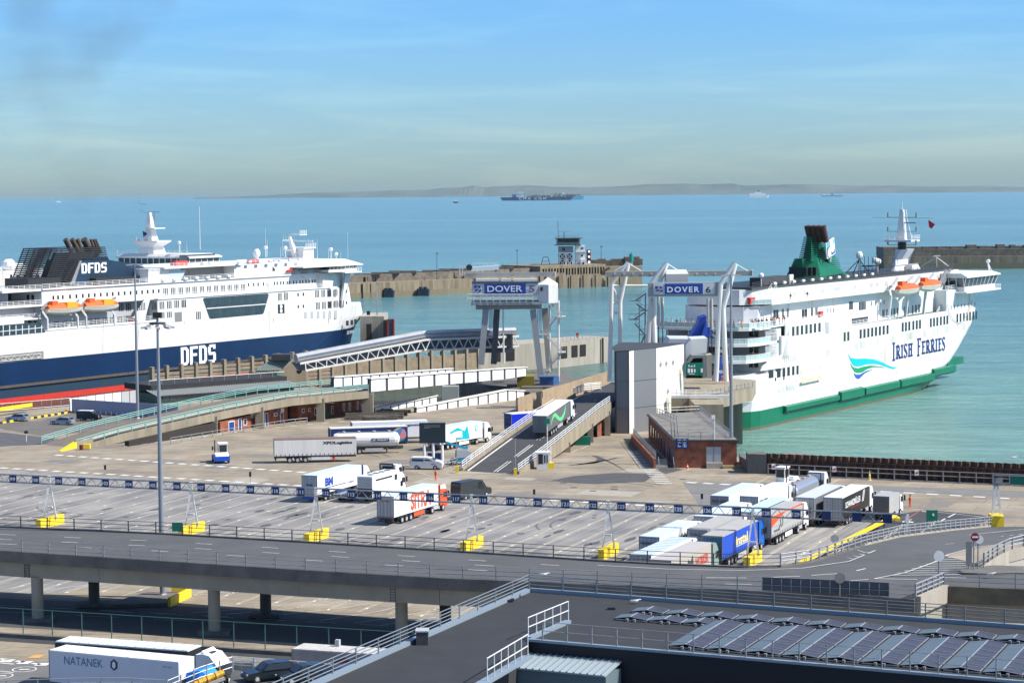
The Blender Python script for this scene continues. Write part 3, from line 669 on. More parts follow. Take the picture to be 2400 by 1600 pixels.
def hull_loft(st,half,zs,fn,colz):
    """st: stations; fn(x,z)->(ys,yp) side offsets"""
    mb=MB();nz=len(zs)
    for i in range(len(st)-1):
        for k in range(nz-1):
            for side in (0,1):
                a=[fn(st[i],zs[k])[side],fn(st[i+1],zs[k])[side],fn(st[i+1],zs[k+1])[side],fn(st[i],zs[k+1])[side]]
                P=[V(st[i],a[0][1],zs[k]),V(st[i+1],a[1][1],zs[k]),V(st[i+1],a[2][1],zs[k+1]),V(st[i],a[3][1],zs[k+1])]
                P=[V(a[j][0],a[j][1],P[j].z) for j in range(4)]
                if side: P.reverse()
                mb.mi=colz((zs[k]+zs[k+1])/2);mb.add(P,[(0,1,2,3)])
    k=nz-1;mb.mi=colz(zs[-1]-.01)
    top_=[V(*fn(x,zs[k])[0][:2],zs[k]) for x in st]+[V(*fn(x,zs[k])[1][:2],zs[k]) for x in reversed(st)]
    mb.poly(top_)
    for k in range(nz-1):
        x=st[0];a,b=fn(x,zs[k]),fn(x,zs[k+1]);mb.mi=colz((zs[k]+zs[k+1])/2)
        mb.quad(V(*a[1][:2],zs[k]),V(*a[0][:2],zs[k]),V(*b[0][:2],zs[k+1]),V(*b[1][:2],zs[k+1]))
    return mb
def person_mesh():
    v=[(0,0,.95),(0,0,1.2),(0,0,1.42),(0,0,1.52),(0,.12,.9),(.02,.13,.5),(.0,.13,.06),(.16,.14,.04),(0,-.12,.9),(-.02,-.13,.5),(.06,-.13,.06),(.22,-.14,.04),(0,.2,1.4),(.02,.27,1.12),(.1,.24,.9),(0,-.2,1.4),(.02,-.27,1.12),(.12,-.24,.92),(0.01,0,1.68),(0.02,0,1.76)]
    e=[(0,1),(1,2),(2,3),(0,4),(4,5),(5,6),(6,7),(0,8),(8,9),(9,10),(10,11),(2,12),(12,13),(13,14),(2,15),(15,16),(16,17),(3,18),(18,19)]
    r=[.15,.14,.15,.06,.11,.075,.05,.04,.11,.075,.05,.04,.075,.05,.035,.075,.05,.035,.1,.09]
    me=bpy.data.meshes.new('person');me.from_pydata(v,e,[]);o=bpy.data.objects.new('person',me);C.objects.link(o)
    md=o.modifiers.new('s','SKIN');bpy.context.view_layer.update()
    sv=me.skin_vertices if len(me.skin_vertices) else None
    if sv is None: o.modifiers.clear();
    if sv is None:
        me.attributes.new
    else:
        for q,rr in zip(sv[0].data,r): q.radius=(rr,rr)
        sv[0].data[0].use_root=True
    sb=o.modifiers.new('b','SUBSURF');sb.levels=1;sb.render_levels=1
    bpy.context.view_layer.update();dg=bpy.context.evaluated_depsgraph_get()
    m2=bpy.data.meshes.new_from_object(o.evaluated_get(dg));bpy.data.objects.remove(o)
    m2.materials.clear();m2.materials.append(WH);m2.materials.append(MDG);m2.materials.append(mat('skin',(.45,.27,.18),.6))
    for p in m2.polygons:
        z=p.center.z;p.material_index=2 if (z > 1.5 or (z < .97 and abs(p.center.y) > .19 and z > .8)) else (1 if z < .9 else 0);p.use_smooth=True
    return m2
def make_skin_layer(me): pass
PERS=None
def person(loc,rz,top_m,leg_m,label,group=None,hair=BLK,helmet=None):
    global PERS
    if PERS is None: PERS=person_mesh()
    o=bpy.data.objects.new('person',PERS);C.objects.link(o);o.location=loc;o.rotation_euler=(0,0,rz)
    o.material_slots[0].link='OBJECT';o.material_slots[0].material=top_m
    o.material_slots[1].link='OBJECT';o.material_slots[1].material=leg_m
    tag(o,label,'person',group);q=MB();q.ball((-.02,0,1.76),.125 if not helmet else .14,8,.9);h=q.build('hair' if not helmet else 'helmet',helmet or hair,o,True)
    return o
def lifeboat(sh,cx,cz,L_=8.5,off=-.6,cover=True):
    """slung boat: parts hull, canopy"""
    g='orange topped lifeboats'
    prt=MB();R=[]
    for i in range(9):
        t=i/8;x=(t-.5)*L_;w_=1.35*math.sin(math.pi*min(1,max(0,.06+t*.88)))**.55;d=1.15*math.sin(math.pi*(.12+t*.76))**.5
        R.append([(x,-w_,0),(x,-w_*.75,-d*.65),(x,0,-d),(x,w_*.75,-d*.65),(x,w_,0)])
    prt.rings(R)
    top_=MB();R=[]
    for i in range(9):
        t=i/8;x=(t-.5)*L_*.93;w_=1.2*math.sin(math.pi*(.08+t*.84))**.5;hh=.95*math.sin(math.pi*(.1+t*.8))**.4
        R.append([(x,-w_,0),(x,-w_*.8,hh*.7),(x,0,hh),(x,w_*.8,hh*.7),(x,w_,0)])
    top_.rings(R);top_.box(-L_*.36,-L_*.2,-.5,.5,.5,1.3)
    cov=MB();cov.box(-.2,L_*.27,-1.22,1.0,.05,.98)
    return prt,top_,cov
LBH=mat('lifeboat_hull',(.66,.64,.55),.5,var=.1,vscale=1)
def put_boat(sh,cx,cz,L_,off,lab,grp,cover):
    p=sh.o+sh.fx*cx+sh.fy*off;r=thing('lifeboat',lab,'lifeboat',(p.x,p.y,p.z+cz),sh.t,group=grp);r.scale=(1.2,1.3,1.5)
    a,b,c=lifeboat(sh,cx,cz,L_);a.build('hull',LBH,r);b.build('canopy',ORG,r)
    if cover: c.build('cover',YORG,r)
def antenna(sh,p,h,r=.05): MB().tube(p,p+V(0,0,h),r,6,r*.5).build('antenna',WH,sh.root)
def dome(sh,p,h,r=.6):
    q=MB();q.tube(p,p+V(0,0,h),.12,6);q.ball(p+V(0,0,h+r*.6),r,10);q.build('radar_dome',WH,sh.root,False)
# ============================================================ DFDS ferry
D=Ship('car_ferry','white car ferry with dark blue lower hull and navy funnel docked at left',at(355,906,-6),58)
BH=mat('hull_blue',(.003,.024,.082),.38,var=.25,vscale=.12,streak=1);BHD=mat('hull_blue_lower',(.01,.035,.09),.5,col2=(.02,.045,.05),vscale=.3,streak=1)
def dh(x,z):
    tip=[(0,112),(3,108),(6,108.5),(10,111),(13,115),(16,114),(20,112),(27,109)]
    tp=112
    for (z0,t0),(z1,t1) in zip(tip,tip[1:]):
        if z0 <= z <= z1: tp=t0+(t1-t0)*(z-z0)/(z1-z0)
    st=62+min(z,17)*1.15
    if x <= st: return ((x,0),(x,28))
    u=min(1,(x-st)/(112-st));X_=st+u*(tp-st);hb=14*max(.015,(1-u**2.1))
    return ((X_,14-hb),(X_,14+hb))
st=[-78,-40,0,40,60,70,76,82,87,92,96,100,103,106,108.5,110.5,112]
zs=[-1,.05,1.35,3.9,4.5,7,10.15,12,13.5,15,17]
cz=lambda z: 0 if z < 1.2 else (1 if z < 3.9 else (2 if z < 10.15 else 3))
mb=hull_loft(st,14,zs,dh,cz);mb.build('hull',[RED,BHD,BH,WHS],D.root)
MB().box(-78,62,-.45,0,3.9,4.5).build('rubbing_strake',mat('strake',(.10,.075,.06),.8,var=.3,vscale=1),D.root)
# superstructure tiers
D.b('superstructure',WHS,(-38.5,3,3.2,26,17,23.2),(3,78,0.0,28,17,23.2),lab='white passenger decks')
mb=MB();R=[]
for z in (17,23.2,27.4):
    Rr=[]
    for x,y in ((76,0),(84,.4),(92,2.6),(99,6.5),(104,14),(99,21.5),(92,25.4),(84,27.6),(76,28)):
        kx=x-(z-17)*.28*((x-76)/28) ;Rr.append((kx,y,z))
    R.append(Rr)
mb.rings(R);mb.build('forward_superstructure',WHS,D.root)
D.b('upper_deck_house',WHS,(-38.5,78,1.6,26.4,23.2,27.4))
D.b('balcony_edge',WHS,(3,80,-.25,1.5,22.95,23.25))
D.b('bridge_deck_house',WHS,(3,16,3.0,25,27.4,31.1),(38,72,2.2,26,27.4,31.1),(16,38,6.0,22,27.4,31.1),(8,41,1.7,26,30.9,31.3))
D.b('deck_edge',WHS,(-38.5,78,1.2,1.6,27.2,27.6))
D.b('balcony_recess',MDG,(16.2,37.8,5.9,6.0,27.7,30.8))
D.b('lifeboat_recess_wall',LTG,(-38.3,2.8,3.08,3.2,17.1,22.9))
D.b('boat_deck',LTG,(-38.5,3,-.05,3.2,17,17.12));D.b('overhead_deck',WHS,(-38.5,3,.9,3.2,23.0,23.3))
D.b('bulwark',WHS,(-38.5,3,-.05,.05,17,17.7))
D.patch('window_panorama',GLB,[(475.5,701.5),(478,698),(626,687.5),(629.8,690),(618,733),(615,736),(495,747),(491,746)])
D.patch('window_bar',WH,[(483.5,722),(622,711.5),(621.5,713.5),(484.5,724)],th=.12)
for i in range(1,9):
    x=478+i*16.6;D.patch('mullion',DKG,[(x,700-i*1.2),(x+1.2,700-i*1.2),(x+1.2,743-i*.9),(x,743-i*.9)] if i in (1,2,3,4,5,6,7) else [(x-8,700-i),(x-7,700-i),(x-7,735),(x-8,735)],th=.09)
for x in (361,379.5,396.5,414,430.5): D.win(x,717-(x-361)*.085,1.75,2.0,n=3)
for x in (363,380,397): D.win(x,739.5-(x-361)*.06,1.75,1.6,n=3)
D.patch('side_door',MDG,[(409,732),(426,730.5),(426.5,753),(410,754)])
D.win(431,712,1.7,2,n=3);D.win(465,739,1.8,2.1,n=3)
for x in (655.5,670.5): D.win(x,695.5-(x-655)*.08,1.6,2.1,n=3)
for x,y in ((743,688.5),(757.5,687.5),(772,686.5),(786.5,685.5),(745,716.5),(759,715.5),(773,714),(787.5,712.5),(801.5,711.5)): D.win(x,y,1.7,2.1,n=3)
for x,y in ((698.5,690.5),(711,689.5),(699,718.5),(711,717.5),(812,709.5),(811.5,682),): D.win(x,y,.6,.9)
D.patch('side_door',GLS,[(651,713.5),(666,712.5),(666.5,733.5),(651.5,734.5)]);
for yy in (718.5,728.5):
    c=D.S(658.5,yy,-.05);MB().tube(c,c+V(0,-.12,0),.62,12).build('liferaft_pod',WHS,D.root)
for x in (716,731,745.5,759.5,773,787): D.patch('vent_panel',LTG,[(x-3,731+(716-x)*.05),(x+3,730.5+(716-x)*.05),(x+3,746),(x-3,747)],th=.04)
for x,y in ((814,757),(824.5,755.5),(833,753.5)): D.win(x,y,1.3,1.5,off=-.0 if x < 820 else .0,m=BLK)
# hull lettering
q=MB();c0=D.S(424,857);c1=D.S(506,857);z0=D.S(424,857).z;z1=D.S(424,814).z
def blockDFDS(mb,x0,w,z0,h,y,dy=0):
    """heavy rounded block letters"""
    lw=w/4.45;gp=lw*.15;sw=lw*.34
    def bx(a,b,c,d): mb.box(a,b,y-.05,y+.02,c,d)
    for i,ch in enumerate('DFDS'):
        a=x0+i*(lw+gp);b=a+lw;t=h*.15;ch_=lw*.16
        if ch=='D':
            P=[(a,z0),(b-ch_*1.6,z0),(b,z0+ch_*1.6),(b,z0+h-ch_*1.6),(b-ch_*1.6,z0+h),(a,z0+h)]
            I=[(a+sw,z0+t),(b-sw-ch_*.6,z0+t),(b-sw,z0+t+ch_*.6),(b-sw,z0+h-t-ch_*.6),(b-sw-ch_*.6,z0+h-t),(a+sw,z0+h-t)]
            for k in range(6):
                j=(k+1) % 6;mb.extr([(P[k][0],y,P[k][1]),(P[j][0],y,P[j][1]),(I[j][0],y,I[j][1]),(I[k][0],y,I[k][1])],(0,-.05,0))
        elif ch=='F': bx(a,a+sw,z0,z0+h);bx(a+sw,b,z0+h-t,z0+h);bx(a+sw,b-lw*.12,z0+h*.46,z0+h*.46+t)
        else:
            bx(a+ch_,b-ch_*.2,z0+h-t,z0+h);bx(a,a+sw,z0+h*.55,z0+h-ch_);bx(a+ch_*.5,b-ch_*.5,z0+h*.43,z0+h*.43+t);bx(b-sw,b,z0+ch_,z0+h*.5);bx(a,b-ch_,z0,z0+t);bx(b-sw*.95,b-ch_*.2,z0+h-t*1.7,z0+h-t)
blockDFDS(q,c0.x,c1.x-c0.x,z0,z1-z0,-.02);q.build('lettering',WH,D.root)
q=MB();q.text('DELFT SEAWAYS',(88.6,1.2-.55,8.6),(.93,.36,0),(0,-.1,1),7.5,1.0);q.build('name_lettering',WH,D.root)
# boat deck windows, davits, boats
for x,y in ((132,761.5),(152,760),(171,758.5),(211,754.5),(228,753),(247,752),(263,751),(281,749.5),(302,748)): D.win(x,y,1.7,1.7,off=3.05,n=3)
for x in (284,301,323,335): D.win(x,720-(x-284)*.04,1.7,2.0,off=3.05 if x < 310 else 0,n=3)
for x in (111,182,202,268):
    p=D.S(x,770-(x-111)*.07,-.02);q=MB();q.bar(p,p+V(0,0,2.6),.35,.5);q.bar(p+V(0,0,2.6),p+V(-1.2,.6,4.6),.3,.5);q.build('davit',WHS,D.root)
for x0,y0,x1,y1 in ((96,728,113,708),(172,720,184,703),(188,720,205,701),(255,709,270,697)):
    q=MB();q.bar(D.S(x0,y0,.2),D.S(x1,y1,1.8),.45,.6);q.build('davit',MDG,D.root)
for (x,y,lb) in ((149,721,'orange topped lifeboat on the blue-hulled ferry, the one nearer the stern'),(235,714.5,'orange topped lifeboat on the blue-hulled ferry, the one nearer the red rescue boat')):
    c=D.S(x,y,.4);put_boat(D,c.x,c.z-.1,10.5,.4,lb,'lifeboats of the blue-hulled ferry',True)
c=D.S(314,756.5,.8);p=D.o+D.fx*c.x+D.fy*.8
rb=thing('rescue_boat','small red rescue boat in the recess of the blue-hulled ferry','boat',(p.x,p.y,p.z+c.z),D.t);q=MB()
q.rings([[(x,-w_,h),(x,-w_,0),(x,0,-.5),(x,w_,0),(x,w_,h)] for x,w_,h in ((-2.4,.7,.4),(0,.8,.4),(1.6,.7,.45),(2.6,.15,.6))]);q.build('hull',RED,rb);q=MB();q.box(-1,.4,-.5,.5,.4,1.2);q.build('console',RED,rb)
D.rail([V(-38,.1,17.7),V(-20,.1,17.7),V(3,.1,17.7)],1.1,step=3);D.patch('recess_cheek',WHS,[(345,690),(312,744),(336,762),(352,700)],th=.02)
D.rail([V(3,-.1,23.25),V(78,-.1,23.25)],1.1,step=2.6,rails=(.35,.7,1.1));D.rail([V(-38.5,1.4,27.6),V(78,1.6,27.6)],1.1,step=2.6)
D.rail([V(3,2.0,31.3),V(8,1.8,31.3),V(72,2.4,31.1)],1.1,step=2.2)
# row of small windows, upper house
for i in range(24): x=125+i*(370-125)/18.
for x in [125,136,147,164,179,194,208,222,236,251,264,278,292,306,320,333,346,359,372]: D.win(x,697.5-(x-125)*.063,.6,1.0,off=1.6)
for x in (388,406,423.5,440,456,473,490,506,522,538,554,570): D.win(x,683.5-(x-388)*.054,1.7,1.9,off=1.6,n=3)
for x in (582.5,594.5,605,617.5,643,649.5,658,664,673,679,688,695,703,709.5,717,724,732,738,749,754): D.win(x,667.5-(x-582)*.055,.5,.95,off=1.6)
D.patch('door',LTG,[(624.5,663),(630.5,662.5),(630.5,679),(624.5,679.5)],off=1.6)
for x in (442,639): D.patch('vent',DKG,[(x,636-(x-442)*.06),(x+6,643-(x-442)*.06),(x+5,648-(x-442)*.06),(x-1,647-(x-442)*.06)],off=2.2 if x > 500 else 3.0,th=.05)
# white blue logo flash on casing
D.patch('casing_flash',mat('flash',(.45,.55,.66),.4),[(383,662),(400,634),(436,633),(420,662)],off=2.98,th=.05)
D.b('red_box',RED,(20,25,8,10,31.3,32.6));D.b('red_box',RED,(46,50,3.0,4.2,31.1,32.4))
# aft decks
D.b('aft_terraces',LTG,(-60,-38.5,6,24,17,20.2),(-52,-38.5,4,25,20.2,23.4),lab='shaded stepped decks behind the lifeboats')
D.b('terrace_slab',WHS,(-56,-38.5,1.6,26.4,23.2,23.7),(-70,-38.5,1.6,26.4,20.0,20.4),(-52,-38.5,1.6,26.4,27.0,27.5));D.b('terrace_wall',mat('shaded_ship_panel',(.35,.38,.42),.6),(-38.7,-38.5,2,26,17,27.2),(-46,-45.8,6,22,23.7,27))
for yy in (4,5.6,12,14): D.b('window',GLS,(-38.85,-38.7,yy,yy+.8,24.6,26))
D.b('door',BLK,(-38.9,-38.7,3.2,4.2,17.2,19.4),(-38.9,-38.7,5,6,17.2,19.4),(-46.2,-46,9,12,23.8,26))
D.rail([V(-52,1.8,27.5),V(-38.5,1.8,27.5)],1.1,step=2);D.rail([V(-70,1.8,20.4),V(-70,24,20.4)],1.1,step=3);D.rail([V(-56,1.8,23.7),V(-38.5,1.8,23.7)],1.1,step=2);D.rail([V(-70,1.8,20.4),V(-39,1.8,20.4)],1.1,step=2)
D.b('aft_screen',WHS,(-75,-46.5,-.05,.2,17,21.2))
D.patch('aft_gallery_window',GLB,[(-120,772),(0,762),(95,754.5),(106,778.5),(8,787),(-120,798)])
for i in range(7): x=6+i*15;D.patch('gallery_mullion',WHS,[(x,762),(x+1.6,762),(x+1.6,787-i),(x,787-i)],th=.12)
D.patch('gallery_bar',WHS,[(0,776),(100,766.5),(100,768),(0,777.6)],th=.14)
D.patch('gangway_recess',mat('recess_grey',(.25,.25,.24),.7,var=.3,vscale=1),[(-60,838),(0,832),(102,822),(102,841),(0,850),(-60,856)],th=.03)
q=MB();a,b=D.S(0,847,-.2),D.S(98,838,-.2);q.bar(a,b,.12);q.bar(a+V(0,0,1),b+V(0,0,1),.12)
for i in range(12): p=a.lerp(b,i/12);p2=a.lerp(b,(i+1)/12);q.bar(p,p2+V(0,0,1),.08) if i % 2 else q.bar(p+V(0,0,1),p2,.08)
q.build('stowed_gangway',STLW,D.root)
# funnel casing
FO=8.0
q=MB();P=[D.S(x,y,FO) for x,y in ((168,672),(189,611),(191,609),(247,602),(252,601),(256,609),(306,617),(335,624.5),(360,642),(380,668))]
q.extr(P,(0,12,0));q.build('funnel',mat('funnel_navy',(.012,.035,.07),.4,var=.2,vscale=.5),D.root)
q=MB();bl=D.S(105,662,FO);br=D.S(168,660,FO);tl=D.S(133,585,FO);tr=D.S(247,584,FO);mr=D.S(255,605,FO)
for i in range(17):
    t=i/16;z=bl.z+(tl.z-bl.z)*t;x0=bl.x+(tl.x-bl.x)*t;t2=max(0,(z-D.S(189,611,FO).z))/(tl.z-D.S(189,611,FO).z)
    x1=D.S(168,661,FO).x+(D.S(189,611,FO).x-D.S(168,661,FO).x)*min(1,(z-bl.z)/(D.S(189,611,FO).z-bl.z)) if t2 <= 0 else D.S(253,600,FO).x+(tr.x-D.S(253,600,FO).x)*t2
    q.box(x0,x1,FO,FO+.25,z,z+.28);q.box(x0,x1,FO+11.75,FO+12,z,z+.28);q.box(x0,x0+.25,FO,FO+12,z,z+.28);
    if t2 > 0: q.box(x1-.25,x1,FO,FO+12,z,z+.28)
for t in range(7):
    yy=FO+.1+t*1.95;q.bar((bl.x+.2,yy,bl.z),(tl.x+.2,yy,tl.z),.18)
for k in range(4): q.bar((bl.x+2+k*2.5,FO+.12,bl.z),(tl.x+2+k*4,FO+.12,tl.z),.18)
q.build('funnel_louvres',BLK,D.root)
q=MB();a=D.S(140,661,FO+3);b=D.S(165,592,FO+3);c=D.S(236,592,FO+3);q.extr([a,b,c,D.S(186,661,FO+3)],(0,6,0));q.build('funnel_core',BLK,D.root)
q=MB();P=[D.S(x,y,FO-.1) for x,y in ((166,664),(187,611),(192,611),(175,664))];q.extr(P,(0,.5,0));q.build('funnel_strut',MDG,D.root)
RUSTP=mat('sooty_pipe',(.05,.035,.025),.7,col2=(.10,.07,.045),vscale=.8)
for x0,x1,r in ((169,153,.95),(186,168,.95),(193,181,.8),(214,196,1.3),(224,212,.5),(231,219,.5),(237,224,.45)):
    a=D.S(x0,592,FO+6);b=D.S(x1,561,FO+6);MB().tube(a,b,r*.72,12).build('exhaust_pipe',RUSTP,D.root)
c0=D.S(191,641,FO);c1=D.S(250,640,FO);z1=D.S(191,617,FO).z;q=MB();blockDFDS(q,c0.x,c1.x-c0.x,c0.z,z1-c0.z,FO-.02);q.build('funnel_lettering',WH,D.root)
for x in (213,223,236,248): D.patch('funnel_window',BLK,[(x,644),(x+7,643),(x+7,668),(x,669)],off=FO)
D.b('dark_deck_boxes',BLK,(D.S(50,0,6).x,D.S(128,0,6).x,6,14,27.5,30),(-14,10,6,8,27.5,29.2))
# bridge
y0=-2.6;P=[D.S(x,y,y0) for x,y in ((735,622),(760,608),(826,607),(851,620))];zr=(P[0].z+P[3].z)/2;zt=(P[1].z+P[2].z)/2
xa,xb=P[0].x,P[3].x
q=MB();q.hexa([(xa-5,y0,zr-.35),(xb,y0,zr-.35),(xb,30.6,zr-.35),(xa-5,30.6,zr-.35)],[(xa-5,y0,zr),(xb,y0,zr),(xb,30.6,zr),(xa-5,30.6,zr)])
q.hexa([(xa-3,y0+.2,zr),(xb-.2,y0+.2,zr),(xb-.2,30.4,zr),(xa-3,30.4,zr)],[(xa+2,y0+3,zt-.1),(xb-5,y0+3,zt-.1),(xb-5,27,zt-.1),(xa+2,27,zt-.1)]);q.build('bridge_roof',WHS,D.root)
q=MB();q.hexa([(xa-2,2.2,27.4),(xb-4,2.2,27.4),(xb-4,26,27.4),(xa-2,26,27.4)],[(xa-2,2.2,zr-.3),(xb-4,2.2,zr-.3),(xb-4,26,zr-.3),(xa-2,26,zr-.3)]);q.box(xa+8,xb-2.5,y0+.6,28,27.6,28.4);q.build('bridge',WHS,D.root)
q=MB();q.hexa([(xa+9,y0+1.1,28.4),(xb-3,y0+1.1,28.4),(xb-3,27,28.4),(xa+9,27,28.4)],[(xa+8,y0+.5,zr-.35),(xb-1.8,y0+.5,zr-.35),(xb-1.8,28,zr-.35),(xa+8,28,zr-.35)]);q.box(xa-1,xa+8,2.1,2.3,28.6,zr-.5);q.build('bridge_windows',GLB,D.root)
q=MB()
for i in range(8): x=xa+8.6+i*(xb-xa-11)/7;q.bar((x+.5,y0+1.05,28.4),(x,y0+.45,zr-.35),.16)
q.build('bridge_mullions',WHS,D.root)
D.b('wing_platform',WHS,(xb-10,xb-1.5,y0-.6,2,27.2,27.6));D.rail([V(xb-10,y0-.5,27.6),V(xb-1.5,y0-.5,27.6)],1.1,step=1.6)
q=MB();q.hexa([(xb-8,-.2,17),(xb-1,3.5,17),(xb-1,4,17),(xb-8,.5,17)],[(xb-6,-.6,27.3),(xb-3,-.3,27.3),(xb-3,.4,27.3),(xb-6,.1,27.3)]);q.build('wing_support',WHS,D.root)
# mast with platforms
def sloped_mast(sh,base,topx,topz,off,s=1.0):
    q=MB();b=base;q.hexa([(b.x,off-.9,b.z),(b.x+3*s,off-.9,b.z),(b.x+3*s,off+.9,b.z),(b.x,off+.9,b.z)],[(topx,off-.35,topz),(topx+.8*s,off-.35,topz),(topx+.8*s,off+.35,topz),(topx,off+.35,topz)]);q.build('mast',WHS,sh.root)
c=D.S(693,612,14);t_=D.S(677,555,14);sloped_mast(D,c-V(0,0,1),t_.x,t_.z,14,.8)
D.b('mast_house',WHS,(c.x,c.x+5,11,17,31,34.4));D.b('mast_platform',WHS,(c.x-.5,c.x+5.5,10.5,17.5,34.4,34.8),(c.x-1,c.x+2.4,11.5,16,38.4,38.7));D.rail([V(c.x+5.4,10.5,34.8),V(c.x+.5,10.5,34.8)],1.1,step=1.4);D.rail([V(c.x+2.2,11.5,38.7),V(c.x-1,11.5,38.7)],1.1,step=1.2)
q=MB();q.bar((t_.x-3,14,t_.z-1),(t_.x+3.6,14,t_.z-1),.12);q.bar((t_.x-2,14,t_.z-4),(t_.x+3,14,t_.z-4),.1);q.bar((c.x+2,9,36.6),(c.x+2,19,36.6),.25,.4);q.build('radar_and_yards',WH,D.root)
for dx in (-2.5,-1.4,.2,1.4,2.6): antenna(D,V(t_.x+dx,14,t_.z-1),1.6,.04)
for (x,y,h) in ((623,603,3),(669,603,3.0),(776,607,3.2),(788,606,1.2)): dome(D,D.S(x,y,10),h*.8,.62)
D.b('liferaft_canisters',WH,(28,30,5,6,31.3,32.2),(31,33,5,6,31.3,32.2))
for x,y,h in ((623,600,8),(627,602,5),(658,602,3),(663,600,5),(724,605,5.5),(744,608,6),(770,607,3.5),(815.5,606,8),(799,607,2)): antenna(D,D.S(x,y,9),h)
q=MB();a=D.S(617,606,8);q.ball(a+V(-3,0,1.6),1.1,10,1.3);q.tube(a+V(-3,0,-.5),a+V(-3,0,1),.5,8);q.build('satellite_dome',WH,D.root)
q=MB();a=D.S(672,636,1.4);q.bar(a,a+V(4.5,0,.9),.7,.5);q.build('crane_boat',RED,D.root);q=MB();q.tube(V(a.x+5,1.8,23.3),V(a.x+5,1.8,28.2),.3,8);q.bar((a.x+5,1.8,28.2),(a.x+10,.6,25.8),.35);q.build('deck_crane',WHS,D.root)
for i in range(14): x=6+i*4.6;q=MB();q.tube((x,1.0,31.7 if x > 38 else 28.0),(x+1.3,1.0,31.7 if x > 38 else 28.0),.32,8);q.build('liferaft_canister',WH,D.root)
for i in range(22): x=-70+i*7.1;D.b('plate_seam',mat('seam',(.60,.60,.58),.5),(x,x+.05,-.03,0,10.3,16.8)) if x < 72 else None
for x,y,h in ((700,749,9),(716,750,14),(737,748,7),(770,746,12),(507,750,8),(640,745,10),(612,756,6),(30,816,5),(52,812,7),(431,752,9)): D.patch('rust_streak',RUSTW,[(x,y),(x+2.2,y),(x+1.4,y+h),(x+.6,y+h)],th=.03)
# ============================================================ second ferry behind
E_=Ship('car_ferry','white ferry mostly hidden behind the blue-hulled one, its bridge and pyramid mast showing above',D.o+D.fy*46,58)
E_.b('hull',WHS,(-110,36,0,26,-1,20));
wx0=E_.S(275,600).x;wx1=E_.S(510,592).x;zb=E_.S(400,612,0).z
E_.b('superstructure',WHS,(-100,wx1-9,1.5,25,20,zb-3.2));zr=E_.S(510,593,-2).z;
zdeck=E_.S(60,632,1).z;E_.b('upper_deck_house',WHS,(-90,E_.S(118,640).x+3,1.2,25,20,zdeck));E_.rail([V(-80,1.2,zdeck),V(E_.S(118,640).x,1.2,zdeck)],1.3,step=4)
for x in (26,41,58,74,89): E_.win(x,649,.8,1.3,off=1.2)
E_.patch('window',GLS,[(101,626),(112,625.5),(112,631),(101,631)],off=1.1)
E_.patch('bridge_front_recess',GLB,[(420,598),(505,594),(500,607),(420,613)],off=-1.9)
xw0,xw1=E_.S(440,600,-2).x,wx1-1
q=MB();q.hexa([(xw0,-2,zr-.4),(xw1,-2,zr-.4),(xw1,50,zr-.4),(xw0,50,zr-.4)],[(xw0,-2,zr),(xw1,-2,zr),(xw1,50,zr),(xw0,50,zr)]) if 0 else None
def wing(sh,x0,x1,y0,y1,z0,z1,z2):
    q=MB();q.box(x0,x1,y0-.6,y1+.6,z1,z1+.5);q.hexa([(x0,y0-.6,z1+.5),(x1,y0-.6,z1+.5),(x1,y1+.6,z1+.5),(x0,y1+.6,z1+.5)],[(x0+1,y0+2,z2),(x1-2,y0+2,z2),(x1-2,y1-2,z2),(x0+1,y1-2,z2)]);q.build('bridge_roof',WHS,sh.root)
    q=MB();q.box(x0+.6,x1-.8,y0,y1,z0+1,z1);q.build('bridge_windows',GLB,sh.root)
    q=MB();q.box(x0+.4,x1-.6,y0-.3,y1+.3,z0-.2,z0+1)
    n=int((y1-y0)/2.2)
    for i in range(n+1): yy=y0+(y1-y0)*i/n;q.box(x0+.45,x0+.65,yy-.12,yy+.12,z0+1,z1)
    for i in range(6): xx=x0+.6+(x1-x0-1.4)*i/5;q.box(xx-.12,xx+.12,y0-.08,y0+.05,z0+1,z1)
    q.build('bridge',WHS,sh.root)
yP=E_.X(275,600,xw0).y
wing(E_,xw0,xw1,-2,yP,zr-4.0,zr-1.3,zr)
E_.b('bridge_house',WHS,(xw0-4,xw1-1,2,yP-6,20,zr-3.8))
mx=E_.X(352,590,xw0+3).y;mt_=E_.X(347,497,xw0+3).z
q=MB();xx=xw0+1;q.hexa([(xx,mx-3.4,zr-1),(xx+6,mx-3.4,zr-1),(xx+6,mx+3,zr-1),(xx,mx+3,zr-1)],[(xx+1,mx-1.8,zr+4),(xx+5,mx-1.8,zr+4),(xx+5,mx+1.8,zr+4),(xx+1,mx+1.8,zr+4)])
q.hexa([(xx+1,mx-1.7,zr+4),(xx+4,mx-1.7,zr+4),(xx+4,mx+1.7,zr+4),(xx+1,mx+1.7,zr+4)],[(xx+1.6,mx-.35,mt_),(xx+2.4,mx-.35,mt_),(xx+2.4,mx+.35,mt_),(xx+1.6,mx+.35,mt_)]);q.build('mast',WHS,E_.root)
q=MB();q.box(xx-.5,xx+6,mx-5,mx+5,zr+3.6,zr+4.0);q.box(xx,xx+5,mx-3.6,mx-.5,zr+7.6,zr+7.9);q.hexa([(xx+.5,mx-2.2,zr+2),(xx+5,mx-2.2,zr+2),(xx+5,mx+2.2,zr+2),(xx+.5,mx+2.2,zr+2)],[(xx-.5,mx-5,zr+3.6),(xx+6,mx-5,zr+3.6),(xx+6,mx+5,zr+3.6),(xx-.5,mx+5,zr+3.6)]);q.build('mast_platform',WHS,E_.root)
E_.rail([V(xx-.4,mx-5,zr+4),V(xx-.4,mx+5,zr+4)],1.2,step=1.6);E_.rail([V(xx,mx-3.6,zr+7.9),V(xx,mx-.6,zr+7.9)],1.2,step=1)
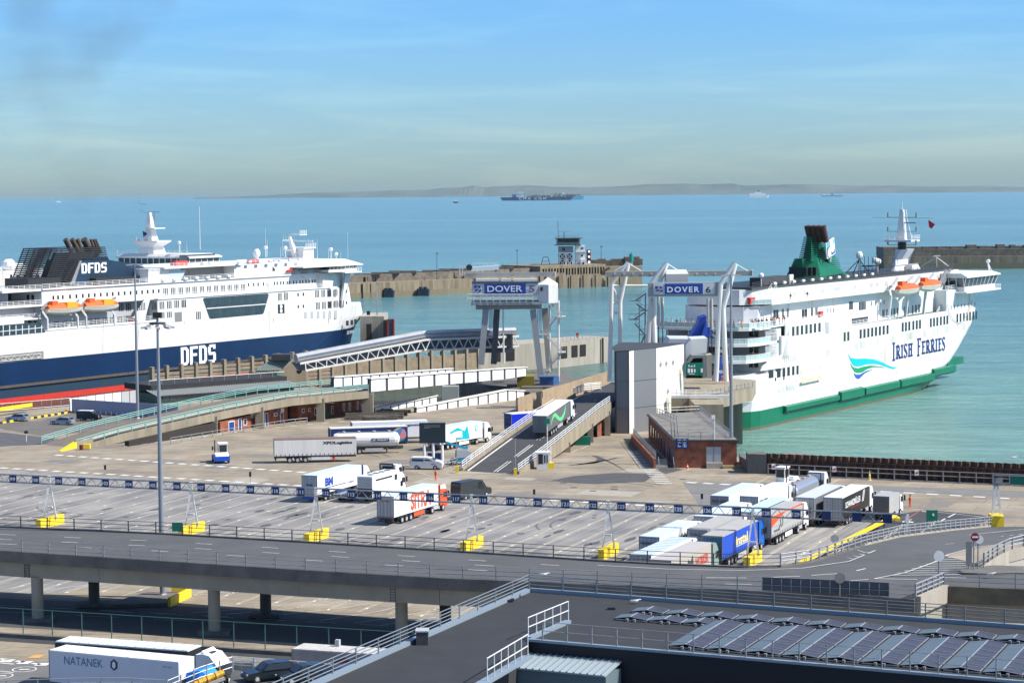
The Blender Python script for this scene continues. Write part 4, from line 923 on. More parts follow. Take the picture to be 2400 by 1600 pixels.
q=MB();q.bar((xx+2,mx-2.6,zr+11.5),(xx+2,mx+.3,zr+11.5),.12);q.tube((xx+1,mx-2.8,zr+8),(xx+1,mx-2.8,zr+12.5),.14,6);q.bar((xx+1,mx-5.3,zr+12.7),(xx+1,mx-.2,zr+12.7),.14);q.bar((xx+1,mx+.3,zr+15),(xx+1,mx+3,zr+15.2),.12);q.bar((xx+1,mx+3,zr+15.2),(xx+1,mx+3,zr+16.8),.1);q.bar((xx+1,mx,mt_-.4),(xx+1,mx+3,mt_+.6),.1);q.build('yards',MDG,E_.root)
E_.rail([V(xw0,-2,zr),V(xw0,yP,zr)],1.1,step=2.5)
for yy in (0,2.5,12,15,yP-6): antenna(E_,V(xw0+2,yy,zr),random.uniform(2,4))
antenna(E_,E_.X(469,585,xw0+4),13,.12);dome(E_,V(xw0+2,3,zr),3,.6);dome(E_,V(xw0+2,yP-7,zr),3.5,.6)
q=MB();a=E_.S(20,622,3);q.ball(a,2.0,10);q.ball(a+V(4,0,-.8),1.6,10);q.build('satellite_dome',WH,E_.root)
fl=E_.X(334,541,xw0);q=MB();q.extr([fl,fl+V(0,-2.0,-.8),fl+V(0,-.3,-2.0)],(.05,0,0));q.build('flag',NAVY,E_.root)
# ============================================================ Irish ferry
I=Ship('car_ferry','white car ferry with green lower hull and green funnel docked at right',at(1969,961.5,-6),59)
BW=25.0;BM_=BW/2
GRD=mat('waterline_rust',(.16,.09,.06),.8,col2=(.05,.12,.07),vscale=.8)
def ih(x,z):
    tip=[(-1,84),(3.5,88),(5,90),(9,93),(14,99),(18,104),(22,106),(27,106)]
    tp=84
    for (z0,t0),(z1,t1) in zip(tip,tip[1:]):
        if z0 <= z <= z1: tp=t0+(t1-t0)*(z-z0)/(z1-z0)
    sv=[(-1,35),(0,35),(4,58),(7,72),(9,76),(12,82),(14,86),(17,90),(30,92)];s0=35
    for (z0,t0),(z1,t1) in zip(sv,sv[1:]):
        if z0 <= z <= z1: s0=t0+(t1-t0)*(z-z0)/(z1-z0)
    if x < -44:   # rounded quarters, narrowing under the counter
        u=(-44-x)/8.0;r_=3.2*u*u if z > 5 else 5.5*u*u
        return ((x,r_),(x,BW-r_))
    if x <= s0: return ((x,0),(x,BW))
    u=min(1,(x-s0)/(100-s0));X_=s0+u*(tp-s0);hb=BM_*max(.012,(1-u**2.6))
    return ((X_,BM_-hb),(X_,BM_+hb))
st=[-52,-50,-47,-44,-20,10,35,45,55,62,68,74,79,84,88,90,92,93.5,95,96.5,97.7,98.6,99.4,100]
zs=[-1,.05,.55,2,3.9,6,9,12,14.5,17,19.0,21.4]
mb=hull_loft(st,BM_,[z for z in zs if z < 12]+[11.6],ih,lambda z: 0 if z < .55 else (1 if z < 3.9 else 2));mb.build('hull',[GRD,GRNS,WHS],I.root)
xq=I.S(1832,831).x
mb=hull_loft([xq]+[x for x in st if x > -40],BM_,[11.6,12.5,14.5,17,19.0],ih,lambda z: 0);mb.build('upper_hull',WHS,I.root)
mb=MB();P=[I.S(x,y) for x,y in ((1832,831),(1789,857),(1784,869),(1833,862))];mb.extr(P,(0,.3,0));mb.extr([(xq,0,14),(xq+4,0,21.5),(xq+4,0,14)],(0,.3,0));mb.build('quarter_cheek',WHS,I.root)
# upper hull side between the cut-outs
def wallstrip(name,x0,x1,z0,z1,m=WHS):
    q=MB();q.box(x0,x1,0,.3,z0,z1);q.box(x0,x1,BW-.3,BW,z0,z1);return q.build(name,m,I.root)
xA=I.S(1841,757).x;xB=I.S(1996,740).x;xC=I.S(2116,747).x;xD=I.S(2218,730).x
wallstrip('upper_side',xA,xB,19.0,21.5)
wallstrip('bulwark_side',xC,xD,19.0,19.3)
q=MB();R=[]
for z in (19.0,23.4,24.6):
    Rr=[]
    for x,y in ((xD,0),(90,0),(96,1.2),(101,4.2),(104,8.2),(105.5,BM_),(104,BW-8.2),(101,BW-4.2),(96,BW-1.2),(90,BW),(xD,BW)): Rr.append((x,y,z))
    R.append(Rr)
q.rings(R);q.build('forecastle',WHS,I.root)
I.b('bow_tower',WHS,(99,104,1.0,6,24.6,27.6),(99,104,BW-6,BW-1,24.6,27.6))
I.b('main_deck',LTG,(xq,92,.3,BW-.3,18.9,19.05))
GRNK=mat('deck_green',(.02,.10,.07),.7)
I.b('green_deck',GRNK,(xC,xD,.3,3,19.05,19.2))
# fender belt
q=MB()
for x0,x1,z0,z1 in ((-32,-2,2.2,3.9),(-1,13,1.9,4.5),(14,36,2.0,4.2),(37,60,2.0,4.3),(60,76,3.0,5.2)):
    yy=-.8;q.hexa([(x0,0,z0),(x1,0,z0),(x1,yy,z0+.5),(x0,yy,z0+.5)],[(x0,0,z1),(x1,0,z1),(x1,yy,z1-.25),(x0,yy,z1-.25)])
q.build('sponson',GRNS,I.root)
# deck houses
zH1=26.1;y1=3.2
xs0=I.S(1809,720,y1).x
I.b('passenger_deck_house',WHS,(xs0,96,y1,BW-y1,19.0,26.0),lab='long white deck house')
I.b('upper_deck_house',WHS,(xs0-1,92,y1+1.2,BW-y1-1.2,26.0,29.2))
I.b('walkway',WHS,(xs0-4,60,1.4,y1+1.2,25.9,26.15));I.b('black_deck_edge',DKG,(xs0-8,88,y1+1.1,BW-y1-1,29.2,29.7))
I.rail([V(xs0-4,1.5,26.15),V(44,1.5,26.15)],1.1,step=2.4);I.rail([V(-44,.2,21.5),V(xB,.2,21.5)],1.1,step=2.2);I.rail([V(xB+1,.2,19.05),V(xC,.2,19.05)],1.1,step=2.2)
I.rail([V(xs0-8,y1+1,29.7),V(88,y1+1,29.7)],1.0,step=3,m=DKG)
I.b('promenade_deck',WHS,(-46,xB,.2,y1,21.2,21.5))
# stern decks facing the camera
zl=[11.6,14.7,18.2,21.5]
SG=mat('stern_panel',(.62,.63,.64),.55,var=.1,vscale=.5)
for k,z in enumerate(zl[1:]):
    ins=-2.6+k*.3
    q=MB();P=[(-50.5+k*.8,3.5),(-48.5+k*.8,1.2),(-45+k*.8,.25),(-38,.25),(-38,BW-.25),(-45+k*.8,BW-.25),(-48.5+k*.8,BW-1.2),(-50.5+k*.8,BW-3.5)]
    q.slab(P,z-.55,z);q.build('stern_deck',WHS,I.root)
    rp_=[V(P[i][0]+.1,P[i][1]+.05,z) for i in (7,0,1,2,3)]
    I.rail(rp_,1.15,rails=(.1,1.15),step=1.5,r=.06,panel=mat('rail_glass',(.42,.55,.54),.15))
for k in range(3):
    z0=zl[k];z1=zl[k+1]-.55
    I.b('stern_wall',SG,(-40,xq+1,.6 if k else .3,BW-.6,z0,z1))
    for yy in (5,10,15,20): I.b('stern_post',WH,(-49.3+k*.8,-49.05+k*.8,yy,yy+.25,z0,z1))
    for yy in (2.2,12.5,17): I.b('window',GLS,(-40.1,-40,yy,yy+1.0,z0+1.1,z0+2.5),(-40.1,-40,yy+1.25,yy+2.2,z0+1.1,z0+2.5))
I.b('side_infill',SG,(-40,-34,.6,BW-.6,14,21.2))
# stairs
def stair(sh,a,b,w_):
    q=MB();a=Vector(a);b=Vector(b);wy=V(0,w_,0)
    for s_ in (V(0,0,0),wy): q.bar(a+s_,b+s_,.1,.35);q.bar(a+s_+V(0,0,1),b+s_+V(0,0,1),.07);q.bar(a+s_+V(0,0,.5),b+s_+V(0,0,.5),.05)
    q.quad(a,b,b+wy,a+wy);
    return q.build('stairway',WH,sh.root)
def stairY(sh,a,b,w_):
    q=MB();a=Vector(a);b=Vector(b);wx=V(w_,0,0)
    for s_ in (V(0,0,0),wx): q.bar(a+s_,b+s_,.1,.35);q.bar(a+s_+V(0,0,1),b+s_+V(0,0,1),.08)
    for i in range(9): p=a.lerp(b,i/8.5);q.bar(p,p+V(0,0,1),.05)
    q.quad(a,b,b+wx,a+wx)
    return q.build('stairway',WH,sh.root)
stairY(I,(-49.6,11,21.4),(-49.3,5.2,18.2),1.2);stairY(I,(-50.6,15.2,18.0),(-50.4,9.6,14.7),1.2)
stair(I,(xs0+1,2.4,29.3),(xs0-5,2.4,26.1),1.2)
# rounded aft end of the upper houses
q=MB();q.rings([[(xs0-7+(.0 if i in (0,7) else 0)-d*1.0,y,z) for i,(d,y) in enumerate(((-7,4.4),(0,4.8),(2.6,6.5),(3.4,9),(3.4,BW-9),(2.6,BW-6.5),(0,BW-4.8),(-7,BW-4.4)))] for z in (26.0,29.3)]);q.build('rounded_aft_house',SG,I.root)
q=MB();q.rings([[(xs0-6-d,y,z) for d,y in ((-7,3.4),(0,3.8),(2.6,6),(3.4,9),(3.4,BW-9),(2.6,BW-6),(0,BW-3.8),(-7,BW-3.4))] for z in (21.5,25.6)]);q.build('rounded_aft_house',SG,I.root)
I.rail([V(xs0-10,BW-8,26),V(xs0-10,8,26),V(xs0-7,4.0,26),V(xs0-4,1.5,26.15)],1.1,rails=(.1,1.1),step=1.6,panel=M['rail_glass'])
I.b('red_locker',RED,(xs0-8,xs0-5.5,4.6,6,26.2,27.6));I.b('red_locker',RED,(I.S(1922,0,2.8).x,I.S(1929,0,2.8).x,2.6,3.1,21.7,23))
# windows of the side
for x in (1859,1869,1879.5,1890,1900,1910,1920.5): I.win(x,776-(x-1859)*.148,1.2,2.0,n=2,gap=.15)
for x in (1979.5,1988): I.win(x,789-(x-1979)*.148,1.2,2.1,n=2,gap=.15)
for x in (2017,2026,2035,2044,2053,2062,2071,2080): I.win(x,782.5-(x-2017)*.166,1.25,2.1,n=2,gap=.15)
for x in (2115.5,2123,2131,2140.5,2148.5,2156): I.win(x,766.5-(x-2115)*.17,1.25,2.2,n=2,gap=.15)
for x in (2181.5,2189,2196.5,2205,2213,2220): I.win(x,756-(x-2181)*.17,1.25,2.2,n=2,gap=.15)
for x in (2243.5,2251,2259,2266.5,2273.5,2281,2288):
    c=ih(I.S(x,745,.6).x,17);I.win(x,745.5-(x-2243)*.16,1.2,2.2,off=-.0,n=2,gap=.15)
for x in range(2229,2290,8): I.win(x,720.5-(x-2229)*.15,.35,1.1)
for i,x in enumerate((1807,1825,1837,1848,1859,1869)): I.win(x,876.5-(x-1807)*.16,[2.4,1.9,1.4,1.3,1.2,1.1][i],1.9 if i else 1.6,m=BLK)
for x,y in ((1817.5,888.5),(1837,886)): I.win(x,y,.6,.7)
for x in range(1838,1866,5): I.patch('vent_slot',mat('vent_cream',(.42,.44,.38),.6),[(x,834-(x-1838)*.13),(x+1.6,833.7-(x-1838)*.13),(x+1.6,848-(x-1838)*.13),(x,848.4-(x-1838)*.13)],th=.04)
for x,y,n_ in ((2003,812,3),(2016,808,4),(2056,800,1),(2088,795,3),(2125,788,4),(2133,786,3),(2163,781,3),(2188,777,2),(2197,776,1),(2214,772,3),(2226,772,1),(2257,765,2),(1938,826,2)):
    for j in range(n_): I.patch('vent_slot',M['vent_cream'],[(x+j*3,y-8),(x+j*3+1.0,y-8.2),(x+j*3+1.0,y+8),(x+j*3,y+8.2)],th=.04)
for x in (1815,1830,1855): pass
wn=lambda x,y,w_,h,n_=1,off=y1-.02: I.win(x,y,w_,h,off=off,n=n_,gap=.3)
for x,y,w_,n_ in ((1818.5,736.5,2.6,2),(1835,734,.9,2),(1846,733,.9,2),(1885.5,734.5,2.9,2),(1903,731.5,1.1,2),(1913.5,730,1.1,2),(1994.5,715.5,2.2,2)): wn(x,y,w_,1.9,n_)
wn(2021,716.5,4.2,1.9,5)
for x in (2043,2052,2062,2072): wn(x,711-(x-2043)*.1,.35,1.1)
for x,y,w_ in ((2070.5,735,1.3),(2079,734,.7),(2089,733,.7),(2096,731.5,.8),(2104,730.5,.8),(2120,728,.8),(2128,727,.6),(2139,724.5,.7),(2147,723.5,1.1),(2154,722.5,.9)): wn(x,y,w_,2.0,1 if w_ < 1 else 2)
I.patch('open_gallery',BLK,[(1996,747),(2034,741.5),(2034,752),(2000,758)],off=3.0,th=.1)
for x in (1940,1947,1953): wn(x,727,.25,1.0)
for x in list(range(1845,2215,21)): I.patch('panel_seam',LTG,[(x,700-(x-1845)*.113-16),(x+.7,700-(x-1845)*.113-16),(x+.7,700-(x-1845)*.113),(x,700-(x-1845)*.113)],off=y1+1.2,th=.03)
for x in (1858,1883,1925,1955,1962,2000,2039,2052,2074): I.patch('door',LTG,[(x,699-(x-1845)*.113-13),(x+7,698.5-(x-1845)*.113-13),(x+7,697-(x-1845)*.113),(x,698-(x-1845)*.113)],off=y1+1.2,th=.05)
# stern quarter windows and platform
for yy,w_ in ((3.2,.9),(4.8,.8),(6.6,.8),(8.4,.8),(11.5,.9)): I.b('window',GLS,(-52.06,-51.9,yy,yy+w_,8.2,11.0))
I.b('stern_opening',BLK,(-52.06,-51.9,3.6,6.2,5.0,7.2));I.b('stern_opening',BLK,(-52.06,-51.9,9,11.4,5.2,7.2));I.b('stern_gallery',WHS,(-53,-52,8,16,7.6,7.8));I.rail([V(-53,16,7.8),V(-53,8,7.8)],1.1,step=1.4)
I.b('car_ramp_door',BLK,(-52.1,-51.9,14.5,23,1.5,11))
# side recess with rust
I.patch('gangway_recess',mat('cream_panel',(.66,.66,.52),.6,col2=(.48,.40,.22),vscale=.8),[(1876,868),(1925,857),(1925,888),(1880,898)],th=.03)
I.patch('gangway_recess_inner',WHS,[(1879,869.5),(1922,860.5),(1922,881),(1882,889)],th=.06)
q=MB();a=I.S(1878,897,-.4);b=I.S(1924,887,-.4);q.bar(a,b,.3,.4);q.build('gangway_beam',M['cream_panel'],I.root)
I.patch('shell_door_outline',LTG,[(1934,755),(1942,754),(1943,781),(1935,782)],th=.04)
# lettering, serif
def serif(mb,txt,x0,x1,z0,hbig,hsm,y):
    W_={'I': .55,'R': 1.05,'S': .8,'H': 1.15,'F': .85,'E': .85,' ': .75}
    tot=sum(W_[c]*(1.15 if i in (0,6) else 1)+.16 for i,c in enumerate(txt));u=(x1-x0)/tot;x=x0
    def bx(a,b,c,d): mb.box(a,b,y-.06,y,c,d)
    for i,c in enumerate(txt):
        big=i in (0,6);h=hbig if big else hsm;zz=z0+(h-h);zb=z0 if not big else z0-(hbig-hsm)*.25
        w_=W_[c]*u*(1.15 if big else 1);T=.27*u;t=.10*u;sf=.16*u;zb2=zb;a=x
        th=.32*u*.45
        def stem(cx): bx(cx-T/2,cx+T/2,zb2,zb2+h);bx(cx-T/2-sf,cx+T/2+sf,zb2,zb2+th);bx(cx-T/2-sf,cx+T/2+sf,zb2+h-th,zb2+h)
        if c=='I': stem(a+w_/2)
        elif c=='H': stem(a+.3*u);stem(a+w_-.3*u);bx(a+.3*u,a+w_-.3*u,zb2+h*.5,zb2+h*.5+th)
        elif c in 'FE':
            stem(a+.3*u);bx(a+.3*u,a+w_,zb2+h-th,zb2+h);bx(a+w_-t,a+w_,zb2+h*.82,zb2+h);bx(a+.3*u,a+w_*.8,zb2+h*.5,zb2+h*.5+th)
            if c=='E': bx(a+.3*u,a+w_,zb2,zb2+th);bx(a+w_-t,a+w_,zb2,zb2+h*.18)
        elif c=='R':
            stem(a+.3*u);n=7;P=[]
            for k in range(n+1):
                an=math.pi/2-math.pi*k/n;P.append((a+.4*u+math.cos(an)*w_*.42,zb2+h*.73+math.sin(an)*h*.25))
            for p,q_ in zip(P,P[1:]): mb.bar((p[0],y-.03,p[1]),(q_[0],y-.03,q_[1]),T*.8,.06,up=(0,1,0))
            mb.bar((a+.5*u,y-.03,zb2+h*.48),(a+w_-.02*u,y-.03,zb2+.05),T,.06,up=(0,1,0));bx(a+w_-.2*u,a+w_+.12*u,zb2,zb2+th)
        elif c=='S':
            P=[]
            for k in range(13):
                t_=k/12;P.append((a+w_*(.5+.36*math.sin(2*math.pi*(t_)*.98+math.pi*.18)*(1 if True else 0)),zb2+h*(1-t_)))
            P=[(a+w_*p,zb2+h*q_) for p,q_ in ((.88,.82),(.75,.97),(.4,.97),(.14,.85),(.16,.68),(.5,.52),(.84,.36),(.86,.16),(.6,.03),(.28,.03),(.08,.2))]
            for k,(p,q_) in enumerate(zip(P,P[1:])): mb.bar((p[0],y-.03,p[1]),(q_[0],y-.03,q_[1]),T*(1.0 if 3 <= k <= 6 else .6),.06,up=(0,1,0))
        x+=w_+.16*u
q=MB();a=I.S(2091,846);b=I.S(2216,826);serif(q,'IRISH FERRIES',a.x,b.x,9.35,4.5,3.3,-.03);q.build('lettering',mat('lettering_blue',(.012,.03,.16),.5),I.root)
# three-ribbon wave emblem
def ribbon(name,m,top_,bot): I.patch(name,m,top_+list(reversed(bot)),th=.07)
WV=lambda L_: [(1980+x*.16158,640+y*.16158) for x,y in L_]
ribbon('emblem_ribbon',mat('emblem_sky',(.0,.50,.86),.4),WV([(38,1165),(80,1225),(160,1240),(290,1236),(420,1248),(540,1290),(650,1345),(700,1362),(760,1360)]),WV([(70,1240),(100,1310),(140,1345),(200,1350),(330,1315),(460,1315),(560,1340),(640,1372),(705,1390),(760,1360)][:9]+[(758,1362)]))
ribbon('emblem_ribbon',mat('emblem_green',(.0,.30,.10),.4),WV([(80,1315),(130,1368),(190,1378),(270,1355),(360,1338),(460,1345),(580,1366)]),WV([(100,1370),(140,1430),(190,1447),(250,1435),(330,1385),(430,1358),(575,1368)]))
ribbon('emblem_ribbon',mat('emblem_blue',(.03,.10,.42),.4),WV([(125,1445),(165,1470),(220,1468),(300,1420),(410,1390)]),WV([(150,1505),(175,1530),(210,1528),(290,1450),(405,1392)]))
q=MB();a=I.S(1822,909);q.text('ISLE OF INNISFREE',(a.x,-.03,a.z-1.2),(1,0,0),(0,0,1),I.S(1865,903).x-a.x,1.2);q.build('name_lettering',mat('faded_blue',(.45,.52,.62),.6),I.root)
# funnel
fy=8.0;fs=I.S(1926,662,fy).x;bz=29.6
pz=lambda x,y: I.S(x,y,fy)
G2=GRNS
xR=pz(1999,668).x;ztop1=pz(1919.6,606).z;x606=pz(1919.6,606).x;zR=pz(1999,648).z;xm=pz(1975,636).x;zm=pz(1975,636).z
yL=I.X(1837.5,660,fs-4).y;yLt=I.X(1864,606,fs-1.0).y
sx=fs-4;base=[(sx,fy+2.6,bz),(sx+3.5,fy,bz),(xR,fy,bz),(xR,fy+9,bz),(sx+3.5,yL+1,bz),(sx,yL,bz)]
topP=[(x606-3.2,fy+3,ztop1),(x606,fy+.5,ztop1),(x606+1.5,fy+.5,ztop1),(x606+1.5,yLt,ztop1),(x606,yLt,ztop1),(x606-3.2,I.X(1864,606,x606-3.2).y,ztop1)]
q=MB();q.hexa(base,topP)
q.extr([(x606+1,fy+.3,ztop1),(xm,fy+.3,zm),(xR-1,fy+.3,zR),(xR,fy+.3,bz),(sx+6,fy+.3,bz)],(0,yLt-fy-1,0));q.build('funnel',G2,I.root)
q=MB();x0b=x606-3.0;a0=pz(1886,556).z;za=pz(1948,556);zt=za.z;n=13
for i in range(n):
    t=i/(n-1);z=ztop1-.5+(zt-ztop1+.5)*t;xr=(xm+2.0)+(za.x-xm-2.0)*max(0,(z-zm))/(zt-zm) if True else 0;g=1.0-t*.8
    q.box(x606-2.2+t*1.6-.3,xr,fy+1.2+t*.6-.25,lerp(I.X(1872,604,x606-2.5).y,I.X(1884,556,x606-1).y,t)+.1,z,z+.24)
for i in range(7):
    z=zm+(ztop1-zm)*i/7;xr=xm+(x606+2-xm)*i/7*.0+2.0-i*.1;q.box(xm-4.5*(1-i/14)-i*.9,xm+1.2+(za.x-xm)*max(0,(z-zm))/(zt-zm),fy+.6,yLt-1.5,z,z+.26)
q.build('funnel_louvres',mat('louvre_green',(.0,.15,.075),.5),I.root)
q=MB();q.hexa([(x606-1,fy+2.2,ztop1-1),(xm-.6,fy+2.2,zm),(xm-.6,yLt-2.5,zm),(x606-1,yLt-2.5,ztop1-1)],[(x606+.4,fy+2.6,zt),(za.x-1.2,fy+2.6,zt),(za.x-1.2,yLt-3,zt),(x606+.4,yLt-3,zt)]);q.build('funnel_core',mat('core_green',(.0,.02,.012),.6),I.root)
RP=mat('rusty_pipe',(.035,.018,.014),.75,col2=(.09,.03,.02),vscale=.9)
yA=I.X(1884,545,x606).y+1;yB_=I.X(1936,545,x606+2).y-.2
for i in range(7):
    yy=yA-1-(yA-2-yB_)*i/6;xx=x606+1.4+(i % 2)*1.6;zt2=I.X(1900,529,xx).z;MB().tube((xx,yy-1.1,zt-1),(xx-.9,yy-.6,zt2),.66,12,.72).build('exhaust_pipe',RP,I.root)
EB=[V(*p) for p in (pz(1928,569)-V(0,.5,0),pz(1947.5,556.6)-V(0,.5,0),pz(1950.5,594)-V(0,.5,0),pz(1931.5,607)-V(0,.5,0))]
emb=MB().extr(EB,(0,-.3,0)).build('emblem_panel',WH,I.root)
def ins(P,k): c=sum(P,V(0,0,0))/4;return [c+(p-c)*k for p in P]
Q=ins(EB,.88);mid=lambda a,b,t: a.lerp(b,t)
up4=[Q[0],Q[1],mid(Q[1],Q[2],.32),mid(Q[0],Q[3],.32)];md4=[mid(Q[0],Q[3],.32),mid(Q[1],Q[2],.32),mid(Q[1],Q[2],.68),mid(Q[0],Q[3],.68)];lo4=[mid(Q[0],Q[3],.68),mid(Q[1],Q[2],.68),Q[2],Q[3]]
for P4,mm_ in ((up4,mat('emb_sky',(.12,.42,.68))),(md4,mat('emb_green',(.0,.22,.12))),(lo4,mat('emb_blue',(.02,.10,.35)))): MB().extr([p+V(0,-.3,0) for p in P4],(0,-.05,0)).build('emblem_band',mm_,emb if 0 else I.root)
cc=sum(EB,V(0,0,0))/4+V(0,-.42,0);ex=(EB[1]-EB[0]).normalized();ez=V(0,0,1);q=MB()
wE=(EB[1]-EB[0]).length
for (u,v,r) in ((0,.17,.19),(-.2,-.1,.19),(.2,-.02,.19)):
    c=cc+ex*(u*wE)+ez*(v*wE*1.3);P=[c+ex*(math.cos(k*math.pi/6)*r*wE)+ez*(math.sin(k*math.pi/6)*r*wE*1.15) for k in range(12)];q.extr(P,(0,-.04,0))
q.bar(cc,cc+ex*(-.05*wE)-ez*(wE*.62),.25,.06,up=(0,1,0));q.build('shamrock_shape',WH,I.root)
for u,v in ((.25,.5),(.36,.5),(.46,.5)):
    p=V(*base[1]).lerp(V(*base[2]),0)
for i in range(3): z=bz+4.4;q=MB();a=V(*base[0]).lerp(V(*base[1]),.12+.3*i);b_=V(*topP[0]).lerp(V(*topP[1]),.12+.3*i);c=a.lerp(b_,.42);q.box(c.x-.5,c.x+.3,c.y-.5,c.y+.3,c.z-.9,c.z+.9);q.build('funnel_window',BLK,I.root)
for i in range(4): a=V(*base[5]).lerp(V(*base[0]),.15+.22*i);b_=V(*topP[5]).lerp(V(*topP[0]),.15+.22*i);c=a.lerp(b_,.42);q=MB();q.box(c.x-.15,c.x+.5,c.y-.45,c.y+.45,c.z-1,c.z+1);q.build('funnel_window',BLK,I.root)
P=[pz(1938,647),pz(1974,640),pz(1986,653),pz(1941,661)];MB().extr(P,(0,-.06,0)).build('funnel_grille',M['core_green'],I.root)
# forward mast house : crop G = 2000+u*.1913, 460+v*.1913
my=9.5
mg=lambda u,v,o=my: I.S(2000+u*.1913,460+v*.1913,o)
a=mg(450,960);b=mg(830,960);c=mg(590,650);d=mg(700,650);e=mg(800,820)
xst=a.x+3
q=MB();yF=I.X(2000+450*.1913,640,xst).y
q.hexa([(xst,my,29.6),(b.x,my,29.6),(b.x,yF,29.6),(xst,yF,29.6)],[(xst+1,my+.5,e.z),(b.x-1.5,my+.5,e.z),(b.x-1.5,yF-1,e.z),(xst+1,yF-1,e.z)])
yM=I.X(2000+515*.1913,585,xst+2).y;yM0=I.X(2000+590*.1913,585,xst+2).y
q.hexa([(xst+1,my+1,e.z),(xst+10,my+1,e.z),(xst+10,yF-1,e.z),(xst+1,yF-1,e.z)],[(xst+2,yM0,c.z),(d.x,yM0,c.z),(d.x,yM,c.z),(xst+2,yM,c.z)]);q.build('mast_house',mat('mast_house_white',(.66,.68,.70),.5),I.root)
cM=V(xst+4.5,(yM0+yM)/2,c.z)
q=MB();q.tube(cM,cM+V(0,0,2),1.1,10);q.build('mast_collar',BLK,I.root);q=MB();q.box(cM.x-3,cM.x+3,cM.y-3.6,cM.y+3.6,cM.z+2,cM.z+2.5);q.build('mast_platform',WHS,I.root)
I.rail([V(cM.x-3,cM.y+3.6,cM.z+2.5),V(cM.x-3,cM.y-3.6,cM.z+2.5),V(cM.x+3,cM.y-3.6,cM.z+2.5)],1.2,step=1.3)
zT=I.X(2112,491,cM.x).z
q=MB();q.hexa([(cM.x-1,cM.y-1,cM.z+2.4),(cM.x+1,cM.y-1,cM.z+2.4),(cM.x+1,cM.y+1.2,cM.z+2.4),(cM.x-1,cM.y+1.2,cM.z+2.4)],[(cM.x-.5,cM.y-.4,zT),(cM.x+.5,cM.y-.4,zT),(cM.x+.5,cM.y+.5,zT),(cM.x-.5,cM.y+.5,zT)])
q.tube((cM.x,cM.y-1,zT),(cM.x,cM.y-1.2,cM.z+8),.2,6);q.bar((cM.x,cM.y-1.2,cM.z+8),(cM.x,cM.y-2.6,cM.z+2.5),.25);q.tube((cM.x,cM.y,zT),(cM.x,cM.y,zT+2),.12,6);q.build('mast',WHS,I.root)
q=MB()
for zz,w_ in ((zT-2,3.8),(zT-5.6,3.8),(zT-9,3.8)):
    q.bar((cM.x,cM.y-w_,zz),(cM.x,cM.y+w_,zz),.12)
    for s_ in (-1,1): q.box(cM.x-.15,cM.x+.15,cM.y+s_*w_-.15,cM.y+s_*w_+.15,zz,zz+1.2)
q.bar((cM.x,cM.y-8.4,zT-2.2),(cM.x,cM.y+8.2,zT-2),.08);q.bar((cM.x,cM.y-3.8,cM.z+6.8),(cM.x,cM.y-.6,cM.z+6.8),.25);q.build('yards',MDG,I.root)
f=V(cM.x,cM.y-7.0,zT-2.6);q=MB();q.extr([f,f+V(0,-1.8,-1.2),f+V(0,-.9,-2.3),f+V(0,-.2,-1.9)],(.06,0,0));q.build('flag',mat('flag_red',(.5,.01,.04)),I.root)
for u0,u1,v0,v1 in ((635,720,845,900),): MB().extr([mg(u0,v0,my-.02),mg(u1,v0,my-.02),mg(u1,v1,my-.02),mg(u0,v1,my-.02)],(0,-.06,0)).build('vent_grille',MDG,I.root)
# tripods and domes
for u,v0,v1 in ((72,1010,760),):
    b0_=mg(u,v0);t0_=mg(u,v1);q=MB();q.tube(b0_,t0_,.16,6)
    for dx,dy in ((-3.5,-1.5),(3.8,-1.5),(3.0,3),(-3,3)): q.tube(t0_-V(0,0,.3),V(b0_.x+dx,b0_.y+dy,29.6),.12,5)
    q.build('tripod',BLK,I.root);q=MB();q.ball(t0_+V(0,0,.8),.85,10,1.2);q.build('radar_dome',WH,I.root)
q=MB();a=mg(230,990);q.box(a.x-2.5,a.x+2.5,a.y-1,a.y+2,31.5,31.8)
for dx in (-2.5,0,2.5): q.tube((a.x+dx,a.y-1,29.6),(a.x+dx,a.y-1,34),.08,5);q.tube((a.x+dx,a.y+2,29.6),(a.x+dx,a.y+2,34),.08,5)
for zz in (32.6,33.5): q.bar((a.x-2.5,a.y-1,zz),(a.x+2.5,a.y-1,zz),.06)
q.build('equipment_frame',BLK,I.root);q=MB();q.ball(mg(265,785),.8,8);q.ball(mg(298,798),.9,10);q.tube(mg(298,815),mg(298,960),.12,6);q.build('radar_dome',WH,I.root)
t0_=mg(1018,745,14);q=MB()
for dx,dy in ((-5,-2),(4.5,-2),(-1,4),(1,-3)): q.tube(t0_,(t0_.x+dx,t0_.y+dy,29.6),.1,5)
q.bar(t0_+V(-2.6,0,.3),t0_+V(2.6,0,.3),.25);q.bar(t0_+V(-1.5,0,-3),t0_+V(1.5,0,-3),.15);q.build('radar_tripod',GALV,I.root)
I.b('black_roof_deck',BLK,(xs0-8,88,5,BW-5,29.68,29.8))
for x in (1697,1699): pass
I.b('deck_locker_row',DKG,(I.S(1786,0,5).x,I.S(1852,0,5).x,5,8,29.7,31.6));I.b('deck_locker_row',STLW,(I.S(1849,0,4.8).x,I.S(1858,0,4.8).x,4.6,5,29.7,31.8))
dome(I,I.S(1784,673,5),2.2,.6)
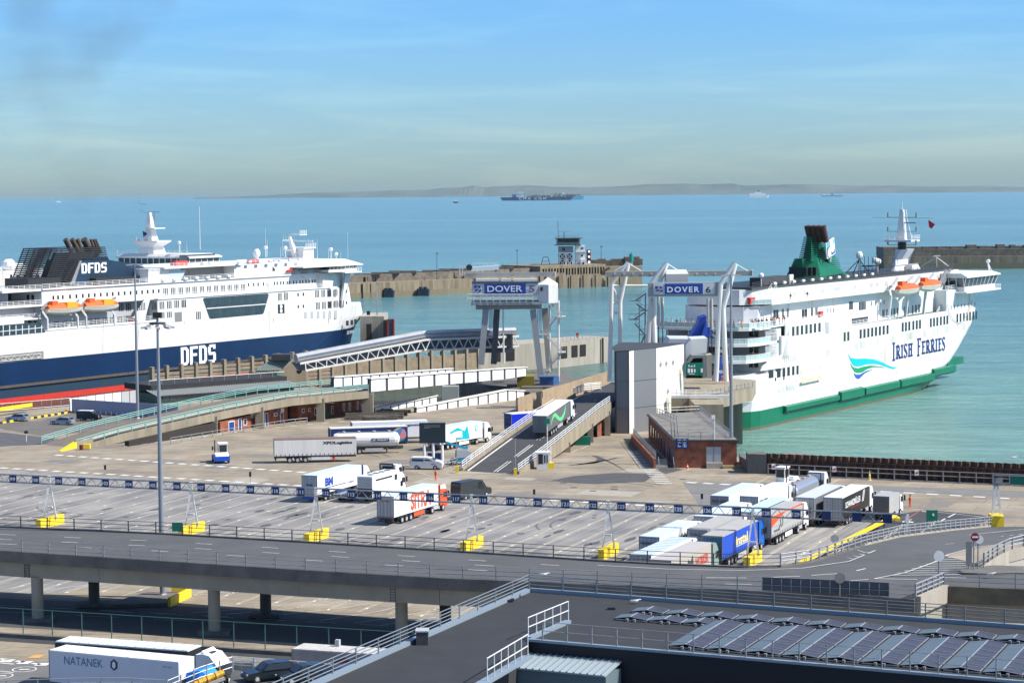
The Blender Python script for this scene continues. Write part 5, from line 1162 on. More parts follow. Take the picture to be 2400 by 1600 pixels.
# lifeboats of the Irish ferry
def davitI(x0,y0,x1,y1):
    q=MB();q.bar(I.S(x0,y0,-.2),I.S(x1,y1,2.6),.45,.6);q.build('davit',LTG,I.root)
for a_ in ((2088,672,2104,652),(2124,662,2140,648),(2140,668,2155,648),(2172,662,2188,641)): davitI(*a_)
for x in (2084,2124,2166): p=I.S(x,745-(x-2084)*.16,.6);q=MB();q.bar((p.x,.8,19.2),(p.x,.2,25),.5,.6);q.bar((p.x,.2,25),(p.x+1.5,1.5,28),.4);q.build('davit',WHS,I.root)
for (x,y,lb) in ((2126,676.5,'orange topped lifeboat on the green-hulled ferry, the one nearer the funnel'),(2178.5,667.5,'orange topped lifeboat on the green-hulled ferry, the one nearer the bridge')):
    c=I.S(x,y,-.9);put_boat(I,c.x,c.z,11.2,-.9,lb,'lifeboats of the green-hulled ferry',False)
c=I.S(2228,683,2);p=I.o+I.fx*c.x+I.fy*2;rb=thing('rescue_boat','small red rescue boat beside a red locker on the green-hulled ferry','boat',(p.x,p.y,p.z+c.z-.6),I.t);q=MB();q.rings([[(x,-w_,h),(x,-w_,0),(x,0,-.5),(x,w_,0),(x,w_,h)] for x,w_,h in ((-2.4,.7,.4),(0,.8,.4),(1.6,.7,.45),(2.6,.15,.6))]);q.build('hull',RED,rb);q=MB();q.box(-.8,.3,-.4,.4,.4,1.2);q.build('console',ORG,rb)
I.b('red_locker',RED,(I.S(2237,0,2).x,I.S(2246,0,2).x,1.4,2.6,24.7,26.8))
I.b('fore_house',WHS,(xD-4,xD+12,y1+.6,BW-4,24.6,27.6),(xD+12,99,7,BW-7,24.6,27.6))
I.rail([V(xD,.3,24.6),V(80,.3,24.6),V(88,1.4,24.6),V(99,5.2,24.6)],1.1,step=2.2)
# bridge with wing : roof px 2227..2341, y 636..643
yw0=-2.4;rA=I.S(2230,637,yw0);rB=I.S(2341,640,yw0);zr=rB.z
xa,xb=I.S(2262,640,yw0).x,rB.x
q=MB();q.box(xa,xb,yw0-.5,BW+2.9,zr-.35,zr);q.hexa([(xa,yw0-.5,zr),(xb,yw0-.5,zr),(xb,BW+2.9,zr),(xa,BW+2.9,zr)],[(xa,yw0+1,zr+.8),(xb-3,yw0+1,zr+.8),(xb-3,BW+1,zr+.8),(xa,BW+1,zr+.8)]);q.build('bridge_roof',WHS,I.root)
zf=zr-3.9;q=MB();q.hexa([(xa+1,yw0+.6,zf+1.2),(xb-2.2,yw0+.6,zf+1.2),(xb-2.2,BW+1.4,zf+1.2),(xa+1,BW+1.4,zf+1.2)],[(xa+.4,yw0,zr-.35),(xb-.7,yw0,zr-.35),(xb-.7,BW+2,zr-.35),(xa+.4,BW+2,zr-.35)]);q.build('bridge_windows',GLB,I.root)
q=MB();q.box(xa+.8,xb-2,yw0+.4,BW+1.6,zf,zf+1.2)
for i in range(9): t=i/8;x=xa+.5+(xb-xa-2.6)*t;q.bar((x+.3,yw0+.55,zf+1.2),(x+(t*1.3),yw0-.05,zr-.35),.16)
for i in range(14): yy=yw0+.6+i*2.0;q.bar((xa+.95,yy,zf+1.2),(xa+.35,yy,zr-.35),.18)
q.build('bridge',WHS,I.root);I.b('wing_platform',WHS,(xa-1,xb-.5,yw0-.8,3,zf-.4,zf));I.rail([V(xa-1,yw0-.7,zf),V(xb-.5,yw0-.7,zf)],1.2,step=1.5);I.b('bridge_house',WHS,(xa-3,xb-3,1.6,BW-1.6,24.6,zf))
q=MB();q.bar(I.S(2322,645,0)-V(0,0,1),I.S(2315,612,0),.3);q.bar(I.S(2315,615,0),I.S(2325,636,0),.15);q.ball(I.S(2316,612,0),.6,8);q.build('wing_mast',WH,I.root)
q=MB();q.bar(I.S(2210,666,2.6),I.S(2228,632,2.6),.3,.8);q.bar(I.S(2200,668,2.6),I.S(2217,633,2.6),.3,.8);q.quad(I.S(2212,666,2.7),I.S(2225,634,2.7),I.S(2215,634,2.7),I.S(2202,668,2.7));q.build('stairway',MDG,I.root)
q=MB();q.bar(I.S(2194,736,1.6),I.S(2217,690,1.6),.25,.7);q.bar(I.S(2204,736,1.6),I.S(2222,696,1.6),.25,.7);q.build('stairway',LTG,I.root)
# bow details
q=MB();a=I.X(2284,783,104);tb_=V(97.5,BM_-3.2,4.6);q.bar(V(97.2,BM_-4,5.2),V(97.2,BM_-4,12.5),.8,.5);q.build('bow_post',BLK,I.root);q=MB();q.box(88,100,BM_-6.8,BM_-2,3.6,5.4);q.hexa([(84,BM_-3,.6),(90,BM_-3,.6),(90,BM_+3,.6),(84,BM_+3,.6)],[(88,BM_-2.4,8),(93.5,BM_-2.4,8),(93.5,BM_+2,8),(88,BM_+2,8)]);q.build('bow_platform',GRNS,I.root)
q=MB();q.bar((82,5.2,10.0),(91.5,8.6,13.6),.5,.7);q.build('anchor_pocket',RUSTW,I.root)
I.b('signal_arm',MDG,(102.5,103.5,-.8,3,25.4,25.6))
# draped mooring rope
P=[I.S(x,y,-.25) for x,y in ((2220,712),(2224,732),(2233,747),(2246,757),(2256,755),(2264,742),(2272,722),(2280,702))];MB().path(P,.07,5).build('mooring_rope',LTG,I.root)
# passengers on the stern deck and terrace
random.seed(3);TOPS=[mat('top_'+n,c,.8) for n,c in dict(white=(.7,.7,.7),black=(.02,.02,.02),red=(.45,.05,.04),navy=(.02,.04,.12),peach=(.6,.3,.2),grey=(.25,.25,.25),teal=(.08,.25,.25)).items()]
LEGM=[MDG,BLK,mat('jeans',(.04,.07,.14),.8),mat('shorts_tan',(.4,.3,.2),.8)]
def onship(sh,x,y,z): p=sh.o+sh.fx*x+sh.fy*y;return V(p.x,p.y,p.z+z)
CN=['white','black','red','navy','peach','grey','teal']
for i in range(40):
    if i < 22: x,y=-48.6+random.uniform(0,1.2),2.2+i*.98
    else: x,y=-45.5+(i-22)*1.0,.9+random.uniform(0,1.2)
    k=random.randrange(7);person(onship(I,x,y,21.5),I.t+random.uniform(-2.5,2.5),TOPS[k],random.choice(LEGM),'passenger in %s top, %s along the stern rail of the green-hulled ferry from the %s' % (CN[k],ORD[i % 20],'left' if i < 20 else 'stairs'),'passengers lining the stern deck')
for (x,yy,z,k,lb) in ((I.S(1893,0,2.2).x,2.2,26.15,1,'dark clothed crew member on the upper walkway below the green funnel'),(I.S(1853,0,2.2).x,2.2,26.15,1,'dark clothed person leaning on the upper walkway left of the crew member'),(-41.8,2.6,11.7+3.0,4,'peach topped person on the lower stern terrace')): person(onship(I,x,yy,z),I.t,TOPS[k],BLK,lb)
for i in range(12): x=xs0+3+i*5.2;q=MB();q.tube((x,y1+1.0,30.2),(x+1.3,y1+1.0,30.2),.3,8);q.build('liferaft_canister',WH,I.root)
for i in range(16): x=-30+i*7.3;I.b('plate_seam',M['seam'],(x,x+.05,-.03,0,4.6,18.8)) if x < 74 else None
for x,y,h in ((1800,930,16),(1842,900,12),(1890,893,14),(1915,889,9),(1976,800,10),(2150,776,8),(2243,760,9),(2100,870,9),(2009,882,12)): I.patch('rust_streak',RUSTW,[(x,y),(x+2.2,y),(x+1.4,y+h),(x+.6,y+h)],th=.03)
# ============================================================ pier beside the blue-hulled ferry
W0=at(358,939,-6);W1_=V(-9.6,613,-6);W2=V(13.5,631,-6);W3=V(29.5,652,-6)
pr_=thing('fender_pier','concrete post and plank fender wall beside the blue hull','pier',W0,world=True)
wd=(W1_-W0).normalized();wn_=V(-wd.y,wd.x,0);LW=(W1_-W0).length
ztp=lambda t: 1.5+min(1,t/50)*1.5
n=25
PLK=mat('pier_plank',(.34,.27,.18),.85,col2=(.20,.15,.10),vscale=.5)
for i in range(n+1):
    p=W0+wd*(LW*i/n);z=ztp(LW*i/n)
    MB().hexa(*[[p+wd*a+wn_*b+V(0,0,h) for a,b in ((-.35,-.5),(.35,-.5),(.35,.9),(-.35,.9))] for h in (-1.5,6+z+.9)]).build('post',CONC,pr_)
    if i < n:
        q=W0+wd*(LW*(i+1)/n);solid=i > 12
        m=MB()
        for k in range(9):
            z0=-6+1.2+k*.98
            if z0+.7 > z+.1: break
            if solid and k < 6: continue
            m.bar(V(p.x,p.y,z0+.35),V(q.x,q.y,z0+.35),.2,.72,up=(0,0,1))
        if solid: m.bar(V(p.x,p.y,-3.2),V(q.x,q.y,-3.2),.25,6.2,up=(0,0,1))
        m.build('plank_bay',PLK,pr_)
MB().bar(W0+V(0,0,1),W1_+V(0,0,1),.6,1.2).build('footing_beam',CONC,pr_)
m=MB();m.slab([(W1_+wn_*.0).to_tuple()[:2],W2.to_tuple()[:2],W3.to_tuple()[:2],(W3.x-7,W3.y+5),(W1_.x-8,W1_.y+11)],-8,1.5)
ep=thing('old_pier','old concrete pier head with square dark openings behind the berth five gantry','pier',W2,world=True);m.build('body',CONL,ep)
dd=(W3-W2).normalized();d2=(W2-W1_).normalized();nn=V(dd.y,-dd.x,0)
for t in (1.0,6.2,10.4): p=W2+dd*t;m=MB();m.hexa(*[[p+dd*a+nn*b+V(0,0,h) for a,b in ((0,-.1),(3.0,-.1),(3.0,.12),(0,.12))] for h in (2.6,6.0)]);m.build('opening',DARK,ep)
for t in (5,10): p=W1_+d2*t;nn2=V(d2.y,-d2.x,0);m=MB();m.hexa(*[[p+d2*a+nn2*b+V(0,0,h) for a,b in ((0,-.1),(3.0,-.1),(3.0,.12),(0,.12))] for h in (3.0,6.4)]);m.build('opening',DARK,ep)
m=MB();p=W3+nn*.5;m.bar(p+V(-3,-4,-1),p+V(-3,-4,7.4),.5);m.build('timber_pile',TIMB,ep)
railing([V(W2.x,W2.y+.5,1.5),V(W3.x-.5,W3.y,1.5)],1.2,[.6,1.2],2,GALV,ep,r=.05)
p=W2+dd*11;rb_=thing('lifebuoy_post','red lifebuoy post on the old pier head','lifebuoy',V(p.x-1,p.y+1,1.5),world=True);MB().box(p.x-1.4,p.x-.6,p.y+.8,p.y+1.2,2.2,3.4).build('lifebuoy',RED,rb_);MB().box(p.x-1.06,p.x-.94,p.y+.94,p.y+1.06,1.5,2.2).build('post',MDG,rb_)
# dolphin at the bow
dl=thing('mooring_dolphin','concrete mooring dolphin with red edged fender panel at the blue ferry bow','dolphin',atY(890,800,668),world=True)
B6=lambda x,y,Y=668: atY(x,y,Y)
m=MB();a=B6(845,826);b=B6(900,741);m.box(a.x,b.x,668,690,-8,b.z);m.build('concrete_body',CONL,dl)
m=MB();m.box(b.x,B6(906,0).x,664,668.0,-7,b.z-1);m.build('steel_frame',DKG,dl)
m=MB();m.box(B6(901.5,0).x,B6(915,0).x,663,664,-7,b.z-.6);m.build('fender_panel',mat('fender_slate',(.07,.075,.10),.7),dl)
m=MB();m.box(B6(914.5,0).x,B6(917.5,0).x,662.8,664.2,-7,b.z-.6);m.box(B6(900,0).x,B6(902,0).x,662.8,664,-7,b.z-.6);m.build('red_edge',RED,dl)
m=MB();m.box(B6(850,0).x,B6(862,0).x,665,667,-6,B6(0,765).z);m.build('timber_rubbing',TIMB,dl)
m=MB();p=B6(884,738);m.bar(p,p+V(0,0,9),.35);[m.bar(p+V(-.35,0,k*.8),p+V(.35,0,k*.8+.6),.12) for k in range(11)];m.build('light_mast',LTG,dl);m=MB();m.hexa(*[[V(p.x-2.7+a,668+b,p.z+h) for a,b in ((-.5,0),(.5,0),(.5,1),(-.5,1))] for h in (0,1.2)]);m.build('bollard',BLK,dl)
# ============================================================ berth 5 linkspan, gangway and gantry
PANEL=mat('white_panel',(.80,.81,.82),.5,var=.05,vscale=.4);GIR=mat('girder_dark',(.05,.05,.055),.6)
def girder(name,label,a,b,ha,hb,n,group=None,thick=.5,inner=None,parent=None,white=True):
    """panelled edge girder from a to b (bottom points)"""
    r=parent or thing(name,label,'bridge',a,world=True,group=group);d=(b-a)/n;nrm=V(d.y,-d.x,0).normalized()*thick/2
    m=MB();up=lambda t: lerp(ha,hb,t)
    m.hexa([a-nrm,a+nrm,b+nrm,b-nrm],[V(a.x,a.y,a.z+ha)-nrm,V(a.x,a.y,a.z+ha)+nrm,V(b.x,b.y,b.z+hb)+nrm,V(b.x,b.y,b.z+hb)-nrm]);m.build('girder',GIR,r)
    for i in range(n):
        p=a+d*(i+.08);q=a+d*(i+.92);h0,h1=up(i/n),up((i+1)/n);u=nrm*1.25
        m=MB();m.hexa([p-u,p+u,q+u,q-u],[V(p.x,p.y,p.z+h0-.15)-u,V(p.x,p.y,p.z+h0-.15)+u,V(q.x,q.y,q.z+h1-.15)+u,V(q.x,q.y,q.z+h1-.15)-u]);m.build('panel',PANEL,r)
    m=MB();m.bar(V(a.x,a.y,a.z+ha),V(b.x,b.y,b.z+hb),thick*2.2,.22);m.build('top_flange',STLW,r)
    return r
la=V(*at(864,918,5.0));lb=V(*at(1180,888,1.9));lc=V(*at(1232,880,1.7))
off=V(-8.0,8.6,0)
ls=thing('linkspan_bridge','long white panelled link bridge running to the berth five gantry','bridge',la,world=True)
girder('','',la,lb,2.65,2.5,9,parent=ls);girder('','',lb,lc,2.5,2.0,2,parent=ls)
girder('','',la+off,lb+off+V(-4,-3,0),2.3,2.1,14,parent=ls)
m=MB();m.hexa([la,lb,lb+off,la+off],[la+V(0,0,.3),lb+V(0,0,.3),lb+off+V(0,0,.3),la+off+V(0,0,.3)]);m.hexa([lb,lc,lc+off,lb+off],[lb+V(0,0,.3),lc+V(0,0,.3),lc+off+V(0,0,.3),lb+off+V(0,0,.3)]);m.build('deck',GIR,ls)
m=MB();m.box(lc.x-2,lc.x+2,lc.y-1,lc.y+8,-1.5,1.6);m.build('yellow_buffer',mat('buffer_olive',(.22,.18,.02),.6),ls)
# lower linkspan : crop3 units .1913 from 850,820
g3=lambda u,v,z=0: at(850+u*.1913,820+v*.1913,z)
lo=thing('linkspan_bridge','low white panelled barrier bridge on the brown apron','bridge',g3(620,800,0),world=True)
girder('','',g3(640,800,-.6),g3(1765,655,-.6),1.6,3.0,9,parent=lo);girder('','',g3(1765,655,-.6),g3(1970,620,-.6),3.0,2.2,2,parent=lo)
girder('','',g3(130,795,-.9),g3(900,662,-.9),1.3,1.9,8,parent=lo)
m=MB();P=[g3(640,800,-.5),g3(1765,655,-.5),g3(1000,640,-.5),g3(130,795,-.5)];m.hexa(P,[p+V(0,0,.3) for p in P]);m.build('deck',COND,lo)
m=MB();a=g3(975,655,0);m.box(a.x,a.x+3.5,a.y,a.y+3,-1,3.6);m.build('machine_box',mat('box_greygreen',(.30,.33,.30),.6),lo);
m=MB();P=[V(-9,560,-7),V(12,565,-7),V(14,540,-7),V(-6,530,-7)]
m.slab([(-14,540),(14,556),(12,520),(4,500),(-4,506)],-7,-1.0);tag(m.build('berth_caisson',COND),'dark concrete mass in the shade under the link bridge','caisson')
# covered gangway: a trussed tube from the concrete lobby to the gantry
ga=[V(*atY(716,868,503)),V(*atY(997,832-12,521)),V(*atY(1216,811,535))]
tp_=[V(*atY(703,834,503)),V(*atY(997,779,521)),V(*atY(1216,771,535))]
gwv=V(-2.2,2.6,0)
gg=thing('gangway','covered passenger gangway with white zigzag truss sloping up to berth five','gangway',ga[0],world=True)
ROOFS=mat('gangway_roof',(.44,.45,.45),.35,.2,var=.15,vscale=.6)
for i in range(2):
    a,b,c,d=ga[i],ga[i+1],tp_[i],tp_[i+1]
    m=MB();m.tube(c+gwv*.5-V(0,0,.75),d+gwv*.5-V(0,0,.75),1.15,12);m.build('barrel_roof',ROOFS,gg)
    m=MB();m.bar(c+gwv*.5-V(0,.0,.35)-gwv*.38,d+gwv*.5-V(0,0,.35)-gwv*.38,.12,.12);m.build('blue_stripe',mat('stripe_blue',(.08,.11,.28),.5),gg)
    m=MB();m.bar(a,b,.3,.4);m.bar(a+gwv,b+gwv,.3,.4);
    u0=c-V(0,0,1.75);u1=d-V(0,0,1.75);m.bar(u0,u1,.3,.5);m.bar(u0+gwv,u1+gwv,.3,.4);m.build('chord',STLW,gg)
    nz_=12 if i==0 else 10;m=MB()
    for k in range(nz_):
        p,q=a.lerp(b,k/nz_),a.lerp(b,(k+1)/nz_);r_=u0.lerp(u1,(k+.5)/nz_);m.bar(p+(q-p)*.04,r_,.2);m.bar(r_,q,.2);m.bar(q,q+gwv,.1)
    m.build('zigzag_bracing',WHS,gg)
    m=MB();m.hexa([a,b,b+gwv,a+gwv],[a+V(0,0,.2),b+V(0,0,.2),b+gwv+V(0,0,.2),a+gwv+V(0,0,.2)]);m.build('floor',DKG,gg)
    m=MB();m.hexa([a+gwv*.9,b+gwv*.9,b+gwv,a+gwv],[u0+gwv*.9,u1+gwv*.9,u1+gwv,u0+gwv]);m.build('far_wall',MDG,gg)
m=MB();e=tp_[2];m.box(e.x-9,e.x-1.5,e.y-2,e.y+3,e.z-5.6,e.z-1);m.build('end_cabin',mat('cabin_slate',(.10,.115,.13),.5),gg);m=MB();m.box(e.x-4,e.x-1.9,e.y-2.1,e.y-2,e.z-4.2,e.z-1.2);m.build('cabin_window',GLB,gg)
# gantry 5 : crop6 units .1913 from 1050,600 ; front plane
GY5=520
g6=lambda u,v,dy=0: atY(1050+u*.1913,600+v*.1913,GY5+dy)
def g6b(mb,u0,u1,v0,v1,d0,d1): a=g6(u0,v1);b=g6(u1,v0);mb.box(a.x,b.x,GY5+d0,GY5+d1,a.z,b.z);return mb
SG5=mat('gantry_grey',(.34,.35,.35),.55,var=.12,vscale=.6)
g5=thing('berth_gantry','grey portal gantry with blue DOVER 5 sign over the link bridge','gantry',g6(700,1500),world=True)
m=MB();g6b(m,295,1110,325,500,0,9);m.build('machinery_house',mat('house_white',(.62,.63,.64),.5,var=.05),g5)
m=MB();g6b(m,290,1115,316,332,-.4,9.4);m.build('house_eave',DKG,g5)
m=MB();g6b(m,340,615,282,316,2,7);g6b(m,650,770,282,316,2,7);g6b(m,805,1090,282,316,2,7);m.build('roof_lantern',STLW,g5)
m=MB();a=g6(1110,575);b=g6(1232,575);c=g6(1350,575);hz=g6(1110,350).z;
m.hexa([(a.x,GY5,a.z),(b.x,GY5-1.4,a.z),(c.x,GY5+.4,a.z),(c.x,GY5+9,a.z),(a.x,GY5+9,a.z)],[(a.x,GY5,hz),(b.x,GY5-1.4,hz),(c.x,GY5+.4,hz),(c.x,GY5+9,hz),(a.x,GY5+9,hz)])
m.add([(a.x,GY5,hz),(b.x,GY5-1.4,hz),(c.x,GY5+.4,hz),(c.x,GY5+9,hz),(a.x,GY5+9,hz),(b.x,GY5+4,g6(0,278).z)],[(0,1,5),(1,2,5),(2,3,5),(3,4,5),(4,0,5)]);m.build('control_cabin',WHS,g5)
m=MB();g6b(m,1128,1155,380,425,-.9,-.5);m.build('exhaust_mark',BLK,g5)
m=MB();g6b(m,298,1105,335,462,-.25,0);m.build('sign_board',mat('sign_offwhite',(.55,.57,.60),.5),g5)
m=MB();g6b(m,447,952,337,464,-.35,-.2);m.build('sign_panel',mat('dover_blue',(.01,.055,.30),.45),g5)
m=MB();a=g6(482,440,-.4);b=g6(910,360,-.4);m.text('DOVER',a,(1,0,0),(0,0,1),b.x-a.x,b.z-a.z,bold=.01);m.build('sign_lettering',mat('letter_white',(.8,.8,.8),.5),g5)
m=MB();a=g6(992,445,-.4);b=g6(1060,360,-.4);m.text('5',a,(1,0,0),(0,0,1),b.x-a.x,b.z-a.z,bold=.03);m.build('sign_number',mat('digit_slate',(.10,.12,.22),.5),g5)
def portlogo(G,par,us,vs,su,sv):
    m=MB()
    for q in (((0,.1),(.35,0),(.4,.3),(.15,.55)),((.45,.05),(.9,.15),(.8,.5),(.6,.35)),((.1,.7),(.5,.55),(.55,.75),(.25,.95)),((.6,.8),(.95,.55),(.95,.95),(.65,1))):
        m.extr([G(us+a*su,vs+b*sv) for a,b in q],(0,-.08,0))
    m.build('port_emblem',mat('emblem_navy',(.02,.04,.2),.5),par)
portlogo(lambda u,v: g6(u,v,-.26),g5,315,355,95,85)
m=MB();m.box(g6(215,0).x,g6(1320,0).x,GY5+5,GY5+6.5,g6(0,268).z,g6(0,218).z);m.build('runway_beam',mat('runway_grey',(.30,.30,.29),.6,var=.1),g5)
m=MB();m.box(g6(1312,0).x,g6(1325,0).x,GY5+4.8,GY5+6.7,g6(0,270).z,g6(0,216).z);m.build('beam_end',WHS,g5)
m=MB();g6b(m,285,1140,560,600,-1.5,9.5);g6b(m,340,1150,600,655,0,8);m.build('portal_beam',SG5,g5)
railing([g6(235,572,-1.6),g6(1040,572,-1.6)],2.0,[1.0,2.0],1.55,STLW,g5,r=.09,pr=.07)
for (u0,v0,u1,v1,d0,d1,mm) in ((463,650,405,1330,0,-.5,SG5),(600,650,560,1320,7,7.5,mat('leg_dark',(.12,.125,.13),.6)),(1040,655,1140,1500,0,-.5,SG5),(1185,640,1245,1440,7,7.5,mat('leg_warm',(.40,.37,.32),.6))):
    m=MB();m.bar(g6(u0,v0,d0),g6(u1,v1,d1),1.45,1.2);m.build('leg',mm,g5)
for u in (505,520,535,550,1100,1117,1133,1150): m=MB();m.tube(g6(u,655,3),g6(u,1000,3),.09,5);m.build('lift_rope',mat('rope_blue',(.28,.40,.5),.5),g5)
m=MB();m.tube(g6(675,655,-.3),g6(682,1310,-.3),.2,6);m.build('downpipe',WHS,g5)
m=MB();m.tube(g6(1245,600,3),g6(1245,1420,3),.25,8);m.tube(g6(1355,545,3),g6(1355,1600,3),.25,8);m.build('stair_column',WHS,g5)
# stair tower of the gantry : zigzag flights
zz=[(1270,585,1390,745),(1330,750,1170,960),(1200,970,1390,1180),(1400,1180,1200,1400),(1190,1400,1420,1600)]
for i,(u0,v0,u1,v1) in enumerate(zz):
    q=MB()
    for dy in (2.5+(i % 2),3.6+(i % 2)):
        q.bar(g6(u0,v0,dy),g6(u1,v1,dy),.12,.35);q.bar(g6(u0,v0-28,dy),g6(u1,v1-28,dy),.09);q.bar(g6(u0,v0-54,dy),g6(u1,v1-54,dy),.09)
    q.build('stair_flight',STLW,g5)
    a=g6(min(u1,u1),v1,2.2);q=MB();q.box(a.x-1.1,a.x+1.1,a.y,a.y+2.6,a.z-.15,a.z+.1);
    for s_ in (-1.05,1.05): q.bar((a.x+s_,a.y,a.z),(a.x+s_,a.y,a.z+1.1),.07)
    q.bar((a.x-1.05,a.y,a.z+1.1),(a.x+1.05,a.y,a.z+1.1),.07);q.bar((a.x-1.05,a.y,a.z+.55),(a.x+1.05,a.y,a.z+.55),.06);q.build('landing',STLW,g5)
bk_=thing('blue_cabin','small blue equipment cabin at the foot of the berth five gantry','cabin',atY(1287,907,512),world=True)
a=atY(1265,908,512);b=atY(1297,884,512);c=atY(1311,908,515)
q=MB();q.hexa([(a.x,512,a.z),(b.x,512,a.z),(c.x,516,a.z),(a.x+1,517,a.z)],[(a.x,512,b.z),(b.x,512,b.z),(c.x,516,b.z),(a.x+1,517,b.z)]);q.build('walls',mat('cabin_blue',(.035,.09,.24),.5),bk_)
q=MB();q.box(a.x-.2,b.x+.2,511.7,516,b.z,b.z+.25);q.build('roof',mat('cabin_roof',(.07,.14,.30),.5),bk_)
# ground under gantry 5
m=MB();m.slab([(2,508),(19,508),(17,534),(4,534)],-7.5,-.6);struct('quay_platform',m,COND)
# ============================================================ concrete lobby with glazed slope
c4=lambda u,v,Y: atY(420+u*.1913,700+v*.1913,Y)
lb_=thing('gangway_lobby','concrete lobby with sloping glazed roof and round windows at the gangway foot','building',at(657,906,0),world=True)
A=at(657,904,0);B=at(717.5,900,0);Cc=at(591,906,0);zt=top(A,868);zr_=top(B,841)
dv=(B-A);sv=(Cc-A)
CB=mat('lobby_concrete',(.25,.205,.15),.85,col2=(.18,.145,.105),vscale=.5,streak=1);CDK=mat('lobby_shaded_front',(.055,.055,.045),.7,var=.3,vscale=.6)  # front panel is darkened: the wall's shade is in its colour
m=MB();T=lambda P,z: V(P.x,P.y,z)
mid=A+dv*.28
prof=[T(A,0),T(B,0),T(B,zr_),T(A+dv*.62,zr_),T(A+dv*.03,zt)]
m.extr(prof,sv*.92);m.build('walls',CB,lb_)
m=MB();o=V(sv.y,-sv.x,0).normalized()*-.1
back=V(.0,0,0);nA=V(-sv.y,sv.x,0).normalized();nA=nA if nA.y < 0 else -nA
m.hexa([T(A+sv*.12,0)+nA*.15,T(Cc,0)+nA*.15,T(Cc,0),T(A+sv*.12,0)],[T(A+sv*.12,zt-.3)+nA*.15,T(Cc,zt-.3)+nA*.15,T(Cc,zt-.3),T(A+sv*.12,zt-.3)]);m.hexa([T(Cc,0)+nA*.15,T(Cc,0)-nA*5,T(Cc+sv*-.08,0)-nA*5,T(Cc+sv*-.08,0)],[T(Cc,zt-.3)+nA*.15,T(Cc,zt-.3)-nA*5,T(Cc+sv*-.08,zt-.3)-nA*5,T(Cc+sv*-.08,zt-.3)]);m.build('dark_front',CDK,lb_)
for t in (.78,.55,.3):
    p=T(A+sv*t,zt-2.1)+nA*.16;q=MB();ex=sv.normalized();P=[p+ex*math.cos(k*math.pi/8)*.75+V(0,0,math.sin(k*math.pi/8)*.75) for k in range(16)];q.extr(P,nA*.08);q.build('round_window',GLB,lb_)
s0_,s1_=T(A+dv*.03,zt+.06),T(A+dv*.62,zr_+.06)
m=MB();m.hexa([s0_+sv*.06,s1_+sv*.06,s1_+sv*.86,s0_+sv*.86],[s0_+sv*.06+V(0,0,.1),s1_+sv*.06+V(0,0,.1),s1_+sv*.86+V(0,0,.1),s0_+sv*.86+V(0,0,.1)]);m.build('glazed_slope',GLB,lb_)
m=MB()
for k in range(10): t=.06+.8*k/9;m.bar(s0_+sv*t+V(0,0,.15),s1_+sv*t+V(0,0,.15),.14)
m.bar(s0_+sv*.06+V(0,0,.15),s0_+sv*.86+V(0,0,.15),.16);m.build('glazing_bars',mat('bar_greygreen',(.30,.38,.34),.5),lb_)
p=A+dv*.74;nB=V(dv.y,-dv.x,0).normalized();q=MB();ex=dv.normalized();P=[T(p,zr_-2.6)+nB*.03+ex*math.cos(k*math.pi/8)*.7+V(0,0,math.sin(k*math.pi/8)*.7) for k in range(16)];q.extr(P,nB*.06);q.build('round_window',GLS,lb_)
m=MB();p=A+dv*.03+sv*.02;m.hexa([T(A+dv*.01,0)+nA*.06,T(A+sv*.11,0)+nA*.06,T(A+sv*.11,0)+nA*.12,T(A+dv*.01,0)+nA*.12],[q_+V(0,0,3) for q_ in (T(A+dv*.01,0)+nA*.06,T(A+sv*.11,0)+nA*.06,T(A+sv*.11,0)+nA*.12,T(A+dv*.01,0)+nA*.12)]);m.build('turquoise_door',mat('door_turquoise',(.04,.38,.34),.5),lb_)
m=MB();p=T(A+dv*.55+sv*.45,zr_);m.box(p.x-2.2,p.x+2.2,p.y-1.5,p.y+2,zr_,zr_+1.4);m.build('plant_box',DKG,lb_)
# dark roofed terminal hut left of it
hu=thing('quay_building','low building with black flat roof and pale slatted canopy behind the turquoise ramp','building',at(450,945,0),world=True)
a=at(372,946,0);b=at(690,922,0);d=(b-a);nrm=V(-d.y,d.x,0).normalized();nrm=nrm if nrm.y > 0 else -nrm
q=MB();q.hexa([a,b,b+nrm*14,a+nrm*14],[p+V(0,0,1.9) for p in (a,b,b+nrm*14,a+nrm*14)]);q.build('walls',mat('hut_green',(.015,.07,.055),.6),hu)
q=MB();f=-nrm*1.2;q.hexa([a+f+V(-1,0,1.7),b+f+V(0,0,1.7),b+nrm*3+V(0,0,2.5),a+nrm*3+V(-1,0,2.5)],[p+V(0,0,.12) for p in (a+f+V(-1,0,1.7),b+f+V(0,0,1.7),b+nrm*3+V(0,0,2.5),a+nrm*3+V(-1,0,2.5))]);q.build('canopy',mat('canopy_grey',(.20,.21,.20),.6),hu)
q=MB()
for i in range(58): t=i/57;q.bar((a+d*t)+f+V(-1*(1-t),0,1.9),(a+d*t)+nrm*3+V(-1*(1-t),0,2.7),.16)
q.build('canopy_battens',mat('batten',(.50,.52,.50),.6),hu)
q=MB();q.hexa([a+nrm*3+V(0,0,2.4),b+nrm*3+V(0,0,2.4),b+nrm*15+V(0,0,2.4),a+nrm*15+V(0,0,2.4)],[p+V(0,0,3.7) for p in (a+nrm*3,b+nrm*3,b+nrm*15,a+nrm*15)]);q.build('flat_roof',mat('roof_black',(.025,.026,.028),.8,var=.3,vscale=.5),hu)
railing([a+nrm*4+V(0,0,3.7),b+nrm*4+V(0,0,3.7)],1.0,[1.0],3.2,GALV,hu,r=.05,pr=.04)
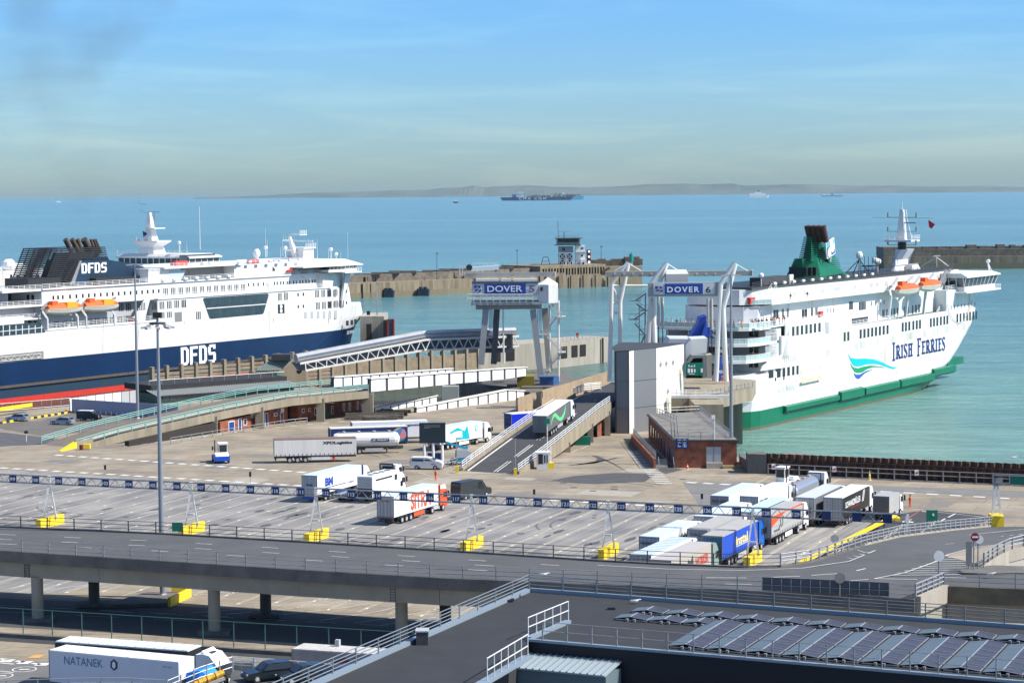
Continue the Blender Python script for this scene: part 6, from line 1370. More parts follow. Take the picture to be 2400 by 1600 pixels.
for i in range(9):
    t=.03+i*.048;p=a+d*t;q=MB();q.hexa([p-nrm*.06+V(0,0,.4),p+d.normalized()*1.5-nrm*.06+V(0,0,.4),p+d.normalized()*1.5+V(0,0,.9),p+V(0,0,.9)],[z+V(0,0,1.2) for z in (p-nrm*.06+V(0,0,.4),p+d.normalized()*1.5-nrm*.06+V(0,0,.4),p+d.normalized()*1.5+V(0,0,.4),p+V(0,0,.4))]);q.build('window',GLB,hu)
# ============================================================ turquoise railed ramp over the brick offices
r0,r1=at(178,1049,0),at(862,918,5.0);f0,f1=at(97,1041,0),at(776,906,5.0)
RZ=[(0,0),(.147,1.6),(.46,3.8),(.7,5.1),(1,5.1)]
def rp(t,far=False,z=0):
    a,b=(f0,f1) if far else (r0,r1);p=a.lerp(b,t);h=0
    for (t0,h0),(t1,h1) in zip(RZ,RZ[1:]):
        if t0 <= t <= t1: h=h0+(h1-h0)*(t-t0)/(t1-t0)
    return V(p.x,p.y,h+z)
ra=thing('access_ramp','long concrete ramp with turquoise railings rising to the link bridge','ramp',r0,world=True)
N_=14;ts=[i/N_ for i in range(N_+1)]
q=MB()
for a,b in zip(ts,ts[1:]):
    P=[rp(a),rp(b),rp(b,1),rp(a,1)];th=[V(0,0,min(.9,p.z+.1)) for p in P];q.hexa([p-h for p,h in zip(P,th)],P)
q.build('deck',mat('ramp_surface',(.20,.165,.13),.85,col2=(.14,.12,.1),vscale=.4),ra)
q=MB();dn=(r1-r0).normalized();nr=V(dn.y,-dn.x,0)
for a,b in zip(ts,ts[1:]):
    A_,B_=rp(a),rp(b);fa,fb=min(1.35,A_.z+.2),min(1.35,B_.z+.2);q.hexa([A_+V(0,0,-fa),B_+V(0,0,-fb),B_+V(0,0,-fb)+nr*.3,A_+V(0,0,-fa)+nr*.3],[A_+V(0,0,.12),B_+V(0,0,.12),B_+V(0,0,.12)+nr*.3,A_+V(0,0,.12)+nr*.3])
q.build('fascia',CONC,ra)
q=MB()
for a,b in zip(ts,ts[1:]): q.bar(rp(a,0,.5)+nr*-1.0,rp(b,0,.5)+nr*-1.0,.22,.3)
q.build('crash_rail',mat('cream_rail',(.62,.56,.42),.6),ra)
RL=[.35,.7,1.05,1.4]
railing([rp(t)+nr*.1 for t in ts],1.4,RL[1:],3.0,TURQ,ra,r=.085,pr=.08);railing([rp(t,1) for t in ts],1.4,RL[1:],3.0,TURQ,ra,r=.085,pr=.08)
for t in (.44,.60,.82,1.0):
    p=rp(t);q=MB();q.box(p.x-.8,p.x+.8,p.y-.1,p.y+.9,0,p.z-.5) if t != 1 else q.box(p.x-1.2,p.x+1.0,p.y-.1,p.y+2,-6,p.z-.5);q.build('pier',CONC,ra)
q=MB()
for a,b in zip(ts[2:],ts[3:]):
    A_,B_=rp(a,1),rp(b,1);q.hexa([V(A_.x,A_.y,0),V(B_.x,B_.y,0),V(B_.x,B_.y,0)-nr*.3,V(A_.x,A_.y,0)-nr*.3],[A_+V(0,0,-.2),B_+V(0,0,-.2),B_+V(0,0,-.2)-nr*.3,A_+V(0,0,-.2)-nr*.3])
q.build('rear_wall',COND,ra)
q=MB();a=at(143,1058,0);b=r0;q.hexa([a,b+nr*.3,b-nr*.7,a-nr*.8],[a+V(0,0,.1),b+nr*.3+V(0,0,1.1),b-nr*.7+V(0,0,1.1),a-nr*.8+V(0,0,.1)]);q.build('yellow_nose',YEL,ra)
q=MB();a=b;b2=rp(.05);q.hexa([a+nr*.32,b2+V(0,0,-.3)+nr*.32,b2-nr*.6+V(0,0,-.3),a-nr*.6],[a+nr*.32+V(0,0,1.2),b2+nr*.32+V(0,0,.9),b2-nr*.6+V(0,0,.9),a-nr*.6+V(0,0,1.2)]);q.build('nose_wall',CONC,ra)
# brick offices built against it
BRK=bpy.data.materials.new('red_brick');BRK.use_nodes=True;t_=BRK.node_tree;bb=t_.nodes['Principled BSDF'];bb.inputs['Roughness'].default_value=.9
bn=t_.nodes.new('ShaderNodeTexNoise');bn.inputs['Scale'].default_value=.8;bn.inputs['Detail'].default_value=8;gg_=t_.nodes.new('ShaderNodeNewGeometry');t_.links.new(gg_.outputs[0],bn.inputs['Vector']);rr_=t_.nodes.new('ShaderNodeValToRGB');rr_.color_ramp.elements[0].position=.3;rr_.color_ramp.elements[0].color=(.17,.055,.03,1);rr_.color_ramp.elements[1].position=.7;rr_.color_ramp.elements[1].color=(.36,.12,.065,1);t_.links.new(bn.outputs[0],rr_.inputs[0])
sz_=t_.nodes.new('ShaderNodeSeparateXYZ');t_.links.new(gg_.outputs[0],sz_.inputs[0]);wv=t_.nodes.new('ShaderNodeMath');wv.operation='PINGPONG';wv.inputs[1].default_value=.15;t_.links.new(sz_.outputs['Z'],wv.inputs[0]);mr_=t_.nodes.new('ShaderNodeMapRange');mr_.inputs[1].default_value=0;mr_.inputs[2].default_value=.04;mr_.inputs[3].default_value=.8;mr_.inputs[4].default_value=1;t_.links.new(wv.outputs[0],mr_.inputs[0]);ml_=t_.nodes.new('ShaderNodeMixRGB');ml_.blend_type='MULTIPLY';ml_.inputs[0].default_value=1;t_.links.new(rr_.outputs[0],ml_.inputs[1]);t_.links.new(mr_.outputs[0],ml_.inputs[2]);t_.links.new(ml_.outputs[0],bb.inputs['Base Color'])
ofc=thing('brick_offices','red brick offices tucked under the turquoise railed ramp','building',at(600,1003,0),world=True)
def onwall(a,b,x,y,w_,h,name,m,par,proud=.08,fr=None):
    """opening given by its pixel centre on the vertical wall a-b"""
    d=(b-a);d.z=0;u=d.normalized();nv=V(u.y,-u.x,0);nv=nv if nv.y < 0 else -nv
    r_=ray(x,y);t=((a-CAM).dot(nv))/r_.dot(nv);p=CAM+r_*t
    q=MB();Z=V(0,0,1)
    if fr:
        g_=MB();P=[p-u*(w_/2+.14)-Z*(h/2+.14),p+u*(w_/2+.14)-Z*(h/2+.14),p+u*(w_/2+.14)+Z*(h/2+.14),p-u*(w_/2+.14)+Z*(h/2+.14)];g_.extr(P,nv*proud*.8);fo=g_.build('window_frame' if 'window' in name else 'door_frame',fr,par)
    P=[p-u*w_/2-Z*h/2,p+u*w_/2-Z*h/2,p+u*w_/2+Z*h/2,p-u*w_/2+Z*h/2];q.extr(P,nv*proud);return q.build(name,m,par)
def wallb(par,name,m,a,b,z0,z1a,z1b,th=.4,back=6):
    d=(b-a);d.z=0;u=d.normalized();nv=V(-u.y,u.x,0);nv=nv if nv.y > 0 else -nv
    q=MB();q.hexa([T(a,z0),T(b,z0),T(b,z0)+nv*back,T(a,z0)+nv*back],[T(a,z1a),T(b,z1b),T(b,z1b)+nv*back,T(a,z1a)+nv*back]);return q.build(name,m,par)
o1,o2=at(516,1014.5,0),at(674,991,0);o1=o1+V(0,.3,0);o2=o2+V(0,.3,0);wallb(ofc,'wall',BRK,o1,o2,0,top(o1,989),top(o2,951))
o3,o4=at(700,989,0),at(853,962,0);wallb(ofc,'wall',BRK,o3,o4,0,top(o3,946),top(o4,932),back=4);q=MB();q.bar(T(o3,top(o3,945)),T(o4,top(o4,931)),.9,.2);q.build('coping',CONL,ofc)
wallb(ofc,'dark_passage',DARK,o2+V(0,2,0),o3+V(0,2,0),0,3.4,3.6,back=1)
a_,b_=at(300,1047,0),at(516,1014.5,0);wallb(ofc,'dark_undercroft',mat('undercroft',(.03,.025,.02),.9),a_+V(0,1,0),b_+V(0,1,0),0,.9,2.0,back=1)
WF=mat('window_frame_white',(.75,.75,.73),.5)
c2=lambda u,v: (420+u*.1913,820+v*.1913)
for (u,v,w_,h,n_,m_,f_) in ((640,945,1.5,2.0,'blue_door',SGB,WF),(742,920,.7,2.3,'blue_door',SGB,WF),(807,880,.75,.95,'window',GLS,WF),(990,808,.9,.45,'window',GLS,WF),(1068,855,.65,2.4,'blue_door',SGB,WF),(1180,788,.75,.4,'window',GLS,WF),(1256,845,.6,2.4,'door',GLS,WF),(1262,735,.95,.75,'notice',WF,None),(1182,735,.7,.6,'pictogram_sign',SGB,None)):
    onwall(o1,o2,*c2(u,v),w_,h,n_,m_,ofc,fr=f_)
onwall(o1,o2,*c2(985,920),1.9,1.3,'green_skip',mat('skip_green',(.01,.08,.05),.7),ofc,.3);onwall(o1,o2,*c2(898,758),1.2,1.2,'notice_board',WF,ofc,.2);onwall(o1,o2,*c2(898,815),1.2,.5,'notice_board_lower',CONL,ofc,.18)
for (u,v,w_,h) in ((1519,742,.7,.55),(1594,731,.65,.4),(1671,750,.65,1.3),(2015,700,.7,1.4),(2087,692,.7,1.4),(2185,678,.45,1.5),(2236,690,.4,.9)): onwall(o3,o4,*c2(u,v),w_,h,'window',GLS,ofc,fr=WF)
onwall(o3,o4,*c2(1790,770),1.1,2.6,'green_door',GRND,ofc,.2);onwall(o3,o4,*c2(1874,735),.5,1.4,'window',GLS,ofc,fr=WF)
p=at(767,978,0);q=MB();q.hexa([p+V(-1.2,-2.4,3.2),p+V(1.6,-2.4,3.0),p+V(1.6,.5,3.8),p+V(-1.2,.5,3.8)],[p+V(-1.2,-2.4,3.35),p+V(1.6,-2.4,3.15),p+V(1.6,.5,3.95),p+V(-1.2,.5,3.95)]);q.build('porch_roof',WHS,ofc)
railing([at(400,1040),at(516,1021),at(675,997),at(720,992)],1.1,[.55,1.1],3,GALV,None,'grey pedestrian railing in front of the brick offices under the ramp',r=.05)
# low dark retaining steps and skips behind the tanker
for k,(x,y,w_,lb) in enumerate(((868,985,7,'low weathered timber stack beside the brick offices'),(905,975,5,'low heap of dark chain and fenders by the link bridge'))):
    p=at(x,y);q=MB();random.seed(k)
    for j in range(9): q.box(p.x-w_+random.uniform(0,w_),p.x+random.uniform(0,w_),p.y+j*.8,p.y+j*.8+.7,0,.4+random.uniform(0,.7))
    tag(q.build('timber_stack' if k==0 else 'chain_heap',mat('old_timber',(.16,.13,.10),.9,var=.5,vscale=1.5) if k==0 else BLK),lb,'stack' if k==0 else 'heap')
# ============================================================ the two tall lamp masts and the third
def lampmast(P,label,ring,ptop=31.0):
    r=thing('lighting_mast',label,'lighting mast',P,world=True,group='tall lighting masts');q=MB();q.tube(P,V(P.x,P.y,ptop*.5),.33,12,.26);q.tube(V(P.x,P.y,ptop*.5),V(P.x,P.y,ptop),.26,12,.13);q.build('pole',mat('mast_grey',(.30,.32,.35),.4,.4),r)
    q=MB();q.tube(P,P+V(0,0,.5),.7,8,.4);q.build('base_plate',GALV,r)
    if ring:
        q=MB();q.tube((P.x,P.y,ptop-.6),(P.x,P.y,ptop-.4),.9,10);q.build('ring',DKG,r)
        for k in range(8):
            an=k*math.pi/4+.2;c=V(P.x+1.25*math.cos(an),P.y+1.25*math.sin(an),ptop-.9);q=MB();q.bar(V(P.x,P.y,ptop-.5),c+V(0,0,.2),.08);d_=V(math.cos(an),math.sin(an),0);q.bar(c-d_*.1,c+d_*.6-V(0,0,.1),.4,.22);q.build('floodlight',LTG,r)
        q=MB();q.box(P.x-.45,P.x+.45,P.y-.3,P.y+.3,ptop+.1,ptop+.7);q.box(P.x-.1,P.x+.1,P.y-.1,P.y+.1,ptop-.3,ptop+.1);q.build('camera_box',BLK,r)
    else:
        for s_ in (-1,1): q=MB();q.bar((P.x,P.y,ptop),(P.x+s_*1.6,P.y,ptop-.1),.12);q.bar((P.x+s_*.5,P.y-.3,ptop-.15),(P.x+s_*1.7,P.y-.3,ptop-.2),.5,.16);q.build('floodlight',LTG,r)
    return r
lampmast(at(381.5,1399.5),'tall lighting mast passing through beside the viaduct, ringed with floodlights',True)
lampmast(at(323,983),'tall lighting mast standing behind the turquoise ramp at left',False)
lampmast(at(1714,1090),'tall lighting mast at the corner of the brick toilet block',False)
# ============================================================ berth 6 : white tubular gantry
g7=lambda u,v,Y=440: atY(1350+u*.1913,580+v*.1913,Y)
TUBW=mat('tube_white',(.76,.75,.71),.45,var=.08,vscale=.7,streak=1)
w6=thing('berth_gantry','white tubular gantry with peaked frames and blue DOVER 6 sign at the green ferry stern','gantry',V(g7(1780,1620).x,440,6),world=True)
def tubes(name,Y,segs,r=.42,m=TUBW,par=None):
    for L_ in segs:
        q=MB()
        P=[g7(u,v,Y) for u,v in L_]
        for a,b in zip(P,P[1:]): q.tube(a,b,r,10)
        for p in P[1:-1]: q.ball(p,r,8)
        q.build(name,m,par or w6)
tubes('left_frame_tube',452,[[(640,180),(440,440),(408,1640)],[(640,200),(590,440),(540,660),(538,1500)]],.46)
tubes('strut',452,[[(438,685),(538,665)],[(432,802),(536,797)],[(425,1238),(535,1225)],[(450,480),(532,655)],[(440,468),(890,468)]],.26)
tubes('middle_frame_tube',446,[[(1112,185),(920,445)],[(1112,200),(1020,440)]],.46)
tubes('middle_leg',446,[[(925,600),(880,1300)],[(935,620),(965,1300)]],.62)
tubes('right_frame_tube',440,[[(1950,185),(1772,450),(1760,750),(1715,1640)],[(1950,200),(1880,470),(1800,740),(1840,1640)]],.52)
tubes('strut',440,[[(1745,1265),(1832,1265)],[(1738,1520),(1840,1520)],[(1712,748),(1812,748)]],.36)
tubes('tie_rod',446,[[(650,200),(800,290)],[(630,200),(480,285)],[(1130,205),(1255,285)],[(1970,210),(2105,290)]],.12)
m=MB();a=g7(365,330,448);b=g7(2175,330,448);m.hexa(*[[V(a.x,448,a.z-.0+h),V(b.x,448,a.z+h),V(b.x,450,a.z+h),V(a.x,450,a.z+h)] for h in (-.5,.55)]);m.build('runway_beam',M['runway_grey'],w6)
m=MB();m.box(b.x-.3,b.x,447.8,450.2,a.z-.6,a.z+.65);m.build('beam_end',WHS,w6)
for i in range(12): p=g7(475+i*112,322,447.9);q=MB();q.box(p.x-.12,p.x+.12,447.8,448,p.z-.12,p.z+.12);q.build('beam_lamp',WH,w6)
m=MB();a=g7(1105,432,444);b=g7(1370,322,444);m.box(a.x,b.x,444,449,a.z,b.z);m.build('winch_house',mat('winch_grey',(.50,.50,.48),.6),w6);m=MB();t=g7(1120,296,449);m.hexa([(a.x,444,b.z),(b.x,444,b.z),(b.x,449,b.z),(a.x,449,b.z)],[(a.x+.3,446,b.z+.5),(b.x,446,b.z+.5),(b.x,449,b.z+.7),(a.x+.3,449,b.z+.7)]);m.build('winch_roof',WHS,w6)
m=MB();m.box(g7(885,0).x,g7(1745,0).x,440.2,442,g7(0,610).z,g7(0,440).z);m.build('cross_beam',mat('beam6_grey',(.32,.33,.33),.55),w6)
m=MB();m.box(g7(945,0).x,g7(1697,0).x,440.0,440.2,g7(0,582).z,g7(0,450).z);m.build('sign_board',M['sign_offwhite'],w6)
m=MB();m.box(g7(1085,0).x,g7(1553,0).x,439.9,440.0,g7(0,580).z,g7(0,452).z);m.build('sign_panel',M['dover_blue'],w6)
m=MB();a=g7(1118,550,439.85);b=g7(1510,478,439.85);m.text('DOVER',a,(1,0,0),(0,0,1),b.x-a.x,b.z-a.z,bold=.02,sp_=1.25);m.build('sign_lettering',M['letter_white'],w6)
m=MB();a=g7(1590,555,439.95);b=g7(1650,478,439.95);m.text('6',a,(1,0,0),(0,0,1),b.x-a.x,b.z-a.z,bold=.02);m.build('sign_number',BLK,w6)
portlogo(lambda u,v: g7(u,v,439.95),w6,965,470,100,75)
for (u,v0,v1,v2) in ((1008,600,960,1190),(1058,610,995,1190),(1616,625,975,1310),(1660,630,1005,1320)):
    q=MB();q.tube(g7(u,v0,443),g7(u+5,v1,443),.3,10);q.build('lift_cylinder',mat('cyl_grey',(.45,.45,.43),.45),w6);q=MB();q.tube(g7(u+5,v1,443),g7(u+4,v2,443),.1,6);q.build('lift_rod',BLK,w6)
# outside stair, galvanised
q=MB();q.tube(g7(852,560,447.5),g7(840,1500,447.5),.16,6);q.tube(g7(775,700,447.5),g7(775,1300,447.5),.1,6);q.build('stair_column',GALV,w6)
zz=[(860,560,730,650),(740,690,850,770),(850,790,710,880),(720,930,840,1060),(840,1080,780,1230)]
for i,(u0,v0,u1,v1) in enumerate(zz):
    q=MB()
    for Y in (447,448): q.bar(g7(u0,v0,Y),g7(u1,v1,Y),.1,.3);q.bar(g7(u0,v0-40,Y),g7(u1,v1-40,Y),.07)
    q.build('stair_flight',GALV,w6);a=g7(u1,v1,447);q=MB();q.box(a.x-1,a.x+1,446.5,448.8,a.z-.1,a.z+.05);
    for s_ in (-1,1): q.bar((a.x+s_,446.6,a.z),(a.x+s_,446.6,a.z+1.1),.06)
    q.bar((a.x-1,446.6,a.z+1.1),(a.x+1,446.6,a.z+1.1),.06);q.build('landing',GALV,w6)
# link bridge portal at the stern
lk=thing('link_bridge_portal','white and blue covered link bridge portal with green road sign below the berth six gantry','bridge',V(32,425,6),world=True)
BLU=mat('ramp_blue',(.01,.05,.38),.5,var=.15,vscale=.6);BLU2=mat('ramp_blue_light',(.03,.10,.55),.5)
def flat(name,pts,Y,dy,m,par): q=MB();q.extr([g7(u,v,Y) for u,v in pts],(0,dy,0));return q.build(name,m,par)
flat('blue_ramp',[(1515,860),(1602,838),(1590,905),(1528,1100),(1400,1092),(1500,935)],446,6,BLU,lk);flat('blue_cheek',[(1592,905),(1655,950),(1655,1098),(1530,1104)],445.4,.5,BLU2,lk);flat('blue_gate',[(1740,1330),(1785,1330),(1785,1620),(1740,1620)],446,1,BLU2,lk)
flat('white_box',[(1412,1122),(1612,1112),(1600,1290),(1412,1318)],430,8,WHS,lk);flat('slanted_roof',[(1105,1200),(1150,1118),(1410,1120),(1395,1200)],424,10,mat('roof_pale',(.55,.56,.56),.5),lk);flat('white_side',[(1345,1190),(1408,1122),(1412,1300),(1345,1420)],421,7,WHS,lk)
flat('portal_frame',[(1370,1400),(1420,1320),(1590,1318),(1592,1600),(1556,1600),(1556,1350),(1440,1355),(1395,1410)],418,3,MDG,lk);flat('dark_mouth',[(1390,1420),(1440,1358),(1556,1350),(1556,1600),(1345,1600)],420.5,.4,DARK,lk)
gs_=flat('green_sign',[(1345,1418),(1556,1408),(1556,1568),(1345,1568)],417,.3,GRND,lk)
for (u,v,w_,h) in ((1385,1450,14,26),(1420,1455,30,14),(1452,1448,12,26),(1383,1508,26,52),(1420,1508,26,50),(1455,1508,18,40),(1541,1505,24,50),(1420,1548,70,7)): flat('sign_mark',[(u-w_/2,v-h/2),(u+w_/2,v-h/2),(u+w_/2,v+h/2),(u-w_/2,v+h/2)],416.9,.08,WH,lk)
flat('column_cream',[(1600,1320),(1668,1310),(1660,1600),(1604,1600)],428,4,CONL,lk)
# pier under berth 6
pf=thing('berth_pier','concrete berth pier with raking piles under the berth six gantry','pier',V(40,410,0),world=True)
m=MB();m.slab([(27,414),(37,414),(47.5,432),(50,448),(40,456),(24,452)],3.0,5.8);m.build('deck',CONC,pf)
m=MB();m.box(33.5,38.8,401,426,-7,5.4);m.build('abutment',CONC,pf)
m=MB();m.slab([(37,440),(46,436),(47,446),(38,452)],-7,3.0);m.build('rear_block',CONL,pf)
for (x,y) in ((1722,1010),(1752,990),(1700,985)):
    P=at(x,y,-6.2);q=MB();q.tube(P+V(.6,-1,-1),V(P.x-.8,P.y+3,3.2),.55,12);q.build('steel_pile',mat('pile_rust',(.09,.06,.045),.7),pf)
for k in range(4):
    q=MB();p=V(31+k*1.8,412.5,5.8);q.tube(p,p+V(0,0,1.4),.1,6);q.bar(p+V(0,0,1.3),p+V(1.8,0,1.3),.09);q.bar(p+V(0,0,.7),p+V(1.8,0,.7),.09);q.build('hoist_frame',STLW,pf)
q=MB();q.bar(V(30,411.5,5.9),V(41,411.5,5.9),.9,.5);q.bar(V(30,412,6.6),V(40,412,6.6),.15);q.build('pipe_bridge',WHS,pf)
railing([V(38,414.5,5.8),V(47.5,431.5,5.8)],1.1,[.55,1.1],2,GALV,pf,r=.05)
q=MB();p=at(1710,892,5.8);q.box(p.x-.6,p.x+.5,p.y,p.y+.5,5.8,7.6);q.build('red_lifebuoy_box',RED,pf);q=MB();q.box(p.x-3.5,p.x-.8,p.y,p.y+.6,5.8,6.5);q.build('orange_barrier',ORG,pf)
# tall panelled box
bx_=thing('stair_tower','tall windowless box with shaded grey and lit white faces and round ports beside the ramp','tower',at(1475,1015),world=True)
a=at(1442,1015);SH=mat('panel_cream_shaded',(.18,.19,.20),.5,var=.05,vscale=.3);SWH=mat('panel_cream',(.72,.71,.62),.5,var=.06,vscale=.3)  # slate tone is the cream cladding with shade put into its colour
P1=V(a.x,a.y,0);P2=V(a.x+2.6,a.y-.6,0);zL=top(P1,825);
fx2=V(.5,.866,0);P2b=P2+fx2*1.9;P3=V(*at(1486,1006));P3=P2b;Dm=406;P4=V((1539-1200)/CF*408,408.5,0);P5=P4+V(.5,.866,0)*12
zM=top(P4,816);zR=top(P5,806)
def pan(name,A,B,z0,zA,zB,m): d=(B-A).normalized();n_=V(-d.y,d.x,0)*.3;q=MB();q.hexa([T(A,z0),T(B,z0),T(B,z0)+n_,T(A,z0)+n_],[T(A,zA),T(B,zB),T(B,zB)+n_,T(A,zA)+n_]);q.build(name,m,bx_)
pan('shaded_panel',P1,P2,0,zL,zL+.15,SH);pan('white_return',P2,P2b,0,zL+.15,zL+.2,SWH);pan('shaded_panel',P2b,P4,0,zL+.2,zM,SH);pan('white_face',P4,P5,0,zM,zR,SWH)
q=MB();P=[P1,P2,P2b,P4,P5,P5+V(-12,4,0),P1+V(0,9,0)];zs_=[zL,zL+.15,zL+.2,zM,zR,zR,zL+.2];q.hexa([T(p,z) for p,z in zip(P,zs_)],[T(p,z+.18) for p,z in zip(P,zs_)]);q.build('roof',GIR,bx_)
q=MB();q.hexa([T(p,0) for p in (P1+V(.4,.5,0),P2b+V(-.5,.5,0),P4+V(-.3,.6,0),P5+V(-.6,0,0),P5+V(-11,4,0),P1+V(.3,9,0))],[T(p,14.4) for p in (P1+V(.4,.5,0),P2b+V(-.5,.5,0),P4+V(-.3,.6,0),P5+V(-.6,0,0),P5+V(-11,4,0),P1+V(.3,9,0))]);q.build('core',GIR,bx_)
for A_,B_,zz_ in ((P1,P1+V(.25,-.06,0),zL),(P2-V(.2,0,0),P2,zL),(P4-V(.35,0,0),P4,zM)): d=(B_-A_).normalized();n_=V(d.y,-d.x,0)*.05;q=MB();q.hexa([T(A_,0)+n_,T(B_,0)+n_,T(B_,0),T(A_,0)],[T(A_,zz_)+n_,T(B_,zz_)+n_,T(B_,zz_),T(A_,zz_)]);q.build('edge_trim',GIR,bx_)
for (x,y) in ((1548,853.5),(1561.5,851.5),(1577,849),(1565,916.5),(1596,944)):
    d=fx2;nv=V(.866,-.5,0);r_=ray(x,y);t=((P4-CAM).dot(nv))/r_.dot(nv);p=CAM+r_*t
    for R__,mm_,k in ((.52,WHS,.05),(.42,BLK,.08),(.34,WHS,.1),(.2,BLK,.13)): q=MB();q.extr([p+d*math.cos(j*math.pi/7)*R__+V(0,0,math.sin(j*math.pi/7)*R__*1.2) for j in range(14)],nv*k);q.build('round_port',mm_,bx_)
for A_,B_ in ((P1,P2),(P2b,P4),(P4,P5)):
    d=(B_-A_).normalized();n_=V(d.y,-d.x,0)*.03
    for z in (4.6,9.6): q=MB();q.bar(T(A_,z)+n_,T(B_,z)+n_,.06,.07);q.build('cladding_joint',mat('joint',(.10,.105,.11),.6) if A_ is not P4 else mat('joint_pale',(.5,.5,.43),.6),bx_)
# brick toilet block, right of centre
tb_=thing('toilet_block','flat roofed red brick block with blue pictogram sign and grey double doors','building',at(1650,1096),world=True)
q0,q1=at(1582,1096),at(1727,1096);q2=V(at(1498,1012).x+1.0,393,0);zB=4.6
q3=V(q1.x-1.6,396,0)
m=MB();m.slab([(q0.x,q0.y),(q1.x,q1.y),(q3.x,q3.y),(q2.x,q2.y)],0,zB-.35);m.build('walls',BRK,tb_)
m=MB();m.slab([(q0.x-.3,q0.y-.3),(q1.x+.3,q1.y-.3),(q3.x+.3,q3.y+.3),(q2.x-.3,q2.y+.3)],zB-.35,zB-.1);m.build('fascia',mat('fascia_dark',(.045,.04,.04),.7),tb_)
m=MB();m.slab([(q0.x,q0.y),(q1.x,q1.y),(q3.x,q3.y),(q2.x,q2.y)],zB-.1,zB);m.build('roof',mat('roof_felt',(.12,.115,.11),.9,col2=(.24,.225,.20),vscale=.35),tb_)
c5=lambda u,v: (1250+u*.2126,820+v*.2126)
railing([V(q2.x+1.5,q2.y-1,zB),V(q2.x+4,q2.y-15,zB),V(q0.x+.6,q0.y+.6,zB),V(q1.x-.6,q1.y+.6,zB),V(q3.x-.6,q3.y-.6,zB),V(q2.x+1.5,q2.y-1,zB)],1.1,[.55,1.1],2.0,GALV,tb_,r=.045)
onwall(q0,q1,*c5(1988,1155),2.35,2.6,'grey_doors',mat('door_grey',(.38,.40,.42),.5),tb_);onwall(q0,q1,*c5(1989,1155),.06,2.6,'door_gap',DKG,tb_,.1)
bs=onwall(q0,q1,*c5(1637,1028),2.05,1.65,'pictogram_sign',SGB,tb_,.2)
for (u,v,w_,h) in ((1610,1003,.55,.6),(1666,1003,.55,.6),(1668,1050,.55,.5)):
    onwall(q0,q1,*c5(u,v),w_,h,'pictogram_ring',WH,tb_,.24);onwall(q0,q1,*c5(u,v),w_-.14,h-.14,'pictogram_field',SGB,tb_,.26);onwall(q0,q1,*c5(u,v),w_*.28,h*.7,'pictogram',WH,tb_,.28)
onwall(q0,q1,*c5(1598,1052),.12,.4,'arrow',WH,tb_,.24);onwall(q0,q1,*c5(1612,1060),.5,.12,'arrow',WH,tb_,.24)
onwall(q0,q1,*c5(1757,1186),.5,.3,'vent',DKG,tb_)
for i in range(9):
    d=(q2-q0);p=q0+d*(.08+i*.1);nv=V(d.y,-d.x,0).normalized();nv=nv if nv.x < 0 else -nv;u=d.normalized();q=MB();dr=i < 4
    q.extr([p-u*.5+V(0,0,.1 if dr else 1.0),p+u*.5+V(0,0,.1 if dr else 1.0),p+u*.5+V(0,0,2.6 if dr else 3),p-u*.5+V(0,0,2.6 if dr else 3)],nv*.08);q.build('blue_door' if dr and i != 2 else ('door' if dr else 'window'),SGB if dr and i % 2 else (GLS if not dr else MDG),tb_)
w0,w1,w2_=at(1535,1099),at(1532,1098),V(at(1484,1043).x,at(1484,1043).y,0)
m=MB();wq=at(1537,1098);wp=at(1484,1035);d=(wp-wq).normalized();n_=V(-d.y,d.x,0)*.35
m.hexa([wq,wp,wp+n_,wq+n_],[T(wq,1.6),T(wp,1.3),T(wp+n_,1.3),T(wq+n_,1.6)]);m.build('ramp_wall',BRK,tb_)
railing([T(wq,1.6),T(wp,1.3)],1.1,[.55,1.1],1.6,GALV,tb_,r=.05)
m=MB();
for k in range(5): m.box(q0.x-3.2+k*.0,q0.x-1.2,q0.y-.2+k*.35,q0.y+2,k*.25,k*.25+.25)
m.build('steps',CONL,tb_);m=MB();m.box(at(1655,0).x if 0 else V(*at(1655,1096)).x,V(*at(1693,1096)).x,q0.y-1.2,q0.y,0,.9);m.build('door_steps',CONL,tb_)
for (x) in (1545,1580): p=at(x,1103);q=MB();q.tube(p,p+V(0,0,1),.05,6);q.tube(p+V(0,0,1),p+V(0,2,2),.05,6);q.build('handrail',GALV,tb_)
m=MB();p=at(1638,1046);m.tube((p.x,q0.y-.1,2.9),(p.x,q0.y-.1,8.2),.06,6);m.box(p.x-.5,p.x+.1,q0.y-.3,q0.y,7.9,8.5);m.build('camera_pole',WH,tb_)
m=MB();p=at(1714,1096);m.box(p.x-1.5,p.x+1.6,p.y-1.0,p.y+1.4,0,.45);tag(m.build('mast_plinth',mat('plinth_yellowed',(.30,.25,.13),.8)),'low stained concrete plinth under the right hand lighting mast','plinth')
# sheet pile wall
sp_=thing('sheet_pile_wall','rusty corrugated sheet pile wall along the right hand harbour edge','wall',at(1795,1107),world=True)
a,b=at(1795,1108),at(2900,1157);d=(b-a);L_=d.length;u=d.normalized();nv=V(u.y,-u.x,0);SPM=mat('sheet_rust',(.055,.026,.018),.85,col2=(.11,.05,.03),vscale=1.2,streak=1)
npile=92
for i in range(npile):
    p=a+u*(i*1.25);q=MB();z=3.15+.0*i;P=[p,p+u*.35+nv*0,p+u*.5+nv*.42,p+u*.95+nv*.42,p+u*1.1,p+u*1.25];back=[x-nv*.1 for x in reversed(P)]
    q.hexa([T(x,-7) for x in P+back],[T(x,z) for x in P+back]);q.build('pile',SPM,sp_)
q=MB();A_=at(1753,1109);q.hexa([A_,V(a.x,a.y-1,0),V(a.x,a.y+3,0),A_+V(0,3,0)],[T(A_,3.1),T(V(a.x,a.y-1,0),3.1),T(V(a.x,a.y+3,0),3.1),T(A_+V(0,3,0),3.1)]);q.build('end_block',COND,sp_)
